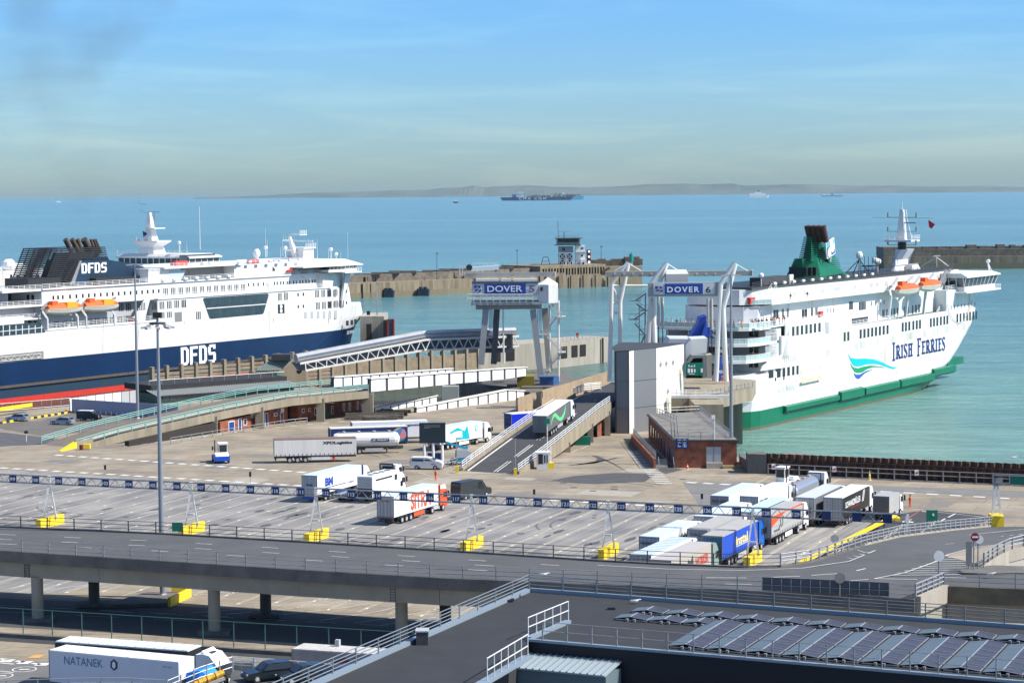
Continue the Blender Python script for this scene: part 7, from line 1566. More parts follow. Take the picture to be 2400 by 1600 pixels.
q=MB();q.slab([(q1.x+.6,q1.y+1),(A_.x+.3,A_.y+.2),(A_.x+.3,A_.y+3),(q1.x+1.2,q1.y+8)],0,1.8);q.build('return_wall',COND,sp_)
q=MB();hose=[a+nv*.6+u*t+V(0,0,z) for t,z in ((1,2.5),(8,1.2),(12,2.2),(30,2.3),(50,2.1),(66,2.2),(72,1.2),(76,.2))];q.path(hose,.09,6);q.build('hose',RUB,sp_)
fa,fb=at(1800,1112),at(2900,1161)
fr_=railing([fa,fb],1.7,[.1,1.0,1.7],2.55,GALV,None,'long galvanised pedestrian fence along the foot of the rusty sheet pile wall',r=.07,pr=.07)
for x in (1813,1953,2138):
    P=fa.lerp(fb,(x-1800)/1100*1.09);q=MB();q.box(P.x-.32,P.x+.32,P.y-.15,P.y-.1,.9,1.8);q.build('warning_notice',WH,fr_);q=MB();q.box(P.x-.22,P.x+.22,P.y-.18,P.y-.15,1.2,1.45);q.build('notice_mark',RED,fr_)
# ============================================================ berth 6 approach ramp
rm=thing('access_ramp','dark asphalt ramp with white crash rails climbing to berth six','ramp',at(1150,1108),world=True)
L0_,R0_=at(1085,1103),at(1212,1111);L1=V(*at(1263,975,2.5));
def rz(y): return max(0,min(5.8,(y-350)*.112))
def onramp(x,y):
    z=2
    for _ in range(30): z=z*.5+.5*rz(at(x,y,z).y)
    return at(x,y,z)
Lp=[onramp(*p) for p in ((1085,1103),(1130,1070),(1188,1028),(1252,983),(1300,955),(1350,928))]
Rp=[onramp(*p) for p in ((1212,1111),(1262,1074),(1310,1037),(1360,998),(1400,966),(1427,948))]
T1=[V(*at(1400,915,5.8)),V(*at(1440,906,5.8))];Lp+=[V(*at(1376,921,5.7))];Rp+=[V(*at(1441,938,5.8))]
q=MB()
for i in range(6): P=[Lp[i],Rp[i],Rp[i+1],Lp[i+1]];q.hexa([p-V(0,0,min(1.2,p.z+.1)) for p in P],P)
q.hexa([p-V(0,0,1) for p in (Lp[6],Rp[6],Rp[6]+V(9,26,0),Lp[6]+V(6,24,0))],[Lp[6],Rp[6],Rp[6]+V(9,26,0),Lp[6]+V(6,24,0)]);q.build('roadway',TARD,rm)
q=MB();e=V(.0,0,0)
for i in range(5):
    a,b=Rp[i],Rp[i+1];dx=V(.35,-.1,0);fa_,fb_=min(1.7,a.z+.3),min(1.7,b.z+.3);q.hexa([a-V(0,0,fa_),b-V(0,0,fb_),b+dx-V(0,0,fb_),a+dx-V(0,0,fa_)],[a+V(0,0,.5),b+V(0,0,.5),b+dx+V(0,0,.5),a+dx+V(0,0,.5)])
    a,b=Lp[i],Lp[i+1];q.hexa([a-V(.35,0,a.z),b-V(.35,0,b.z),b-V(0,0,b.z),a-V(0,0,a.z)],[a+V(-.35,0,.5),b+V(-.35,0,.5),b+V(0,0,.5),a+V(0,0,.5)])
q.build('parapet',CONC,rm)
up5=lambda L_,dx=0: [p+V(dx,0,.5) for p in L_]
railing(up5(Rp[:6],.15),1.1,[.3,.68,1.05],2.2,WHS,rm,r=.06,pr=.06);railing(up5(Lp[:5],-.15),1.1,[.3,.68,1.05],2.2,WHS,rm,r=.06,pr=.06)
railing([V(*at(1345,927,5.7)),V(*at(1372,917,5.8)),V(*at(1408,914,5.8))],1.5,[.4,.8,1.2,1.5],2.2,WHS,rm,r=.1,pr=.08)
q=MB()
for L2,off in ((Lp,.8),):
    for a,b in zip(L2[:6],L2[1:7]): q.bar(a+V(off,0,.03),b+V(off,0,.03),.28,.03)
mid_=[a.lerp(b,.55) for a,b in zip(Lp,Rp)]
for a,b in zip(mid_[:6],mid_[1:7]): q.bar(a.lerp(b,.05)+V(0,0,.02),a.lerp(b,.75)+V(0,0,.02),.14,.02);q.bar(a.lerp(b,.05)+V(.5,0,.02),a.lerp(b,.75)+V(.5,0,.02),.14,.02)
q.build('road_lines',RWH,rm)
for i,t in ((2,.4),(3,.6),(4,.9)): p=Rp[i].lerp(Rp[i+1],t);q=MB();q.box(p.x-.6,p.x+.45,p.y-.6,p.y+.6,0,p.z-1);q.build('pier',CONC,rm)
q=MB();a,b=at(1400,1024),at(1427,1016);q.hexa([a,b,b+V(0,2,0),a+V(0,2,0)],[T(a,3.4),T(b,4.2),T(b+V(0,2,0),4.2),T(a+V(0,2,0),3.4)]);q.build('brick_store',BRK,rm);onwall(a+V(0,-.05,0),b+V(0,-.05,0),1416,1003,.5,2.4,'store_door',GLS,rm,fr=WF)
q=MB();p=at(1364,1043);q.box(p.x-1.5,p.x+1.5,p.y,p.y+1.4,0,1.5);tag(q.build('waste_bin',GRND),'dark green wheeled bin in the shade under the berth six ramp','bin')
pw=[at(1300,900,0),at(1232,938,0)]
q=MB();a,b=at(1235,968),at(1425,906);
bw_=thing('retaining_wall','pale brown stone retaining wall along the left side of the berth six ramp','wall',a,world=True);q.bar(a+V(-2,0,1.4),b+V(0,0,1.8),.5,3.4);q.build('wall',mat('retaining_tan',(.40,.31,.20),.85,col2=(.28,.21,.14),vscale=.5),bw_);railing([a+V(-2,0,0)+V(0,-.6,1.4),b+V(0,-.6,1.8)],1.2,[.6,1.2],2.4,GALV,bw_,r=.05)
# booth and bollards at the ramp foot
bo=thing('kiosk','small white control kiosk beside the ramp foot','kiosk',at(1270,1099),world=True);a=at(1258,1099);q=MB();q.box(a.x,a.x+.25,a.y,a.y+2,0,2.5);q.box(a.x+1.0,a.x+2.0,a.y,a.y+2,0,2.5);q.box(a.x,a.x+1.2,a.y+1.8,a.y+2,0,2.5);q.box(a.x+.25,a.x+1.0,a.y,a.y+.15,0,.8);q.build('walls',WHS,bo);q=MB();q.box(a.x-.2,a.x+2.2,a.y-.3,a.y+2.2,2.5,2.75);q.build('roof',WHS,bo);q=MB();q.box(a.x+.3,a.x+1,a.y+.4,a.y+1.7,.9,2.3);q.build('dark_interior',GLS,bo);q=MB();q.box(a.x+1.2,a.x+1.4,a.y-.04,a.y,1.0,2.2);q.box(a.x+1.6,a.x+1.8,a.y-.04,a.y,1.0,2.2);q.build('slit_window',GLS,bo)
for (x,y,h,lb) in ((1291,1098,3.6,'white barrier post with square yellow base beside the kiosk'),): p=at(x,y);r=thing('barrier_post',lb,'post',p,world=True);q=MB();q.box(p.x-.5,p.x+.5,p.y-.4,p.y+.5,0,1.0);q.build('base',YEL,r);q=MB();q.box(p.x-.15,p.x+.15,p.y-.1,p.y+.1,1.0,2.6);q.tube((p.x,p.y,2.6),(p.x,p.y,h),.08,6);q.build('post',WH,r)
def signpost(x,y,yt,label,panel_=None,col=GRND,w_=1.2,h=1.1,pole=GALV,round_=False,name='road_sign',base=None,group=None,z=0,r_=.06,back=False,rz_=0):
    p=at(x,y,z);zt_=top(p,yt);r=thing(name,label,'sign' if name != 'traffic_light' else 'traffic light',p,world=True,group=group);q=MB();q.tube(p,T(p,zt_),r_,6);q.build('post',pole,r)
    if base: q=MB();q.box(p.x-.25,p.x+.25,p.y-.25,p.y+.25,z,z+1.1);q.build('base',base,r)
    if panel_=='disc': q=MB();q.tube((p.x,p.y-.1,zt_),(p.x,p.y-.05,zt_),w_/2,16);q.build('disc',col,r)
    elif panel_: q=MB();q.box(p.x-w_/2,p.x+w_/2,p.y-.14,p.y-.08,zt_-h,zt_);q.build('panel',col,r)
    return r,p,zt_
signpost(1283,1096,980,'tall white post with small square green sign beside the kiosk',1,GRND,.85,.9,WH)
signpost(1208,1113,1027,'thin grey post in yellow base at the foot of the ramp',None,base=YEL);signpost(1071,1108,1025,'thin grey post in yellow base left of the ramp foot',None,base=YEL)
for (x,y,yt,lb) in ((247,1112,1089,'small black signal head above sign board 103'),(587,1140,1105,'small black signal head above sign board 109'),(1645,1190,1156,'small black signal head above sign board 126'),(942,1175,1126,'small black signal head behind the red lettered lorry'),(1252,1170,1146,'small black signal head above sign board 120')): signpost(x,y,yt,lb,1,BLK,.35,.75,name='traffic_light',group='lane signals',r_=.035)
signpost(62,1035,1009,'dark triangular sign on a white post at the left roadside',1,BLK,.7,.5,WH)
# big black message board on three posts
sb=thing('message_board','large dark message board on three white posts','sign',at(1016,1092),world=True);a=at(1016,1094);F_=lambda x,y: atY(x,y,a.y);q=MB();p0,p1=F_(983,1038),F_(1044,990);q.box(p0.x,p1.x,a.y-.25,a.y+.25,p0.z,p1.z);q.build('panel',mat('board_dark',(.01,.025,.035),.35),sb)
for x in (995,1016,1037): q=MB();p=F_(x,1094);q.tube((p.x,a.y,0),(p.x,a.y,p0.z),.22,8);q.build('post',WH,sb)
for i in range(3): q=MB();p=F_(994,997+i*3);q.box(p.x,p.x+2.6-(i==2)*1.6,a.y-.3,a.y-.25,p.z,p.z+.07);q.build('faint_text_line',MDG,sb)
# white hoarding on the left quay
hd=thing('hoarding','grey faced site hoarding with white panels and red footing on the left quay','hoarding',at(172,966),world=True)
A_,B_=at(169,966),at(420,983);HM=mat('hoarding_grey',(.30,.31,.42),.6,var=.06,vscale=.3);q=MB();d=(B_-A_).normalized();q.bar(A_+V(0,0,1.4),B_+V(0,0,1.4),.15,2.8);q.build('front',HM,hd)
C_=at(322,946);
for i in range(8): p,r=(A_+V(-.5,0,0)).lerp(C_+V(0,1,0),i/8),(A_+V(-.5,0,0)).lerp(C_+V(0,1,0),(i+.92)/8);q=MB();q.bar(p+V(0,0,1.45),r+V(0,0,1.45),.12,2.9);q.build('white_panel',WHS if i < 6 else LTG,hd)
q=MB();q.bar(A_+V(0,-.15,.08),B_+V(0,-.15,.08),.2,.16);q.build('red_foot',RED,hd)
for i in range(20): p=(A_+V(0,-.4,0)).lerp(B_+V(0,-.4,0),(i+.6)/20);q=MB();q.tube(p,p+V(0,0,.75),.14,6,.08);q.build('white_stub',WH,hd)
railing([at(-60,970),at(0,964),at(165,950)],1.6,[.1,1.6],2.4,GALV,None,'galvanised mesh fence along the left quay edge',r=.05)
q=MB();a=at(-40,982);b=at(74,965);q.bar(a+V(0,0,1.5),b+V(0,0,1.5),.5,.7);q.bar(at(20,984)+V(0,0,.3),at(48,978)+V(0,0,.3),.5,.5);tag(q.build('height_barrier',YEL),'long yellow beam barrier beside the left quay fence','barrier')
kb=thing('kerb','black and yellow striped kerb of the left car park','kerb',at(80,985),world=True)
a,b=at(-20,996),at(172,966)
for i in range(24): p,r=a.lerp(b,i/24),a.lerp(b,(i+1)/24);q=MB();q.bar(p+V(0,0,.18),r+V(0,0,.18),.3,.36);q.build('kerb_block',YEL if i % 2 else BLK,kb)
for i,(x,y,lb) in enumerate(((156,963,'small orange cone at the end of the striped kerb'),(340,928,'small orange cone on the quay beyond the hoarding'),(1611,1099,'red and white cone at the front of the brick toilet block'),(2038,1125,'tall yellow cone by the fence of the sheet pile wall'))): p=at(x,y);r=thing('traffic_cone',lb,'cone',p,world=True);q=MB();h=.9 if i < 3 else 1.5;q.tube(p+V(0,0,.06),p+V(0,0,h),.22,8,.04);q.build('cone',ORG if i < 3 else YEL,r);q=MB();q.box(p.x-.28,p.x+.28,p.y-.28,p.y+.28,0,.06);q.tube(p+V(0,0,h*.45),p+V(0,0,h*.65),.16,8,.12);q.build('base_and_band',WH,r)
bn=at(200,1054);r=thing('grit_bin','yellow bin with dark red drum at the foot of the turquoise ramp','bin',bn,world=True);q=MB();q.box(bn.x-.3,bn.x+.8,bn.y,bn.y+1,.2,1);q.build('bin',YEL,r);q=MB();q.tube((bn.x-.7,bn.y,0),(bn.x-.7,bn.y,.9),.35,10);q.build('drum',mat('maroon',(.12,.01,.015),.6),r)
# ============================================================ lane number gantry
ga_=thing('lane_sign_gantry','long low lattice gantry carrying the blue lane numbers','gantry',G0,world=True)
def gp(k,off=0,z=0): p=G0+GU*(sgn*k)+LDp*off;return V(p.x,p.y,z)
z0,z1=5.75,6.75;kA,kB=-4.5,32.5
KK=lambda n: -.15+n*1.001
q=MB();
for z in (z0,z1):
    for o in (.5,1.1): q.bar(gp(kA,o,z),gp(kB,o,z),.12)
q.build('chords',GALV,ga_)
n=int((kB-kA)*2)
for c in range(0,n,4):
    q=MB()
    for j in range(c,min(n,c+4)):
        a,b=kA+j/2,kA+j/2+.25;q.bar(gp(a,.5,z0),gp(b,.5,z1),.07);q.bar(gp(b,.5,z1),gp(a+.5,.5,z0),.07);q.bar(gp(a,.5,z1),gp(a,1.1,z1),.06)
    q.build('lattice',GALV,ga_)
DSM=mat('digit_white',(.8,.8,.8),.5)
for k in range(-4,33):
    num=100+k if k < 30 else None;kk=KK(k)
    a=gp(kk-.15,.38,z0);b=gp(kk+.15,.38,z0);q=MB();q.hexa([a,b,b+LDp*.1,a+LDp*.1],[p+V(0,0,1.0) for p in (a,b,b+LDp*.1,a+LDp*.1)]);s_=q.build('number_board',mat('board_blue',(.006,.03,.13),.5),ga_)
    if num: q=MB();u=(b-a);q.text(str(num),a+u*.1+V(0,0,.24)-LDp*.03,u.normalized(),(0,0,1),u.length*.8,.5,bold=.035);t_=q.build('number',DSM,ga_)
for n_p in (.52,6.52,11.55,17.52,22.5,27.52):
    k=KK(n_p);c=gp(k,.8,0);e=LDp
    q=MB()
    for s_ in (-1,1): q.bar(c+e*(s_*.7)+GU*s_*.55+V(0,0,.9),gp(k,.8,z0)+GU*s_*.08,.22)
    q.bar(c+GU*-.42+V(0,0,2.6),c+GU*.42+V(0,0,2.6),.2);q.bar(gp(k,.8,z0-.2),gp(k,.8,z1+.1),.35);q.build('a_frame_leg',WHS,ga_)
    q=MB();P=[c+GU*.4+e*2.9,c-GU*.4+e*2.9,c-GU*.4-e*2.9,c+GU*.4-e*2.9];q.hexa(P,[p+V(0,0,1.25) for p in P]);q.build('yellow_base',YEL,ga_)
q=MB();q.bar(gp(kB,.8,0),gp(kB,.8,z1),.35);q.bar(gp(kB,.8,0)+GU*.5,gp(kB,.8,z0-1.5),.2);q.build('end_post',WHS,ga_)
g2_=thing('lane_sign_gantry','short gantry end post with yellow base and green boards at the right edge','gantry',at(2336,1236),world=True);p=at(2336,1236);F_=lambda x,y: atY(x,y,p.y)
q=MB();q.bar(p+V(-.6,0,1),F_(2332,1128),.25);q.bar(p+V(.6,0,1),F_(2337,1128),.25);q.bar(p+V(-.45,0,3),p+V(.45,0,3),.2);q.build('a_frame_leg',WHS,g2_);q=MB();q.hexa([p+V(-.9,-1.2,0),p+V(.7,-1.2,0),p+V(1,1.5,0),p+V(-.8,1.5,0)],[p+V(-.9,-1.2,1.7),p+V(.7,-1.2,1.7),p+V(1,1.5,1.7),p+V(-.8,1.5,1.7)]);q.build('yellow_base',YEL,g2_)
a=F_(2328,1122);q=MB();
for z in (0,1.0): q.bar(a+V(0,0,z-.5),a+V(22,-9,z-.5),.15)
q.build('beam',GALV,g2_);q=MB();q.box(a.x,a.x+1.2,a.y-.2,a.y-.1,a.z-.9,a.z+.2);q.build('small_board',MDG,g2_)
for j in range(5): b=a+V(2+j*3,-.82-j*1.23,0);q=MB();q.hexa([b+V(0,-.2,-.6),b+V(2.5,-1.2,-.6),b+V(2.5,-1.1,-.6),b+V(0,-.1,-.6)],[b+V(0,-.2,.5),b+V(2.5,-1.2,.5),b+V(2.5,-1.1,.5),b+V(0,-.1,.5)]);q.build('green_board',GRND,g2_)
# green direction sign on two posts
gs2=thing('direction_sign','dark green sign board on two posts in the small turning bay','sign',at(2184,1250),world=True);p=at(2184,1252);F_=lambda x,y: atY(x,y,p.y);q=MB();b0_,b1_=F_(2171,1220),F_(2197,1194.5);q.box(b0_.x,b1_.x,p.y-.1,p.y,b0_.z,b1_.z);q.build('panel',GRND,gs2)
for x in (2172.5,2196): c=F_(x,1252);q=MB();q.bar((c.x,p.y+.1,0),(c.x,p.y+.1,b1_.z),.14);q.build('post',GRND,gs2)
q=MB();c=F_(2187,1205.5);q.box(c.x-.12,c.x+.12,p.y-.14,p.y-.1,c.z-.15,c.z+.15);q.build('mark',WH,gs2)
# ============================================================ vehicles (local frame: x forward, y left, origin at the rear centre on the ground)
VG='lorries and other vehicles of the port'
_w={}
def wheel(par,x,y,r=.5,w=.3):
    k=(r,w)
    if k not in _w:
        a=MB().tube((0,-w/2,0),(0,w/2,0),r,14).build('tyre',RUB);b=MB().tube((0,-w/2-.02,0),(0,w/2+.02,0),r*.55,10).build('rim',LTG);C.objects.unlink(a);C.objects.unlink(b);_w[k] =(a.data,b.data)
    o=inst(_w[k][0],'wheel',par,(x,y,r));inst(_w[k][1],'rim',o)
def wheels(par,xs,hw,r=.5,w=.3):
    for x in xs:
        for s_ in (-1,1): wheel(par,x,s_*(hw-w/2),r,w)
REEF=mat('reefer_white',(.80,.81,.82),.4,var=.04,vscale=.5)
def tent(par,L_,H,body,roof,rear,x0=0,z0=1.15,skirt=False,ribs=0):
    h=1.27
    q=MB();q.box(x0,x0+L_,-h,h,z0,H-.12);q.build('cargo_box',body,par)
    q=MB();q.box(x0-.01,x0+L_,-h-.01,h+.01,H-.12,H);
    q.build('roof',roof,par)
    if ribs:
        for i in range(ribs): x=x0+L_*(i+.5)/ribs;q=MB();q.box(x-.05,x+.05,-1.2,1.2,H,H+.03);q.build('roof_rib',LTG,par)
    q=MB();q.box(x0-.05,x0,-h+.08,-.03,z0+.1,H-.2);q.box(x0-.05,x0,.03,h-.08,z0+.1,H-.2);q.build('rear_doors',rear,par)
    q=MB();
    for y in (-.75,-.3,.3,.75): q.tube((x0-.08,y,z0+.1),(x0-.08,y,H-.25),.025,5)
    for y in (-h+.03,h-.03): q.box(x0-.07,x0,y-.05,y+.05,z0,H)
    q.box(x0-.07,x0,-h,h,H-.2,H-.1);q.box(x0-.08,x0,-h,h,z0-.1,z0+.08);q.build('door_gear',MDG if rear is not REEF else DKG,par)
    q=MB();q.box(x0,x0+L_,-.5,.5,z0-.35,z0);q.box(x0+.1,x0+.25,-1.2,1.2,.45,.6);q.box(x0+.1,x0+.3,-.9,-.8,.5,z0);q.box(x0+.1,x0+.3,.8,.9,.5,z0);q.build('chassis',DKG,par)
    q=MB();q.box(x0-.04,x0+.1,-1.15,1.15,.75,1.0);q.build('bumper',BLK,par)
    for s_ in (-1,1): q=MB();q.box(x0-.07,x0-.04,s_*.95-.2,s_*.95+.2,.8,.95);q.build('tail_light',mat('tail_red',(.35,.02,.01),.4),par)
    if skirt:
        for s_ in (-1,1):
            q=MB();q.box(x0+.02,x0+L_-.02,s_*h-.03,s_*h+.03,z0-.0,z0+.08);
            for i in range(19): x=x0+.3+i*(L_-.6)/18;q.box(x,x+.07,s_*(h+.02)-.02,s_*(h+.02)+.02,z0-.1,z0+.42)
            q.build('curtain_straps',DKG,par)
def axles(par,x0,L_,guard=None):
    wheels(par,(x0+2.5,x0+3.8,x0+5.1),1.25)
    for s_ in (-1,1): q=MB();q.box(x0+6.1,x0+9.2,s_*1.2-.03,s_*1.2+.03,.45,1.0);q.build('side_guard',guard or LTG,par)
    q=MB();q.bar((x0+9.9,-.9,.1),(x0+9.9,-.9,1),.15);q.bar((x0+9.9,.9,.1),(x0+9.9,.9,1),.15);q.build('landing_leg',MDG,par)
def cab(par,x,col,H=3.75,defl=True,sleeper=2.3,trim=None):
    h=1.24;f=x+sleeper
    P=[(x,.95),(f-.1,.45),(f,.9),(f+.03,1.9),(f-.12,2.7),(f-.35,3.05),(f-.9,H-.1),(x+.9,H),(x+.05,H-.05)] if defl else [(x,.9),(f,.5),(f+.03,1.7),(f-.25,2.6),(f-.6,2.85),(x,2.9)]
    q=MB();q.rings([[(a,-h*.96,b) for a,b in P],[(a,-h,b*.995) for a,b in P],[(a,h,b*.995) for a,b in P],[(a,h*.96,b) for a,b in P]]);q.build('cab',col,par)
    q=MB();q.extr([(f-.02,-1.1,2.0),(f-.14,-1.05,2.72),(f-.14,1.05,2.72),(f-.02,1.1,2.0)],(.07,0,.01));q.build('windscreen',GLS,par)
    for s_ in (-1,1):
        q=MB();q.extr([(f-1.15,s_*h,1.95),(f-.25,s_*h,1.9),(f-.35,s_*h,2.65),(f-1.1,s_*h,2.65)],(0,s_*.03,0));q.build('side_window',GLS,par)
        q=MB();q.box(f-.1,f+.1,s_*1.42-.1,s_*1.42+.1,1.95,2.7);q.bar((f-.05,s_*1.2,2.65),(f,s_*1.42,2.65),.06);q.build('mirror',BLK,par)
        q=MB();q.box(x-2.2,x-.4,s_*1.12-.25,s_*1.12+.02*s_,.5,1.05) if s_ > 0 else q.box(x-2.2,x-.4,-1.14,-.8,.5,1.05);q.build('fuel_tank',LTG,par)
    q=MB();q.box(x-3.2,x,-.45,.45,.7,1.0);q.box(x-.3,x,-1.1,1.1,.9,2.6);q.build('tractor_frame',DKG,par);q=MB();q.box(f-.05,f+.05,-1.1,1.1,.45,.95);q.build('bumper',trim or MDG,par)
    wheels(par,(f-1.35,x-2.6+.1),1.24);
def sidetext(par,txt,x,z,w_,h,m,side=-1,bold=.02,name='lettering',y=1.29):
    q=MB();q.text(txt,(x if side < 0 else x+w_,side*y,z),(1 if side < 0 else -1,0,0),(0,0,1),w_,h,bold=bold);return q.build(name,m,par)
def reartext(par,txt,y,z,w_,h,m,bold=.01,x=-.1): q=MB();q.text(txt,(x,y,z),(0,-1,0),(0,0,1),w_,h,bold=bold);return q.build('rear_lettering',m,par)
def spoly(par,name,pts,m,side=-1,y=1.285,th=.02): q=MB();q.extr([(a,side*y,b) for a,b in pts],(0,side*th,0));return q.build(name,m,par)
def place(name,label,cat,px_,py_,z,hd,group=None,corner='rr',L_=13.6,ry=0,zroof=None,hw=1.27):
    """corner: rr rear right roof corner, fr front right roof corner, g point on the ground at rear centre"""
    P=at(px_,py_,z if zroof is None else zroof);t=math.radians(hd);u=V(math.cos(t),math.sin(t),0);n_=V(-math.sin(t),math.cos(t),0)
    if corner in ('rr','fr'): P=P+n_*hw
    if corner=='fr': P=P-u*L_
    return thing(name,label,cat,(P.x,P.y,z if zroof is not None else 0),t,group,ry=ry)
def artic(label,x,y,hd=66,body=REEF,roof=REEF,rear=LTG,cabc=WH,corner='rr',H=4.0,skirt=False,ribs=0,guard=None,defl=True,nocab=False,trim=None,group='lorries in the marshalling lanes',**k):
    r=place('articulated_lorry' if not nocab else 'semi_trailer',label,'lorry' if not nocab else 'trailer',x,y,H,hd,group,corner,**k);r.location.z=0
    tent(r,13.6,H,body,roof,rear,skirt=skirt,ribs=ribs);axles(r,0,13.6,guard)
    if not nocab: cab(r,14.3,cabc,defl=defl,trim=trim)
    return r
DGY=mat('tarp_grey',(.13,.135,.14),.5,var=.06,vscale=.6);LGY=mat('tarp_lightgrey',(.40,.40,.39),.5,var=.06,vscale=.6);RG=mat('roof_grey',(.42,.41,.39),.6,var=.12,vscale=.8);RP_=mat('roof_pale_blue',(.58,.68,.74),.5,var=.06,vscale=.6);BKT=mat('tarp_black',(.018,.019,.022),.4)
ORC=mat('cab_orange',(.80,.09,.015),.4);LB=mat('logo_blue',(.01,.06,.35),.5)
# marshalling lanes, left group
r=artic('white refrigerated lorry with big red lettering and a red cab in the middle lanes',923,1163,roof=RP_,cabc=ORC,guard=ORC);sidetext(r,'SITRA',5.0,1.4,6.3,2.3,ORC,bold=.04);reartext(r,'SITRA',.6,3.2,1.2,.3,RED)
spoly(r,'white_roof_fairing',[(14.3,3.2),(16.2,3.0),(15.8,3.72),(14.35,3.76)],WH,y=1.25,th=.03)
r=artic('white refrigerated lorry with blue letters BM on its side, leftmost in the lanes',743.5,1114,roof=RP_,cabc=WH,guard=LB);sidetext(r,'BM',2.3,2.1,2.4,1.25,LB,bold=.06);q=MB();q.box(2.2,8.6,-1.3,-1.28,1.85,1.95);q.box(13.6,14.2,-1.25,1.25,1.2,3.95);q.build('blue_band',mat('deep_blue',(.01,.03,.12),.5),r);reartext(r,'BM',.5,2.4,1,.35,LB)
q=MB();q.box(-.06,0,-1.2,1.2,.5,1.0);q.build('blue_bumper',LB,r)
spoly(r,'pale_print',[(4.6,2.3),(7.8,2.6),(8.2,3.3),(5.2,3.1)],mat('pale_print',(.72,.80,.86),.5));sidetext(r,'Ireland',9.5,1.75,1.6,.3,LB)
r=place('horse_lorry','white motor horsebox with long dark window strip between two articulated lorries','lorry',873,1117,3.9,66,None,'rr',9.5);r.location.z=0
q=MB();q.box(0,8.6,-1.25,1.25,.8,3.9);q.build('body',REEF,r);q=MB();q.box(-.03,0,-1.1,1.1,2.3,3.7);q.build('rear_door',LTG,r);q=MB();q.box(-.04,0,-1.2,1.2,.7,2.2);q.build('loading_ramp',mat('navy_ramp',(.012,.015,.04),.5),r);q=MB();q.box(1.0,6.2,-1.28,-1.25,3.15,3.4);q.build('window_strip',GLS,r);q=MB();q.box(7,7.8,-1.28,-1.25,2.6,3.4);q.build('window',GLS,r);cab(r,8.7,REEF,H=3.5,sleeper=1.9);wheels(r,(2.6,),1.25)
for i in range(4): q=MB();q.box(1.5+i*1.8,2.2+i*1.8,-.4,.4,3.9,4.02);q.build('roof_vent',MDG,r)
r=place('car_transporter','low dark flatbed trailer standing between the white BM lorry and the horsebox','trailer',800,1176,0,66,None,'g');
q=MB();q.box(0,11,-1.2,1.2,.85,1.1);q.build('flat_deck',MDG,r);q=MB();q.box(0,11,-.4,.4,.55,.85);q.box(-.05,.05,-1.2,1.2,.55,.95);q.build('frame',DKG,r);wheels(r,(1.6,2.7),1.2,.42);q=MB();q.extr([(6,-1,1.1),(9.5,-1,1.1),(8.4,-1,1.7),(6.8,-1,1.7)],(0,2,0));q.build('covered_load',DKG,r)
r=place('tractor_unit','white tractor unit with black roof deflector frame behind the horsebox','lorry',888,1142,0,66,None,'g');cab(r,3.2,REEF,H=3.2);q=MB();q.path([(2.6,-1.1,1.2),(2.6,-1.1,3.3),(2.6,1.1,3.3),(2.6,1.1,1.2)],.12,6);q.box(3.0,3.15,-.9,.9,1,2.9);q.build('black_deflector',BLK,r)
# right hand cluster
r=artic('white refrigerated lorry with dark rear lettering, farthest left of the back row',1708,1162,roof=RP_,rear=mat('rear_dim',(.3,.3,.33),.5));reartext(r,'PETER GREEN',1.05,3.1,2.1,.32,DKG)
r=artic('plain white lorry second in the back row of the right hand cluster',1777,1163,roof=REEF);sidetext(r,'PETER GREEN',.6,2.9,3.6,.5,DKG)
r=place('tank_lorry','silver cylindrical tank lorry in the back row of the right hand cluster','lorry',1847,1196,0,66,'lorries in the marshalling lanes','g');SIL=mat('tank_steel',(.5,.5,.51),.3,.7);
def tankbody(r,m,L_=12.0,R_=1.15,z=2.35,x0=.5):
    q=MB();q.rings([[(x,math.cos(k*math.pi/8)*R_*s_,z+math.sin(k*math.pi/8)*R_*s_) for k in range(16)] for x,s_ in ((x0,.35),(x0+.35,.85),(x0+.9,1),(x0+L_-.9,1),(x0+L_-.35,.85),(x0+L_,.35))]);q.build('tank',m,r,False)
    q=MB();q.box(x0+1,x0+L_-1,-.35,.35,z+R_-.08,z+R_+.06);q.build('walkway',MDG,r)
    for i in range(4): q=MB();q.tube((x0+2+i*2.6,0,z+R_),(x0+2+i*2.6,0,z+R_+.25),.28,10);q.build('hatch',LTG,r)
    q=MB();q.box(.2,x0+L_+.6,-.5,.5,.8,1.25);q.box(0,.2,-1.15,1.15,.6,.85);q.build('chassis',DKG,r)
tankbody(r,SIL);axles(r,0,13);cab(r,14,WH);q=MB();q.path([(.3,-1,1.2),(.3,-1,3.6),(.3,1,3.6),(.3,1,1.2)],.06,6);q.path([(12.9,-1,1.2),(12.9,-1,3.75),(12.9,1,3.75),(12.9,1,1.2)],.08,6);q.build('roll_frame',BLK,r)
r=artic('grey curtain sided lorry left of the black lettered one',1907.7,1166,body=mat('tarp_slate',(.16,.17,.19),.5),roof=mat('roof_silver',(.55,.58,.62),.5),rear=LGY)
r=artic('black curtain sided lorry with white lettering at the right of the back row',1973.8,1166,body=BKT,roof=REEF,rear=LGY);sidetext(r,'SCHWARZMÜLLER',1.6,2.35,7.6,1.0,WH,bold=.03);sidetext(r,'intelligent transport',4.2,1.95,4.6,.25,RED);q=MB();
for k in range(2): q.extr([(9.9+k*.55,-1.29,2.2),(10.2+k*.55,-1.29,2.2),(10.9+k*.55,-1.29,3.7),(10.6+k*.55,-1.29,3.7)],(0,-.02,0))
q.build('slash_mark',WH,r)
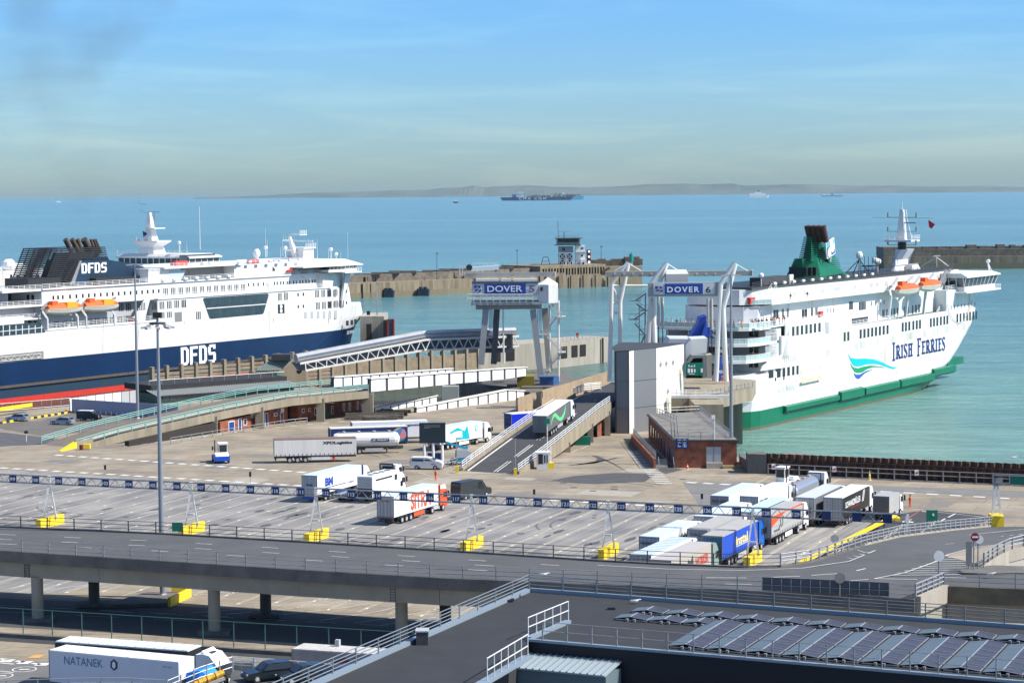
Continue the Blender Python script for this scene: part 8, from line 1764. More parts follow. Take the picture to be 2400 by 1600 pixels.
r=place('box_truck','small grey box truck with white cab at the right end of the cluster','lorry',2084.5,1163,3.3,64,None,'rr',6,hw=1.15);r.location.z=0;q=MB();q.box(0,4.8,-1.15,1.15,.9,3.3);q.build('cargo_box',LGY,r);q=MB();q.box(-.03,0,-1.1,1.1,.95,3.2);q.build('rear_door',DGY,r);q=MB();q.box(0,5,-.4,.4,.6,.9);q.box(-.1,.1,-1,1,.45,.6);q.build('chassis',DKG,r);wheels(r,(1.3,5.6),1.1,.4,.25);cab(r,4.9,WH,H=2.9,defl=False,sleeper=1.6)
r=artic('white refrigerated lorry behind board 126 in the second row',1672,1210,roof=RP_)
r=artic('white lorry with teal print on its side behind board 127',1778,1200,roof=mat('roof_aqua',(.50,.70,.76),.5));spoly(r,'teal_print',[(0,1.3),(6,1.6),(3.5,3.8),(0,3.8)],mat('teal',(.0,.28,.28),.5));sidetext(r,'A',7,2,2,1.6,mat('teal2',(.0,.28,.28),.5))
r=artic('grey and orange curtain sided lorry with double chevron mark and white cab',1808,1208,body=LGY,roof=RG,rear=LGY,skirt=True,guard=WH);spoly(r,'orange_wedge',[(.02,2.55),(13.5,2.9),(13.55,3.85),(.02,3.85)],ORC);spoly(r,'grey_sweep',[(.0,2.5),(6,3.75),(13.55,3.6),(13.55,2.7),(6,2.3)],LGY,y=1.3);sidetext(r,'mania',1.0,1.7,2.6,.4,DKG)
for k in range(2): spoly(r,'chevron',[(3.2+k*.9,2.0),(3.6+k*.9,2.1),(4.0+k*.9,2.55),(3.8+k*.9,3.1),(3.45+k*.9,3.1),(3.7+k*.9,2.55)],BLK if k < 1 else DKG,y=1.31)
r=artic('white refrigerated lorry lettered HANNON on its rear doors',1545.4,1257.8,roof=RP_,rear=mat('rear_pale',(.45,.46,.5),.5));reartext(r,'HANNON',1.05,3.0,2.1,.38,NAVY);sidetext(r,'HANNON',6.5,2.4,5,.9,NAVY)
r=artic('grey roofed curtain sided lorry between the HANNON lorry and the blue lorry',1657.7,1241,body=LGY,roof=RG,rear=mat('rear_blue',(.25,.28,.34),.5));reartext(r,'DAL',.9,3.2,1.4,.35,NAVY)
BT=mat('tarp_blue',(.005,.07,.50),.45);BTR=mat('rear_teal',(.03,.16,.26),.5)
r=artic('bright blue curtain sided lorry with yellow lettering and blue cab behind the last yellow base',1693.4,1256,body=BT,roof=RG,rear=BTR,cabc=mat('cab_blue',(.0,.11,.45),.35),skirt=True,trim=BLK);sidetext(r,'instal',5.0,2.1,4.6,1.15,mat('letter_cream',(.8,.68,.25),.5),bold=.03);q=MB();q.box(4.8,10.5,-1.31,-1.29,1.95,2.02);q.build('underline',WH,r)
r=artic('white lorry with ribbed roof in the front row beside the viaduct',1526,1300.7,roof=RP_,ribs=12,cabc=WH)
r=artic('grey lorry with red and black graffiti-like print and pale green cab at the viaduct',1666.6,1270,body=mat('tarp_warm',(.42,.39,.35),.55),roof=mat('roof_mauve',(.45,.42,.41),.6),corner='fr',L_=13.6,cabc=mat('cab_sage',(.22,.30,.27),.45));sidetext(r,'WORKER',8.0,1.9,4.6,1.1,mat('brick_red',(.5,.08,.05),.6),bold=.05);spoly(r,'dark_figure',[(5.0,1.8),(6.6,1.7),(7.4,2.4),(7.2,3.5),(6.4,2.9),(5.6,3.2)],DKG)
def tug(r,body,hood):
    q=MB();q.box(0,5,-1.2,1.2,.55,1.05);q.box(3.4,5.3,-1.25,1.25,.45,1.25);q.build('chassis',body,r);q=MB();q.extr([(3.3,-1.1,1.25),(5.25,-1.1,1.25),(5.1,-1.1,1.6),(3.3,-1.1,1.7)],(0,2.2,0));q.build('hood',hood,r);q=MB();q.box(1.6,3.3,-.35,1.1,1.05,3.1);q.build('cab_frame',WH,r)
    q=MB();q.box(3.29,3.34,-.25,1.0,1.75,2.9);q.box(1.75,3.15,-.38,-.35,1.7,2.9);q.box(1.75,3.15,1.1,1.13,1.7,2.9);q.box(1.57,1.6,-.25,1,1.7,2.9);q.build('window',GLS,r);q=MB();q.box(1.5,3.5,-.45,1.2,3.1,3.25);q.build('roof',WH,r);wheels(r,(.9,4.4),1.25,.5);q=MB();q.tube((1.3,-.8,1),(1.3,-.8,3.6),.1,6);q.bar((3.3,-1.0,2.2),(3.3,-1.35,2.6),.07);q.box(3.2,3.3,-1.5,-1.25,2.1,2.8);q.build('exhaust_stack',BLK,r)
r=place('terminal_tractor','blue and white terminal tractor alone on the middle yard','tractor',513,1078,0,-76,None,'g');tug(r,BT,WH)
r=place('terminal_tractor','white terminal tractor cab showing behind the back row of lorries','tractor',1824,1148,0,60,None,'g');tug(r,WH,WH)
# middle yard
r=artic('long white curtain sided trailer lettered XPO Logistics standing without a tractor',643,1030,hd=8,body=mat('tarp_offwhite',(.72,.70,.66),.6,var=.12,vscale=.8,streak=1),roof=mat('roof_rust',(.20,.12,.09),.7),rear=LTG,skirt=True,nocab=True,guard=STLW,group=None);sidetext(r,'XPOLogistics',8.0,2.9,4.9,.62,BLK,bold=.05);q=MB();q.box(9.6,10,-1.2,-.8,.3,1.0);q.build('red_leg',RED,r)
r=place('tank_trailer','white tank trailer lettered JC FIGLET behind the long white trailer','trailer',772,1064,0,8,None,'g');tankbody(r,WHS,11.6,1.25,2.4);axles(r,0,12.5)
q=MB();q.box(7.2,10.2,-1.3,-1.2,2.1,2.65);q.build('name_plate',NAVY,r);sidetext(r,'JC FIGLET',7.35,2.2,2.7,.35,WH,bold=.03,y=1.32)
r=artic('navy curtain sided trailer with a pink and blue ball emblem near its front',775,1004,hd=14,body=mat('tarp_navy',(.008,.025,.12),.45),roof=mat('roof_cream',(.62,.60,.54),.6),rear=DKG,nocab=True,group=None)
for k,(rr,zz,mm_,x_) in enumerate(((1.25,2.55,mat('ball_blue',(.05,.22,.5)),12.1),)):
    def disc(name,a0,a1,m,y,R_=1.25): P=[(12.1+R_*math.cos(a0+(a1-a0)*j/14),2.55+R_*math.sin(a0+(a1-a0)*j/14)) for j in range(15)];spoly(r,name,P,m,y=y)
    disc('ball_emblem',0,6.28,mm_,1.285);disc('ball_pink',-1.9,1.0,mat('ball_pink',(.62,.22,.24)),1.3,1.22);disc('ball_green',-2.2,-.5,mat('ball_green',(.03,.25,.17)),1.315,1.2);disc('ball_gold',1.3,2.9,mat('ball_gold',(.45,.35,.2)),1.3,1.22)
r=artic('white curtain sided trailer half hidden behind the navy one and the message board',826,990.5,hd=12,roof=REEF,nocab=True,group=None);sidetext(r,'Logistics',8.6,3.0,4.2,.5,BLK,bold=.03)
TEAL=mat('logo_teal',(.0,.42,.52),.5)
r=artic('white refrigerated lorry with teal arrow graphic and white cab behind the message board',1130.6,986.4,hd=58,roof=RP_,corner='fr',group=None,cabc=WH,guard=WH);spoly(r,'teal_arrow',[(5.2,1.5),(9.4,1.3),(8.6,3.75),(7.8,2.8),(5.5,3.6),(3.0,3.0)],TEAL);spoly(r,'white_curve',[(2.6,1.3),(5.6,1.9),(7.0,1.7),(6.9,2.9),(4.8,3.0),(3.2,2.6)],REEF,y=1.3);spoly(r,'teal_ring',[(11.6+.55*math.cos(k*.5),2.95+.55*math.sin(k*.5)) for k in range(12)],TEAL,y=1.29);spoly(r,'ring_centre',[(11.6+.38*math.cos(k*.5),2.95+.38*math.sin(k*.5)) for k in range(12)],REEF,y=1.31);sidetext(r,'G',11.4,2.75,.4,.42,TEAL,y=1.33)
r=artic('royal blue lorry with faint A.M. lettering on its rear beside the ramp',1199,969.5,hd=32,body=mat('tarp_royal',(.005,.03,.60),.45),roof=REEF,rear=mat('rear_navy',(.008,.02,.16),.5),group=None,cabc=LB);reartext(r,'A.M.',1.0,3.0,1.9,.6,mat('ghost_blue',(.08,.14,.4),.5),bold=.0);reartext(r,'TRANSPORT',1.0,2.4,1.9,.3,M['ghost_blue']);reartext(r,'www.amtransport.com',1.0,1.45,1.9,.14,WH)
# lorry climbing the ramp
P=at(1283,969.5,2.85+4.0);t=math.radians(71.7);n_=V(-math.sin(t),math.cos(t),0)*1.27
r=thing('articulated_lorry','dark grey lorry with bright green wave climbing the asphalt ramp','lorry',(P.x+n_.x,P.y+n_.y,rz(P.y)+.12),t,None,ry=-math.atan(.112*math.sin(t)));tent(r,13.6,4.0,DGY,REEF,mat('rear_midgrey',(.20,.21,.21),.5));axles(r,0,13.6);cab(r,14.3,WH)
def wave(x,w_,z,h,th):
    T_=[(x+w_*k/16,z+h*(.5+.42*math.sin(-1.45+k/16*5.6+1.0)),th*math.sin(math.pi*k/16)**.7+.02) for k in range(17)];return [(a,b-c) for a,b,c in T_]+[(a,b+c) for a,b,c in reversed(T_)]
gw_=[(1.9,1.7),(2.6,2.6),(3.6,3.35),(4.8,3.5),(6.0,2.9),(7.2,2.2),(8.6,2.0),(10.0,2.6),(11.3,3.7)];gl_=[(11.3,3.7),(10.4,2.2),(9.2,1.55),(7.8,1.45),(6.4,1.9),(5.2,2.6),(4.3,3.0),(3.3,2.8),(2.5,2.2)]
spoly(r,'green_wave',gw_+gl_[1:],mat('wave_green',(.12,.75,.22),.5))
# foreground yard
r=artic('white trailer lettered NATANEK in the bottom left corner',113.5+2,1522,hd=-24,roof=REEF,body=mat('tarp_white_shaded',(.62,.65,.72),.5,var=.03),rear=DKG,cabc=mat('cab_bright_blue',(.01,.22,.62),.4),defl=False,ribs=9,group='lorries in the foreground yard');sidetext(r,'NATANEK',1.6,2.85,4.1,.72,mat('letter_teal',(.03,.16,.30),.5),bold=.0);spoly(r,'hexagon_mark',[(6.9+.42*math.cos(k*math.pi/3+.5),3.2+.52*math.sin(k*math.pi/3+.5)) for k in range(6)],NAVY);spoly(r,'hexagon_core',[(6.9+.2*math.cos(k*math.pi/3+.5),3.2+.34*math.sin(k*math.pi/3+.5)) for k in range(6)],REEF,y=1.31);sidetext(r,'NT 1362',12,3.4,.9,.12,MDG)  # bluish tone puts the side's shade into the white tarp colour
q=MB();q.rings([[(14.2,-1.1,2.6),(14.2,1.1,2.7),(14.2,1.1,3.0),(14.2,-1.0,3.0)],[(15.6,-1.2,2.8),(15.6,1.2,2.9),(15.6,.9,3.5),(15.6,-1.0,3.35)],[(16.4,-.9,2.6),(16.4,.9,2.7),(16.4,.8,2.9),(16.4,-.9,2.8)]]);q.build('crumpled_tarpaulin',mat('tarp_bright',(.01,.25,.75),.6),r)
r=artic('black curtain sided lorry with pale roof and white cab behind the NATANEK trailer',130,1501.5,hd=-20,body=BKT,roof=mat('roof_frost',(.64,.68,.70),.6,var=.08,vscale=1),rear=BLK,cabc=WH,ribs=14,group='lorries in the foreground yard')
q=MB();q.extr([(15.0,-1.1,3.3),(16.35,-1.1,2.9),(16.1,-1.1,3.1),(14.9,-1.1,4.0)],(0,2.2,0));q.build('roof_spoiler',WH,r);q=MB();q.box(15.0,15.6,-.4,.4,3.72,3.8);q.build('roof_hatch',GLS,r)
r=artic('dirty grey trailer with round red emblem behind the parked dark cars',684.7,1519,hd=-19,body=mat('tarp_dirty',(.36,.36,.36),.6,col2=(.22,.22,.22),vscale=.9),roof=mat('roof_dirty',(.55,.53,.50),.7,var=.25,vscale=1.3),rear=LGY,nocab=True,ribs=9,group='lorries in the foreground yard')
for R_,mm_,y_ in ((.95,DKG,1.29),(.65,mat('dark_red',(.35,.02,.04),.5),1.31),(.5,RED,1.33)): spoly(r,'round_emblem',[(4.9+R_*math.cos(k*.42),2.55+R_*math.sin(k*.42)) for k in range(15)],mm_,y=y_)
q=MB();q.box(6.8,9.4,-1.32,-1.28,2.65,3.0);q.box(9.8,12,-1.32,-1.28,2.65,2.9);q.build('red_bar',M['dark_red'],r);q=MB();q.box(3.3,3.7,.7,1.1,4.0,4.6);q.build('roof_box',LTG,r)
# vans and cars
def van(r,m,L_=6.6,H=2.6,w_=1.0,glassy=False,roof=None):
    P=[(0,.4),(L_-.1,.35),(L_,.8),(L_-.15,1.25),(L_-1.2,1.5),(L_-2.0,H-.1),(L_-2.6,H),(.15,H),(0,H-.25)]
    q=MB();q.rings([[(a,-w_*(.88 if b > 1.6 else .98),b) for a,b in P],[(a,-w_*(.93 if b > 1.6 else 1),b*.99) for a,b in P],[(a,w_*(.93 if b > 1.6 else 1),b*.99) for a,b in P],[(a,w_*(.88 if b > 1.6 else .98),b) for a,b in P]]);q.build('body',m,r)
    q=MB();q.extr([(L_-1.15,-w_*.85,1.55),(L_-1.95,-w_*.8,H-.18),(L_-1.95,w_*.8,H-.18),(L_-1.15,w_*.85,1.55)],(.06,0,.05));q.build('windscreen',GLS,r)
    for s_ in (-1,1):
        q=MB();q.extr([(L_-2.9,s_*w_*.99,1.45),(L_-1.6,s_*w_*.99,1.4),(L_-2.2,s_*w_*.93,H-.3),(L_-2.9,s_*w_*.93,H-.3)],(0,s_*.02,0));q.build('side_window',GLS,r)
        if glassy: q=MB();q.extr([(.3,s_*w_*.99,1.35),(L_-3.05,s_*w_*.99,1.35),(L_-3.05,s_*w_*.93,H-.28),(.35,s_*w_*.93,H-.28)],(0,s_*.02,0));q.build('rear_side_window',GLS,r)
        q=MB();q.box(L_-.15,L_+.02,s_*w_*.75-.15,s_*w_*.75+.15,.8,1.05);q.build('headlight',LTG,r)
        q=MB();q.box(-.03,.05,s_*w_*.88-.08,s_*w_*.88+.08,.9,1.5);q.build('tail_light',M['tail_red'],r)
    q=MB();q.box(-.03,.02,-w_*.75,w_*.75,1.45,H-.35);q.build('rear_window',GLS,r);wheels(r,(1.1,L_-1.15),w_,.36,.24)
    if roof: q=MB();q.box(.1,L_-1.7,-w_*.85,w_*.85,H-.02,H+.12);q.build('pop_roof',roof,r)
def car(r,m,L_=4.4,H=1.5,w_=.9,hatch=True):
    P=[(0,.3),(L_,.3),(L_,.7),(L_-.15,.82),(L_-1.25,.95),(L_-1.95,H-.06),(L_-2.5,H),(.7,H-.03),(.15,.98),(0,.85)]
    def sec(k): return [(a,k*w_*(.74 if b > 1.2 else (.96 if b > .9 else 1)),b) for a,b in P]
    q=MB();q.rings([sec(-1),sec(1)]);q.build('body',m,r)
    q=MB();q.extr([(L_-1.3,-w_*.8,.98),(L_-1.93,-w_*.68,H-.09),(L_-1.93,w_*.68,H-.09),(L_-1.3,w_*.8,.98)],(.05,0,.05));q.build('windscreen',GLS,r);q=MB();q.extr([(.2,-w_*.75,1.02),(.66,-w_*.66,H-.1),(.66,w_*.66,H-.1),(.2,w_*.75,1.02)],(-.05,0,.04));q.build('rear_window',GLS,r)
    for s_ in (-1,1):
        q=MB();q.extr([(.55,s_*w_*.96,.98),(L_-1.45,s_*w_*.96,.98),(L_-2.0,s_*w_*.76,H-.12),(.85,s_*w_*.76,H-.12)],(0,s_*.03,0));q.build('side_window',GLS,r)
        q=MB();q.box(L_-.12,L_+.02,s_*w_*.72-.16,s_*w_*.72+.16,.6,.76);q.build('headlight',LTG,r);q=MB();q.box(-.03,.04,s_*w_*.78-.14,s_*w_*.78+.14,.7,.88);q.build('tail_light',M['tail_red'],r)
    wheels(r,(.85,L_-.85),w_,.34,.22)
r=place('van','long black panel van beside the white and red lorry','van',1068,1172,0,50,None,'g');van(r,mat('van_charcoal',(.03,.035,.038),.35),6.9,2.65,1.02)
r=place('minibus','white minibus with dark side windows in front of the message board','van',964,1098,0,-10,None,'g');van(r,WHS,5.3,2.0,.98,True);sidetext(r,'PORT',3.5,.8,.7,.2,BLK,y=1.0)
CS=mat('car_silver',(.34,.40,.44),.3,.5);CB_=mat('car_black',(.012,.018,.022),.2)
for (x,y,hd,m_,lb) in ((66,987,160,CS,'silver estate car at the far left by the striped kerb'),(172,995,162,CS,'silver estate car nearest the turquoise ramp')): r=place('car',lb,'car',x,y,0,hd,'cars in the left car park','g');car(r,m_,4.7,1.5)
r=place('camper_van','black camper van with white roof in the left car park','van',184,985,0,-14,None,'g');van(r,mat('camper_black',(.012,.012,.014),.4),4.7,1.95,.95,True,WHS)
for (x,y,hd,lb) in ((692,1584,207,'dark car in the foreground, the one nearest the concrete cowl'),(772,1590,207,'dark car with bright window trim in the middle of the foreground three'),(846,1596,207,'dark car half hidden by the roof railing in the foreground')): r=place('car',lb,'car',x,y,3.5,hd,'dark cars in the foreground','g');r.location.z=3.5;car(r,CB_,4.6,1.55)
# boom lift
r=place('boom_lift','blue and grey wheeled boom lift right of the message board','machine',1055,1088,0,10,None,'g');BL_=mat('lift_blue',(.0,.28,.45),.5);q=MB();q.box(.2,3.2,-.8,.8,.5,.95);q.build('chassis',BL_,r);wheels(r,(.6,2.9),1.1,.48,.3);q=MB();q.extr([(.9,-.7,1.1),(3.3,-.7,1.1),(3.4,-.7,2.0),(2.6,-.7,2.5),(1.0,-.7,2.3)],(0,1.4,0));q.build('turret',LTG,r);q=MB();q.bar((2.6,0,2.6),(-1.6,0,4.0),.35);q.bar((2.5,0,2.2),(2.9,0,3.0),.4);q.build('boom',BL_,r)
q=MB();p=at(1002,1088);q.box(p.x,p.x+2.6,p.y+1,p.y+2,0,1.7);tag(q.build('cabinet',mat('navy_cabinet',(.01,.02,.09),.6)),'navy equipment cabinet behind the white minibus','cabinet')
railing([at(1040,1098),at(1071,1090)],1.2,[.8,1.2],1.5,GALV,None,'short double guard rail right of the message board',r=.07)
# workers
OM=mat('hi_vis_orange',(.95,.11,.02),.7)
person(at(1021,1126),math.radians(40),OM,OM,'worker in orange overalls standing above the red lettered lorry',hair=BLK)
person(at(2133,1189),math.radians(200),OM,OM,'worker in orange overalls standing right of the small grey box truck',hair=BLK)
# ============================================================ viaduct in the foreground
ZD=7.3
va=thing('viaduct','concrete road viaduct with steel railings crossing the foreground','bridge',at(503,1484),world=True)
far=[at(-260,1225,ZD),at(0,1234.8,ZD),at(372,1251,ZD),at(700,1270,ZD),at(1150,1298,ZD),at(1400,1314.5,ZD),at(1560,1323,ZD),at(1744,1330,ZD),at(1830,1328,ZD),at(1900,1318,7.2),at(1960,1300,6.9),at(2027,1278,6.3),at(2110,1258,5.0),at(2230,1243,2.5),at(2328,1233,.25)]
near=[at(-260,1275,ZD),at(0,1290,ZD),at(372,1314,ZD),at(700,1335,ZD),at(1028,1354,ZD),at(1400,1369,ZD),at(1600,1377,ZD),at(1804,1384.5,ZD),at(1950,1390,ZD),at(2146,1405,ZD)]
c1,c2_=at(2212,1377,ZD),at(2900,1404,ZD)
nr2=near+[c1]
deck=near[:-1]+[near[-1],c1,c2_,at(2900,1352,ZD),at(2400,1337,ZD),at(2305,1338,ZD)]
nose=at(2290,1320,ZD)
q=MB();P1_=deck+[nose,at(2212,1301,6.9),at(2140,1296,6.8)]+list(reversed(far[:12]))
q.poly(P1_);q.build('road_surface',mat('viaduct_asphalt',(.10,.10,.10),.8,col2=(.072,.073,.075),vscale=.25,bump=.1,bscale=15),va)
q=MB();lo_=[at(2212,1301,6.9),at(2260,1288,5.8),at(2330,1276,4.5),at(2400,1270,3.0),at(2700,1258,0.3)];hi_=[far[11],far[12],far[13],far[14],at(2700,1238,.2)]
q.add([at(2140,1296,6.8)]+lo_+[far[11]]+hi_[1:],[(0,1,7-1),(1,2,7,6),(2,3,8,7),(3,4,9,8),(4,5,10,9)]);q.build('ramp_surface',M['viaduct_asphalt'],va)
def edgewall(name,L_,z0,z1,m,th=.5,sgn_=1):
    q=MB()
    for a,b in zip(L_,L_[1:]): d=(b-a).normalized();n_=V(d.y,-d.x,0)*th*sgn_;q.hexa([a+V(0,0,z0),b+V(0,0,z0),b+n_+V(0,0,z0),a+n_+V(0,0,z0)],[a+V(0,0,z1),b+V(0,0,z1),b+n_+V(0,0,z1),a+n_+V(0,0,z1)])
    return q.build(name,m,va)
UB=mat('upstand_concrete',(.19,.18,.16),.85,col2=(.10,.095,.09),vscale=.5);BMC=mat('beam_concrete',(.36,.33,.26),.8,col2=(.27,.245,.19),vscale=.3)
edgewall('upstand',near,-1.1,.08,UB,.35);edgewall('far_upstand',far[:12],-1,.15,UB,.35,-1);edgewall('far_upstand',far[11:],-1.2,.2,CONL,.4,-1)
inn=[p+V(.25,.8,0) for p in near];edgewall('edge_beam',inn,-2.7,-1.1,BMC,.6);edgewall('far_edge_beam',[p+V(-.3,-.8,0) for p in far[:9]],-2.7,-1.0,BMC,.6,-1)
q=MB()
und=[p-V(0,0,1.15) for p in inn]+[p+V(-.3,-.8,-1.15) for p in reversed(far[:11])];q.poly(und);q.poly([p-V(0,0,1.1) for p in und]);q.build('soffit',COND,va)
edgewall('upstand',[near[-1],c1],-1.3,.35,CONL,.5);edgewall('edge_beam',[near[-1]+V(0,.6,0),c1+V(0,.6,0)],-3,-1.3,BMC,.4);edgewall('upstand',[c1,c2_],-1.35,.25,mat('mossy_concrete',(.17,.16,.11),.9,col2=(.09,.08,.06),vscale=.7),.4);edgewall('edge_beam',[c1+V(.5,.7,0),c2_+V(0,.7,0)],-3.1,-1.35,BMC,.5)
for i,(x,y) in enumerate(((89,1454),(503,1484),(942,1513),(1390,1545),(221,1418),(623,1443),(1044,1470),(2292,1456),(2245,1450),(2180,1448))):
    p=at(x,y);q=MB();q.tube(p,T(p,ZD-2.6),.62 if i < 4 else .6,20);q.build('column',BMC if i < 4 or i > 6 else COND,va);q=MB();q.box(p.x-1.6,p.x+1.6,p.y-1.2,p.y+1.2,0,.35);q.build('column_foot',COND,va)
q=MB();p=at(118,1400);q.box(p.x-.2,p.x+.7,p.y-1.5,p.y-.8,3.6,4.7);q.build('service_box',NAVY,va)
for x in (55,240,410,478,850,917):
    p=at(x,1320+x*.06,6);d_=near[4]-near[1];t=(x-0)/1028;b=inn[1].lerp(inn[4],t);u=d_.normalized();q=MB()
    for k in range(5): q.bar(b+V(0,-.75,-1.4-k*.28),b+u*.55+V(0,-.75,-1.4-k*.28),.05)
    q.bar(b+V(0,-.75,-1.3),b+V(0,-.75,-2.7),.05);q.bar(b+u*.55+V(0,-.75,-1.3),b+u*.55+V(0,-.75,-2.7),.05);q.build('rung_ladder',DKG,va)
railing([p+V(0,0,.08) for p in near],1.25,[.35,.8,1.22],3.35,GALV,va,r=.035,pr=.05);railing([p+V(0,0,.1) for p in far[:9]],1.25,[.35,.8,1.22],3.35,mat('rail_dark',(.10,.10,.10),.5,.3),va,r=.035,pr=.05)
railing([p+V(0,0,.2) for p in far[8:]],1.15,[.4,.75,1.1],2.3,GALV,va,r=.07,pr=.07);railing([near[-1]+V(0,0,.35),c1+V(0,0,.35)],1.15,[.3,.7,1.1],1.4,GALV,va,r=.08,pr=.07);railing([c1+V(0,0,.25),c2_+V(0,0,.25)],1.3,[.4,.85,1.28],3.4,GALV,va,r=.035,pr=.05)
q=MB();a,b=at(1786,1386,ZD),at(2083,1400,ZD);u=(b-a)/13
q.hexa([a+V(0,-.1,.15),b+V(0,-.1,.15),b+V(0,-.06,.15),a+V(0,-.06,.15)],[p+V(0,0,1.25) for p in (a+V(0,-.1,.15),b+V(0,-.1,.15),b+V(0,-.06,.15),a+V(0,-.06,.15))]);q.build('mesh_screen',mat('screen_blue',(.06,.085,.11),.6),va)
q=MB()
for i in range(14): p=a+u*i;q.bar(p+V(0,-.14,.15),p+V(0,-.14,1.3),.06)
q.bar(a+V(0,-.14,.7),b+V(0,-.14,.7),.05);q.build('screen_frame',GALV,va)
vm=MB();Z_=.03
def vline(pts,w_,dash=None):
    P=[at(x,y,z)+V(0,0,Z_) for x,y,z in pts]
    if dash: P2=resample(P,1.0)
    for a,b in ([(a,b) for a,b in zip(P,P[1:])] if not dash else [(P2[i],P2[min(i+dash[0],len(P2)-1)]) for i in range(0,len(P2)-1,dash[1])]):
        d=(b-a).normalized();n_=V(-d.y,d.x,0)*w_/2;vm.quad(a-n_,b-n_,b+n_,a+n_)
vline([(0,1252,ZD),(372,1268,ZD),(700,1287,ZD),(1150,1315,ZD),(1420,1332,ZD)],.13,(2,8));vline([(0,1274,ZD),(372,1291,ZD),(700,1311,ZD),(1028,1331,ZD),(1300,1345,ZD)],.13,(2,9));vline([(-10,1263,ZD),(372,1280,ZD),(700,1299,ZD),(1090,1322,ZD),(1400,1340,ZD)],.13,(2,8))
vline([(1655,1353.5,ZD),(1750,1354,ZD)],.16);vline([(1793,1353,ZD),(1875,1350,ZD)],.16);vline([(1901,1348,ZD),(1968,1343.5,ZD)],.16);vline([(2007,1337,7.2),(2062,1324,7)],.18);vline([(2083,1316,6.9),(2115,1304,6.6)],.18);vline([(2131,1296,6.5),(2160,1286,6)],.18)
vline([(2176,1281,5.9),(2190,1279,5.6)],.14);vline([(2216,1275,5.3),(2236,1273,5)],.14);vline([(2262,1268,4.2),(2275,1267,4)],.14);vline([(2338,1258,2.6),(2352,1256,2.3)],.14);vline([(2366,1254,2),(2376,1253,1.9)],.14);vline([(2388,1252,1.8),(2396,1251,1.7)],.14)
vline([(1400,1324,ZD),(1560,1333,ZD),(1744,1336.5,ZD),(1880,1331,ZD),(1990,1315,7.2),(2050,1290,6.6),(2110,1276,5.8),(2240,1256,3.4),(2400,1240,.8)],.14)
vline([(2050,1355.5,7.29),(2120,1342,7.25),(2190,1317,7.05),(2222,1299,6.8),(2290,1281,5.3),(2400,1270,3.1)],.16);vline([(1957,1363.5,ZD),(2036,1357,ZD)],.14);vline([(2048,1355.5,ZD),(2150,1357.5,ZD)],.14);vline([(1880,1367.5,ZD),(1918,1366,ZD)],.12);vline([(1700,1368,ZD),(1762,1369.5,ZD)],.12);vline([(2185,1352.5,ZD),(2265,1354,ZD)],.14,(3,4))
for i in range(9): y=1306+i*5.2;x0=2222-i*17;vline([(x0,y,ZD),(2275-i*3,y-2,ZD)],.13)
for i in range(19): x=2010+i*19;y=1292-i*2.35-(i > 6)*1;z=max(.6,6.8-i*.33);vline([(x,y-3,z),(x+17,y+2.5,z)],.1)
for i in range(8): x=1985+i*5;vline([(1972+i*14,1311-i*4.5,7),(1984+i*14,1313-i*4.5,7)],.1) if i < 5 else None
vm.build('road_markings',RWH,va)
# splitter island and its signs
q=MB();P=[at(x,y,ZD) for x,y in ((2248,1340),(2262,1332),(2330,1328),(2400,1330),(2400,1346),(2290,1346),(2256,1344))];q.hexa(P,[p+V(0,0,.18) for p in P]);q.build('splitter_island',COND,va)
# ramp on the right with arched parapet
cr=[at(x,y,z) for x,y,z in ((2307,1332,ZD),(2335,1312,ZD),(2365,1297,ZD+.1),(2400,1288,ZD+.2),(2480,1276,ZD+.2),(2700,1260,ZD))]
ra2=thing('curved_ramp','curved concrete ramp parapet with steel rail at the right edge','ramp',cr[0],world=True)
q=MB()
for a,b in zip(cr,cr[1:]): q.hexa([a-V(0,0,.9),b-V(0,0,.9),b+V(.2,.5,-.9),a+V(.2,.5,-.9)],[a+V(0,0,.35),b+V(0,0,.35),b+V(.2,.5,.35),a+V(.2,.5,.35)])
q.build('parapet',CONL,ra2);q=MB()
for a,b in zip(cr,cr[1:]): q.hexa([a+V(.1,.2,-2.2),b+V(.1,.2,-2.2),b+V(.3,.8,-2.2),a+V(.3,.8,-2.2)],[a+V(.1,.2,-.9),b+V(.1,.2,-.9),b+V(.3,.8,-.9),a+V(.3,.8,-.9)])
q.build('arched_beam',mat('beam_pale',(.40,.38,.33),.8),ra2)
hat=MB();cq=[p+V(0,.5,.0) for p in cr];hat.add([at(2212,1301,6.88),at(2290,1320,ZD-.02)]+cq[:4]+[at(2260,1288,5.78),at(2330,1276,4.48),at(2400,1270,2.98)],[(0,1,2,3,6),(3,4,7,6),(4,5,8,7)]);hat.build('hatched_surface',mat('ramp_tan',(.32,.27,.20),.85,var=.2,vscale=.5),ra2)
railing([p+V(0,.2,.35) for p in cr],1.2,[.4,.8,1.15],1.9,GALV,ra2,r=.07,pr=.08)
for (x,y,yt,lb,kind) in ((2282,1338,1248,'red no entry disc seen from behind beside the splitter island','r'),(2292,1336,1254,'white backed round sign on the splitter island','w'),(2270,1336,1268,'galvanised sign frame with narrow board on the splitter island','f')):
    p=at(x,y,ZD);zt=top(p,yt);r=thing('road_sign',lb,'sign',p,world=True);q=MB();q.tube(p,T(p,zt),.07,6);q.build('post',GALV,r);q=MB()
    if kind=='f': q.box(p.x-.25,p.x+.3,p.y-.1,p.y+.1,ZD+.6,zt)
    else: q.tube((p.x+.1,p.y-.1,zt-.4),(p.x+.1,p.y-.02,zt-.4),.42,16)
    q.build('panel',{'r': mat('sign_maroon',(.25,.02,.03),.5),'w': WH,'f': MDG}[kind],r)
    if kind=='r': q=MB();q.box(p.x-.2,p.x+.4,p.y-.13,p.y-.1,zt-.48,zt-.32);q.build('bar',WH,r)
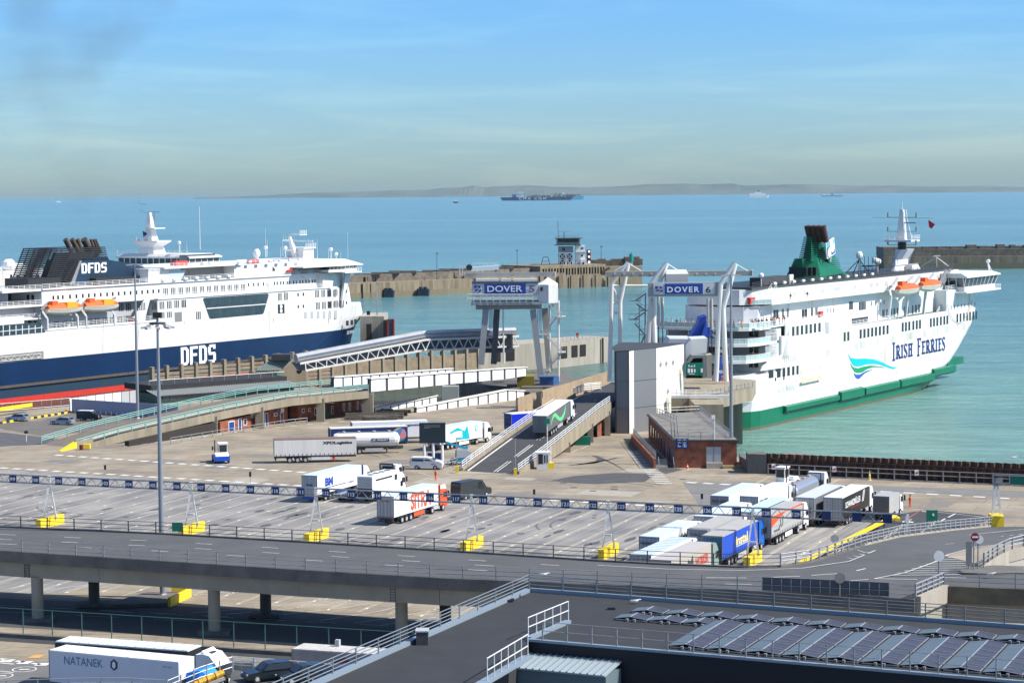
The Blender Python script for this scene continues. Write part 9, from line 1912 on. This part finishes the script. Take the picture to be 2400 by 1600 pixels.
for (x,y,yt,z,lb) in ((1956,1327,1253,0,'round grey backed sign on a thin post by the yellow barrier'),(1968,1396,1342,ZD,'round grey sign back on a post at the viaduct edge'),(2200,1375,1291,ZD,'oval white faced sign on a post at the viaduct corner')):
    p=at(x,y,z);zt=top(p,yt);r=thing('road_sign',lb,'sign',p,world=True);q=MB();q.tube(p,T(p,zt-.8),.06,6);q.build('post',MDG,r);q=MB();q.tube((p.x,p.y-.1,zt-.45),(p.x,p.y-.04,zt-.45),.5,16);q.build('disc',LTG if z==0 else (MDG if x < 2000 else WH),r)
# yellow barrier between the lanes and the ramp
yb=thing('crash_barrier','long yellow topped crash barrier between the lanes and the curving ramp','barrier',at(1900,1325),world=True);P=[at(1872,1337),at(1960,1290),at(2072,1236)]
q=MB();q.bar(P[0]+V(0,0,.85),P[2]+V(0,0,.85),.3,.45);q.build('yellow_beam',YEL,yb)
for i in range(8): p=P[0].lerp(P[2],i/7);q=MB();q.bar(p,p+V(0,0,.8),.15);q.build('post',DKG,yb)
q=MB();p=at(2092,1222);q.box(p.x-.8,p.x+.8,p.y-1.4,p.y+1.4,.3,.7);tag(q.build('barrier_end',YEL),'short yellow barrier end beyond the gantry post','barrier')
# kerbed island with yellow nose below the viaduct
q=MB();P=[at(x,y) for x,y in ((240,1424),(345,1393),(448,1395),(396,1420))];q.hexa(P,[p+V(0,0,.35) for p in P]);isl=thing('traffic_island','kerbed island with yellow painted end under the viaduct','island',P[2],world=True);q.build('slab',COND,isl)
q=MB();a,b=at(397,1421),at(446,1397);q.bar(a+V(0,-.1,.5),b+V(0,-.1,.5),.3,1.0);q.build('yellow_end',YEL,isl);q=MB();a=at(425,1390);q.box(a.x-1.0,a.x+1.0,a.y-.6,a.y+1,.35,1.2);q.build('yellow_block',YEL,isl);q=MB();q.tube(a+V(0,0,1),a+V(0,0,5.5),.1,6);q.box(a.x+.1,a.x+.5,a.y-.1,a.y+.2,1.2,2.3);q.build('white_post',WH,isl)
p=at(414,1230+20,ZD);r=thing('road_sign','small green sign on the far edge of the viaduct','sign',p,world=True);q=MB();q.box(p.x-.55,p.x+.55,p.y+.3,p.y+.4,ZD+.2,ZD+1.2);q.build('panel',GRND,r)
# mesh fence in front of the viaduct
fA,fB=at(-80,1483),at(1000,1554)
railing([fA,fB],2.9,[.05,2.88],3.3,mat('fence_green',(.05,.14,.12),.5),None,'tall green mesh fence running below the viaduct',r=.035,pr=.04)
q=MB();q.bar(fA+V(0,-.5,.15),fB+V(0,-.5,.15),.5,.5);tag(q.build('kerb',COND),'dark concrete kerb under the tall green fence','kerb')
q=MB();P=[fA+V(0,-.8,0),fB+V(0,-.8,0),fB+V(0,-2.6,0),fA+V(0,-2.6,0)];q.poly([p+V(0,0,.013) for p in P]);struct('gutter',q,TARD)
# ============================================================ foreground building roof
ZR=10.5
rf=thing('foreground_building','dark flat roofed building with pale metal parapet filling the lower right','building',at(1240,1385,ZR),world=True)
K0,K1,K2=at(1240,1385,ZR),at(2900,1510,ZR),at(742,1604,ZR)
rows=(K1-K0).normalized();bk=(K2-K0).normalized()
E0=at(1238,1501,ZR);E1=E0+rows*110
roofm=mat('roof_membrane',(.030,.032,.036),.85,var=.22,vscale=.5,bump=.2,bscale=6)
K3=K2+bk*60
q=MB();zt_=ZR-1.0;P=[K0,K0+rows*120,E1,E0];q.hexa([p+V(0,0,-10) for p in P],[T(p,ZR) for p in P]);q.build('upper_roof',roofm,rf)
K4=at(1120,1600,ZR)
P=[K0+V(0,0,0),E0+V(.0,0,0),K4,K4+bk*50,K3];q=MB();q.hexa([T(p,0) for p in P],[T(p,ZR-.004) for p in P]);q.build('side_roof',roofm,rf)
P=[E0,E1,E1+bk*60,K4+bk*50,K4];q=MB();q.hexa([T(p+V(.02,0,0),0) for p in P],[T(p+V(.02,0,0),ZR-3.1) for p in P]);q.build('lower_terrace',mat('terrace',(.09,.09,.088),.85,var=.2,vscale=.6),rf)
q=MB();nE=V(rows.y,-rows.x,0);q.hexa([T(E0,ZR-3.2)+nE*.06,T(E1,ZR-3.2)+nE*.06,T(E1,ZR-3.2),T(E0,ZR-3.2)],[T(E0,ZR)+nE*.06,T(E1,ZR)+nE*.06,T(E1,ZR),T(E0,ZR)]);q.build('black_cladding',mat('cladding_black',(.006,.007,.012),.6),rf)
COP=mat('coping_bluegrey',(.26,.32,.37),.45,.2)
def coping(a,b,w_=.45,h=.35,z=ZR): q=MB();q.bar(T(a,z+h/2),T(b,z+h/2),w_,h);q.build('parapet_coping',COP,rf)
coping(K0,K0+rows*120,.4,.3);coping(K0,K3,.5,.3);coping(E0,E1,.4,.18)
RD=mat('rail_roof',(.26,.29,.31),.4,.4);RLt=mat('rail_pale',(.62,.64,.62),.4)
railing([T(K0,ZR+.3),T(K0+rows*75,ZR+.3)],1.15,[.3,.6,.85,1.13],3.1,RD,rf,r=.035,pr=.045);railing([T(K0,ZR+.3),T(K0+(K3-K0)*.62,ZR+.3)],1.15,[.3,.6,.85,1.13],3.6,RD,rf,r=.04,pr=.045)
railing([T(E0+rows*1.2,ZR+.18),T(E0+rows*70,ZR+.18)],1.4,[.7,1.38],2.05,GALV,rf,r=.03,pr=.04)
h0,h1=at(1332,1459,ZR),at(1238,1499,ZR);coping(h1,h0,.5,.25);railing([T(h1,ZR+.25),T(h0,ZR+.25)],1.5,[.75,1.48],1.6,RLt,rf,r=.045,pr=.035)
h2,h3=at(1237,1541,ZR),at(1142,1600,ZR);railing([T(h2,ZR+.2),T(h3,ZR+.2)],1.6,[.7,1.55],1.5,RLt,rf,r=.045,pr=.035);coping(h2,h3+bk*3,.8,.2)
q=MB();P=[at(982,1503,ZR),at(1000,1494,ZR)];a=at(985,1510,ZR);q.box(a.x-.3,a.x+.6,a.y-.2,a.y+1.0,ZR,ZR+1.0);q.build('vent_box',DKG,rf);q=MB();q.box(a.x-.35,a.x+.65,a.y-.25,a.y+1.05,ZR+1.0,ZR+1.1);q.build('vent_cap',LTG,rf)
for (x,y) in ((1192,1410),(1432,1428),(1195,1407)): a=at(x,y,ZR);q=MB();q.box(a.x-.3,a.x+.35,a.y-.15,a.y+.15,ZR,ZR+.2);q.build('roof_block',BLK,rf)
# solar panels
SP=bpy.data.materials.new('solar_cells');SP.use_nodes=True;t=SP.node_tree;b=t.nodes['Principled BSDF'];b.inputs['Roughness'].default_value=.42;b.inputs['Base Color'].default_value=(.05,.055,.085,1);tcn=t.nodes.new('ShaderNodeTexCoord');bt_=t.nodes.new('ShaderNodeTexBrick');bt_.offset=0;bt_.inputs['Scale'].default_value=1;bt_.inputs['Brick Width'].default_value=.165;bt_.inputs['Row Height'].default_value=.5;bt_.inputs['Mortar Size'].default_value=.006;bt_.inputs['Color1'].default_value=(.05,.048,.062,1);bt_.inputs['Color2'].default_value=(.064,.06,.075,1);bt_.inputs['Mortar'].default_value=(.02,.02,.03,1);t.links.new(tcn.outputs['Object'],bt_.inputs['Vector']);t.links.new(bt_.outputs['Color'],b.inputs['Base Color'])
SM=mat('solar_back',(.14,.17,.18),.4,.2,var=.15,vscale=1)
AL=mat('panel_frame',(.45,.47,.49),.35,.3)
ld=-bk;up3=V(0,0,1);tmpl={}
def solar(n,c,name_i):
    """tent of two tilted leaves, n panels long, ridge along ld, c = near end on the roof"""
    if n not in tmpl:
        w_,h,pl=1.38,.34,1.68
        a=MB();
        a.hexa([(0,.02,h-.03),(n*pl,.02,h-.03),(n*pl,-w_,.12),(0,-w_,.12)][::-1],[(0,.02,h),(n*pl,.02,h),(n*pl,-w_,.15),(0,-w_,.15)][::-1])
        bk2=MB();bk2.hexa([(0,.02,h-.03),(n*pl,.02,h-.03),(n*pl,w_,.12),(0,w_,.12)],[(0,.02,h),(n*pl,.02,h),(n*pl,w_,.15),(0,w_,.15)])
        f=MB();f.bar((0,0,h+.02),(n*pl,0,h+.02),.05);f.bar((0,-w_,.16),(n*pl,-w_,.16),.04)
        for i in range(n+1): f.bar((i*pl,0,h+.02),(i*pl,-w_,.17),.03)
        bl=MB();bl.box(-.3,.05,-.5,-.3,0,.2);bl.box(-.3,.05,.1,.3,0,.2);bl.box(-.1,.0,-1.4,1.2,.02,.1)
        os_=[a.build('solar_panel',SP),bk2.build('back_sheet',SM),f.build('frame',AL),bl.build('ballast_block',MDG)];tmpl[n] =[o.data for o in os_]
        for o in os_: C.objects.unlink(o)
    r=thing('solar_array',name_i,'solar panels',c,math.atan2(ld.y,ld.x),'solar panel rows on the dark roof')
    for nm,me in zip(('solar_panel','back_sheet','frame','ballast_block'),tmpl[n]): inst(me,nm,r)
s0=at(1606,1520,ZR);step=2.95
for i in range(15):
    c=T(s0+rows*(step*i),ZR+.02);solar(6,c,'%s long tilted solar row from the left on the dark roof' % ORD[i])
s1=at(1497,1443,ZR);s2_=at(1540,1431,ZR)
for i in range(3): solar(1,T(at(1477+i*79.5,1455+i*5.5,ZR),ZR+.02),'%s tilted solar panel pair of the short three-pair row' % ORD[i])
for i in range(15): solar(1,T(at(1515,1439,ZR)+rows*(step*i),ZR+.02),'%s solar panel pair from the left in the upper row by the parapet' % ORD[i])
# plant box, cowl and front rail
pb=thing('plant_box','ribbed blue grey metal roof unit at the bottom edge','roof unit',at(1360,1600,ZR-3),world=True);a=at(1236,1598,ZR-3.1);b=a+rows*7.6;n2=-bk;zz=ZR-3.1+1.7
q=MB();q.hexa([a-n2*3,b-n2*3,b+n2*.2,a+n2*.2],[T(p,zz) for p in (a-n2*3,b-n2*3,b+n2*.2,a+n2*.2)]);q.build('walls',mat('unit_blue',(.13,.18,.20),.5),pb)
q=MB();e=V(0,0,.12);P=[T(a-n2*3.2-rows*.1,zz),T(b-n2*3.2,zz),T(b+n2*.4,zz+.4),T(a+n2*.4-rows*.1,zz+.4)];q.hexa(P,[p+e for p in P]);q.build('roof',mat('unit_roof',(.33,.39,.41),.45),pb)
for i in range(14): t=(i+.5)/14;q=MB();q.bar(P[0].lerp(P[1],t)+V(0,0,.16),P[3].lerp(P[2],t)+V(0,0,.16),.09);q.build('roof_rib',COP,pb)
cw=thing('vent_cowl','weathered concrete tapered cowl on legs at the bottom edge','cowl',at(565,1598,6),world=True);Yc=190;F_=lambda x,y: atY(x,y,Yc);a,b,c,d=F_(518,1588),F_(597,1590),F_(592,1553),F_(533,1552)
q=MB();q.hexa([a,b,V(b.x+.6,Yc+2.4,b.z),V(a.x+.6,Yc+2.4,a.z)],[d,c,V(c.x+.3,Yc+1.6,c.z),V(d.x+.3,Yc+1.6,d.z)]);q.build('hood',mat('cowl_grey',(.22,.23,.22),.8,col2=(.10,.105,.10),vscale=1.6,streak=1),cw)
for x in (528,552,590): p=F_(x,1590);q=MB();q.box(p.x-.2,p.x+.2,Yc+.3,Yc+.8,0,p.z);q.build('leg',DKG,cw)
q=MB();a=F_(570,1600);q.tube(F_(575,1606),F_(650,1592),.16,10);q.build('white_duct',WH,cw)
fw=thing('walkway','steel railed walkway with yellow wrapped pipe at the bottom left','walkway',at(0,1600,5),world=True);Yw=176;F_=lambda x,y,Y=Yw: atY(x,y,Y)
P=[F_(-60,1596),F_(100,1590),F_(205,1587),F_(300,1587),F_(385,1592)];Pb=[p-V(0,0,1.3) for p in P]
railing(Pb,1.3,[.5,.9,1.28],2.6,GALV,fw,r=.04,pr=.045)
P=[F_(392,1594),F_(470,1562,178),F_(545,1538,180)];Pb=[p-V(0,0,1.25) for p in P];railing(Pb,1.3,[.4,.85,1.25],1.3,GALV,fw,r=.045,pr=.045)
Pb=[at(x,y,3.5) for x,y in ((545,1567),(640,1574),(735,1582),(900,1598))];railing(Pb,1.15,[.4,.75,1.12],2.2,RLt,fw,r=.04,pr=.06)
q=MB();P=Pb+[Pb[3]+V(2,-45,0),Pb[0]+V(3,-45,0)];q.slab([(p.x,p.y) for p in P],3.0,3.49);struct('parking_deck',q,mat('deck_grey',(.10,.10,.10),.85,var=.3,vscale=.6))
q=MB();a,b=F_(436,1610,177.5),F_(524,1574,179);
for i in range(9): q.tube(a.lerp(b,i/9),a.lerp(b,(i+1.05)/9),.26+.05*(i % 2),8,.24)
q.build('yellow_wrapped_pipe',YORG if 0 else mat('pipe_yellow',(.75,.42,.03),.6,var=.5,vscale=5),fw)
q=MB();q.bar(a-V(.3,0,.5),b-V(0,0,.45),.8,.25);q.build('walkway_edge',CONL,fw)
# gulls
def gull(x,y,z,lb,Y=None,fly=False):
    p=at(x,y,z) if Y is None else atY(x,y,Y);r=thing('gull',lb,'bird',p,world=True);q=MB();q.rings([[(p.x+a*1.3,p.y+s_*math.cos(k*math.pi/3),p.z+.22+h+s_*math.sin(k*math.pi/3)) for k in range(6)] for a,s_,h in ((-.32,.02,.02),(-.1,.12,0),(.12,.12,.04),(.22,.06,.12),(.32,.05,.14),(.38,.015,.12))]);q.build('body',WH,r)
    q=MB()
    if fly: q.extr([(p.x-.1,p.y,p.z+.3),(p.x+.25,p.y,p.z+.3),(p.x+.9,p.y-.2,p.z+.05)],(0,0,.03));q.extr([(p.x-.1,p.y,p.z+.3),(p.x+.25,p.y,p.z+.3),(p.x-.7,p.y+.1,p.z+.6)],(0,0,.03))
    else: q.box(p.x-.4,p.x+.02,p.y-.17,p.y-.1,p.z+.17,p.z+.32);q.box(p.x-.4,p.x+.02,p.y+.1,p.y+.17,p.z+.17,p.z+.32);q.box(p.x,p.x+.02,p.y-.05,p.y-.03,p.z,p.z+.15);q.box(p.x,p.x+.02,p.y+.03,p.y+.05,p.z,p.z+.15)
    q.build('wings',LTG,r)
gull(1275,1352,ZR+1.7,'white gull perched above the roof corner railing');gull(1489,1414,ZR,'white gull standing by the first solar panels');gull(2323,1350,ZD+.2,'white gull on the right hand viaduct road');gull(2376,1075,0,'white gull flying low over the harbour water at right',Y=330,fly=True)
# ============================================================ air and smoke
hz=MB();hz.box(-42000,42000,-60,45000,-9,110)
hm=bpy.data.materials.new('haze');hm.use_nodes=True;t=hm.node_tree;t.nodes.clear();o_=t.nodes.new('ShaderNodeOutputMaterial');pv=t.nodes.new('ShaderNodeVolumePrincipled');pv.inputs['Density'].default_value=1.35e-5;pv.inputs['Color'].default_value=(.50,.72,.80,1);pv.inputs['Anisotropy'].default_value=.2;t.links.new(pv.outputs[0],o_.inputs['Volume'])
tag(hz.build('haze',hm),kind='stuff')
# drifting funnel smoke
sv=[(176,553,1.2),(186,500,3),(190,440,6),(178,370,10),(130,310,14),(80,250,17),(95,180,20),(170,90,24),(215,-60,28)]
q=MB();R=[]
for x,y,r in sv:
    c=atY(x,y,585);R.append([c+V(math.cos(k*math.pi/5)*r,math.sin(k*math.pi/5)*r*.7,math.sin(k*math.pi/5)*r*.25) for k in range(10)])
q.rings(R)
sm_=bpy.data.materials.new('smoke');sm_.use_nodes=True;t=sm_.node_tree;t.nodes.clear();o_=t.nodes.new('ShaderNodeOutputMaterial');pv=t.nodes.new('ShaderNodeVolumePrincipled');pv.inputs['Color'].default_value=(.25,.22,.18,1)
n_=t.nodes.new('ShaderNodeTexNoise');n_.inputs['Scale'].default_value=.06;n_.inputs['Detail'].default_value=3;g_=t.nodes.new('ShaderNodeNewGeometry');t.links.new(g_.outputs[0],n_.inputs['Vector']);mr=t.nodes.new('ShaderNodeMapRange');mr.inputs[1].default_value=.45;mr.inputs[2].default_value=.8;mr.inputs[3].default_value=0;mr.inputs[4].default_value=.02;t.links.new(n_.outputs[0],mr.inputs[0]);t.links.new(mr.outputs[0],pv.inputs['Density']);t.links.new(pv.outputs[0],o_.inputs['Volume'])
tag(q.build('smoke',sm_,None,True),kind='stuff')
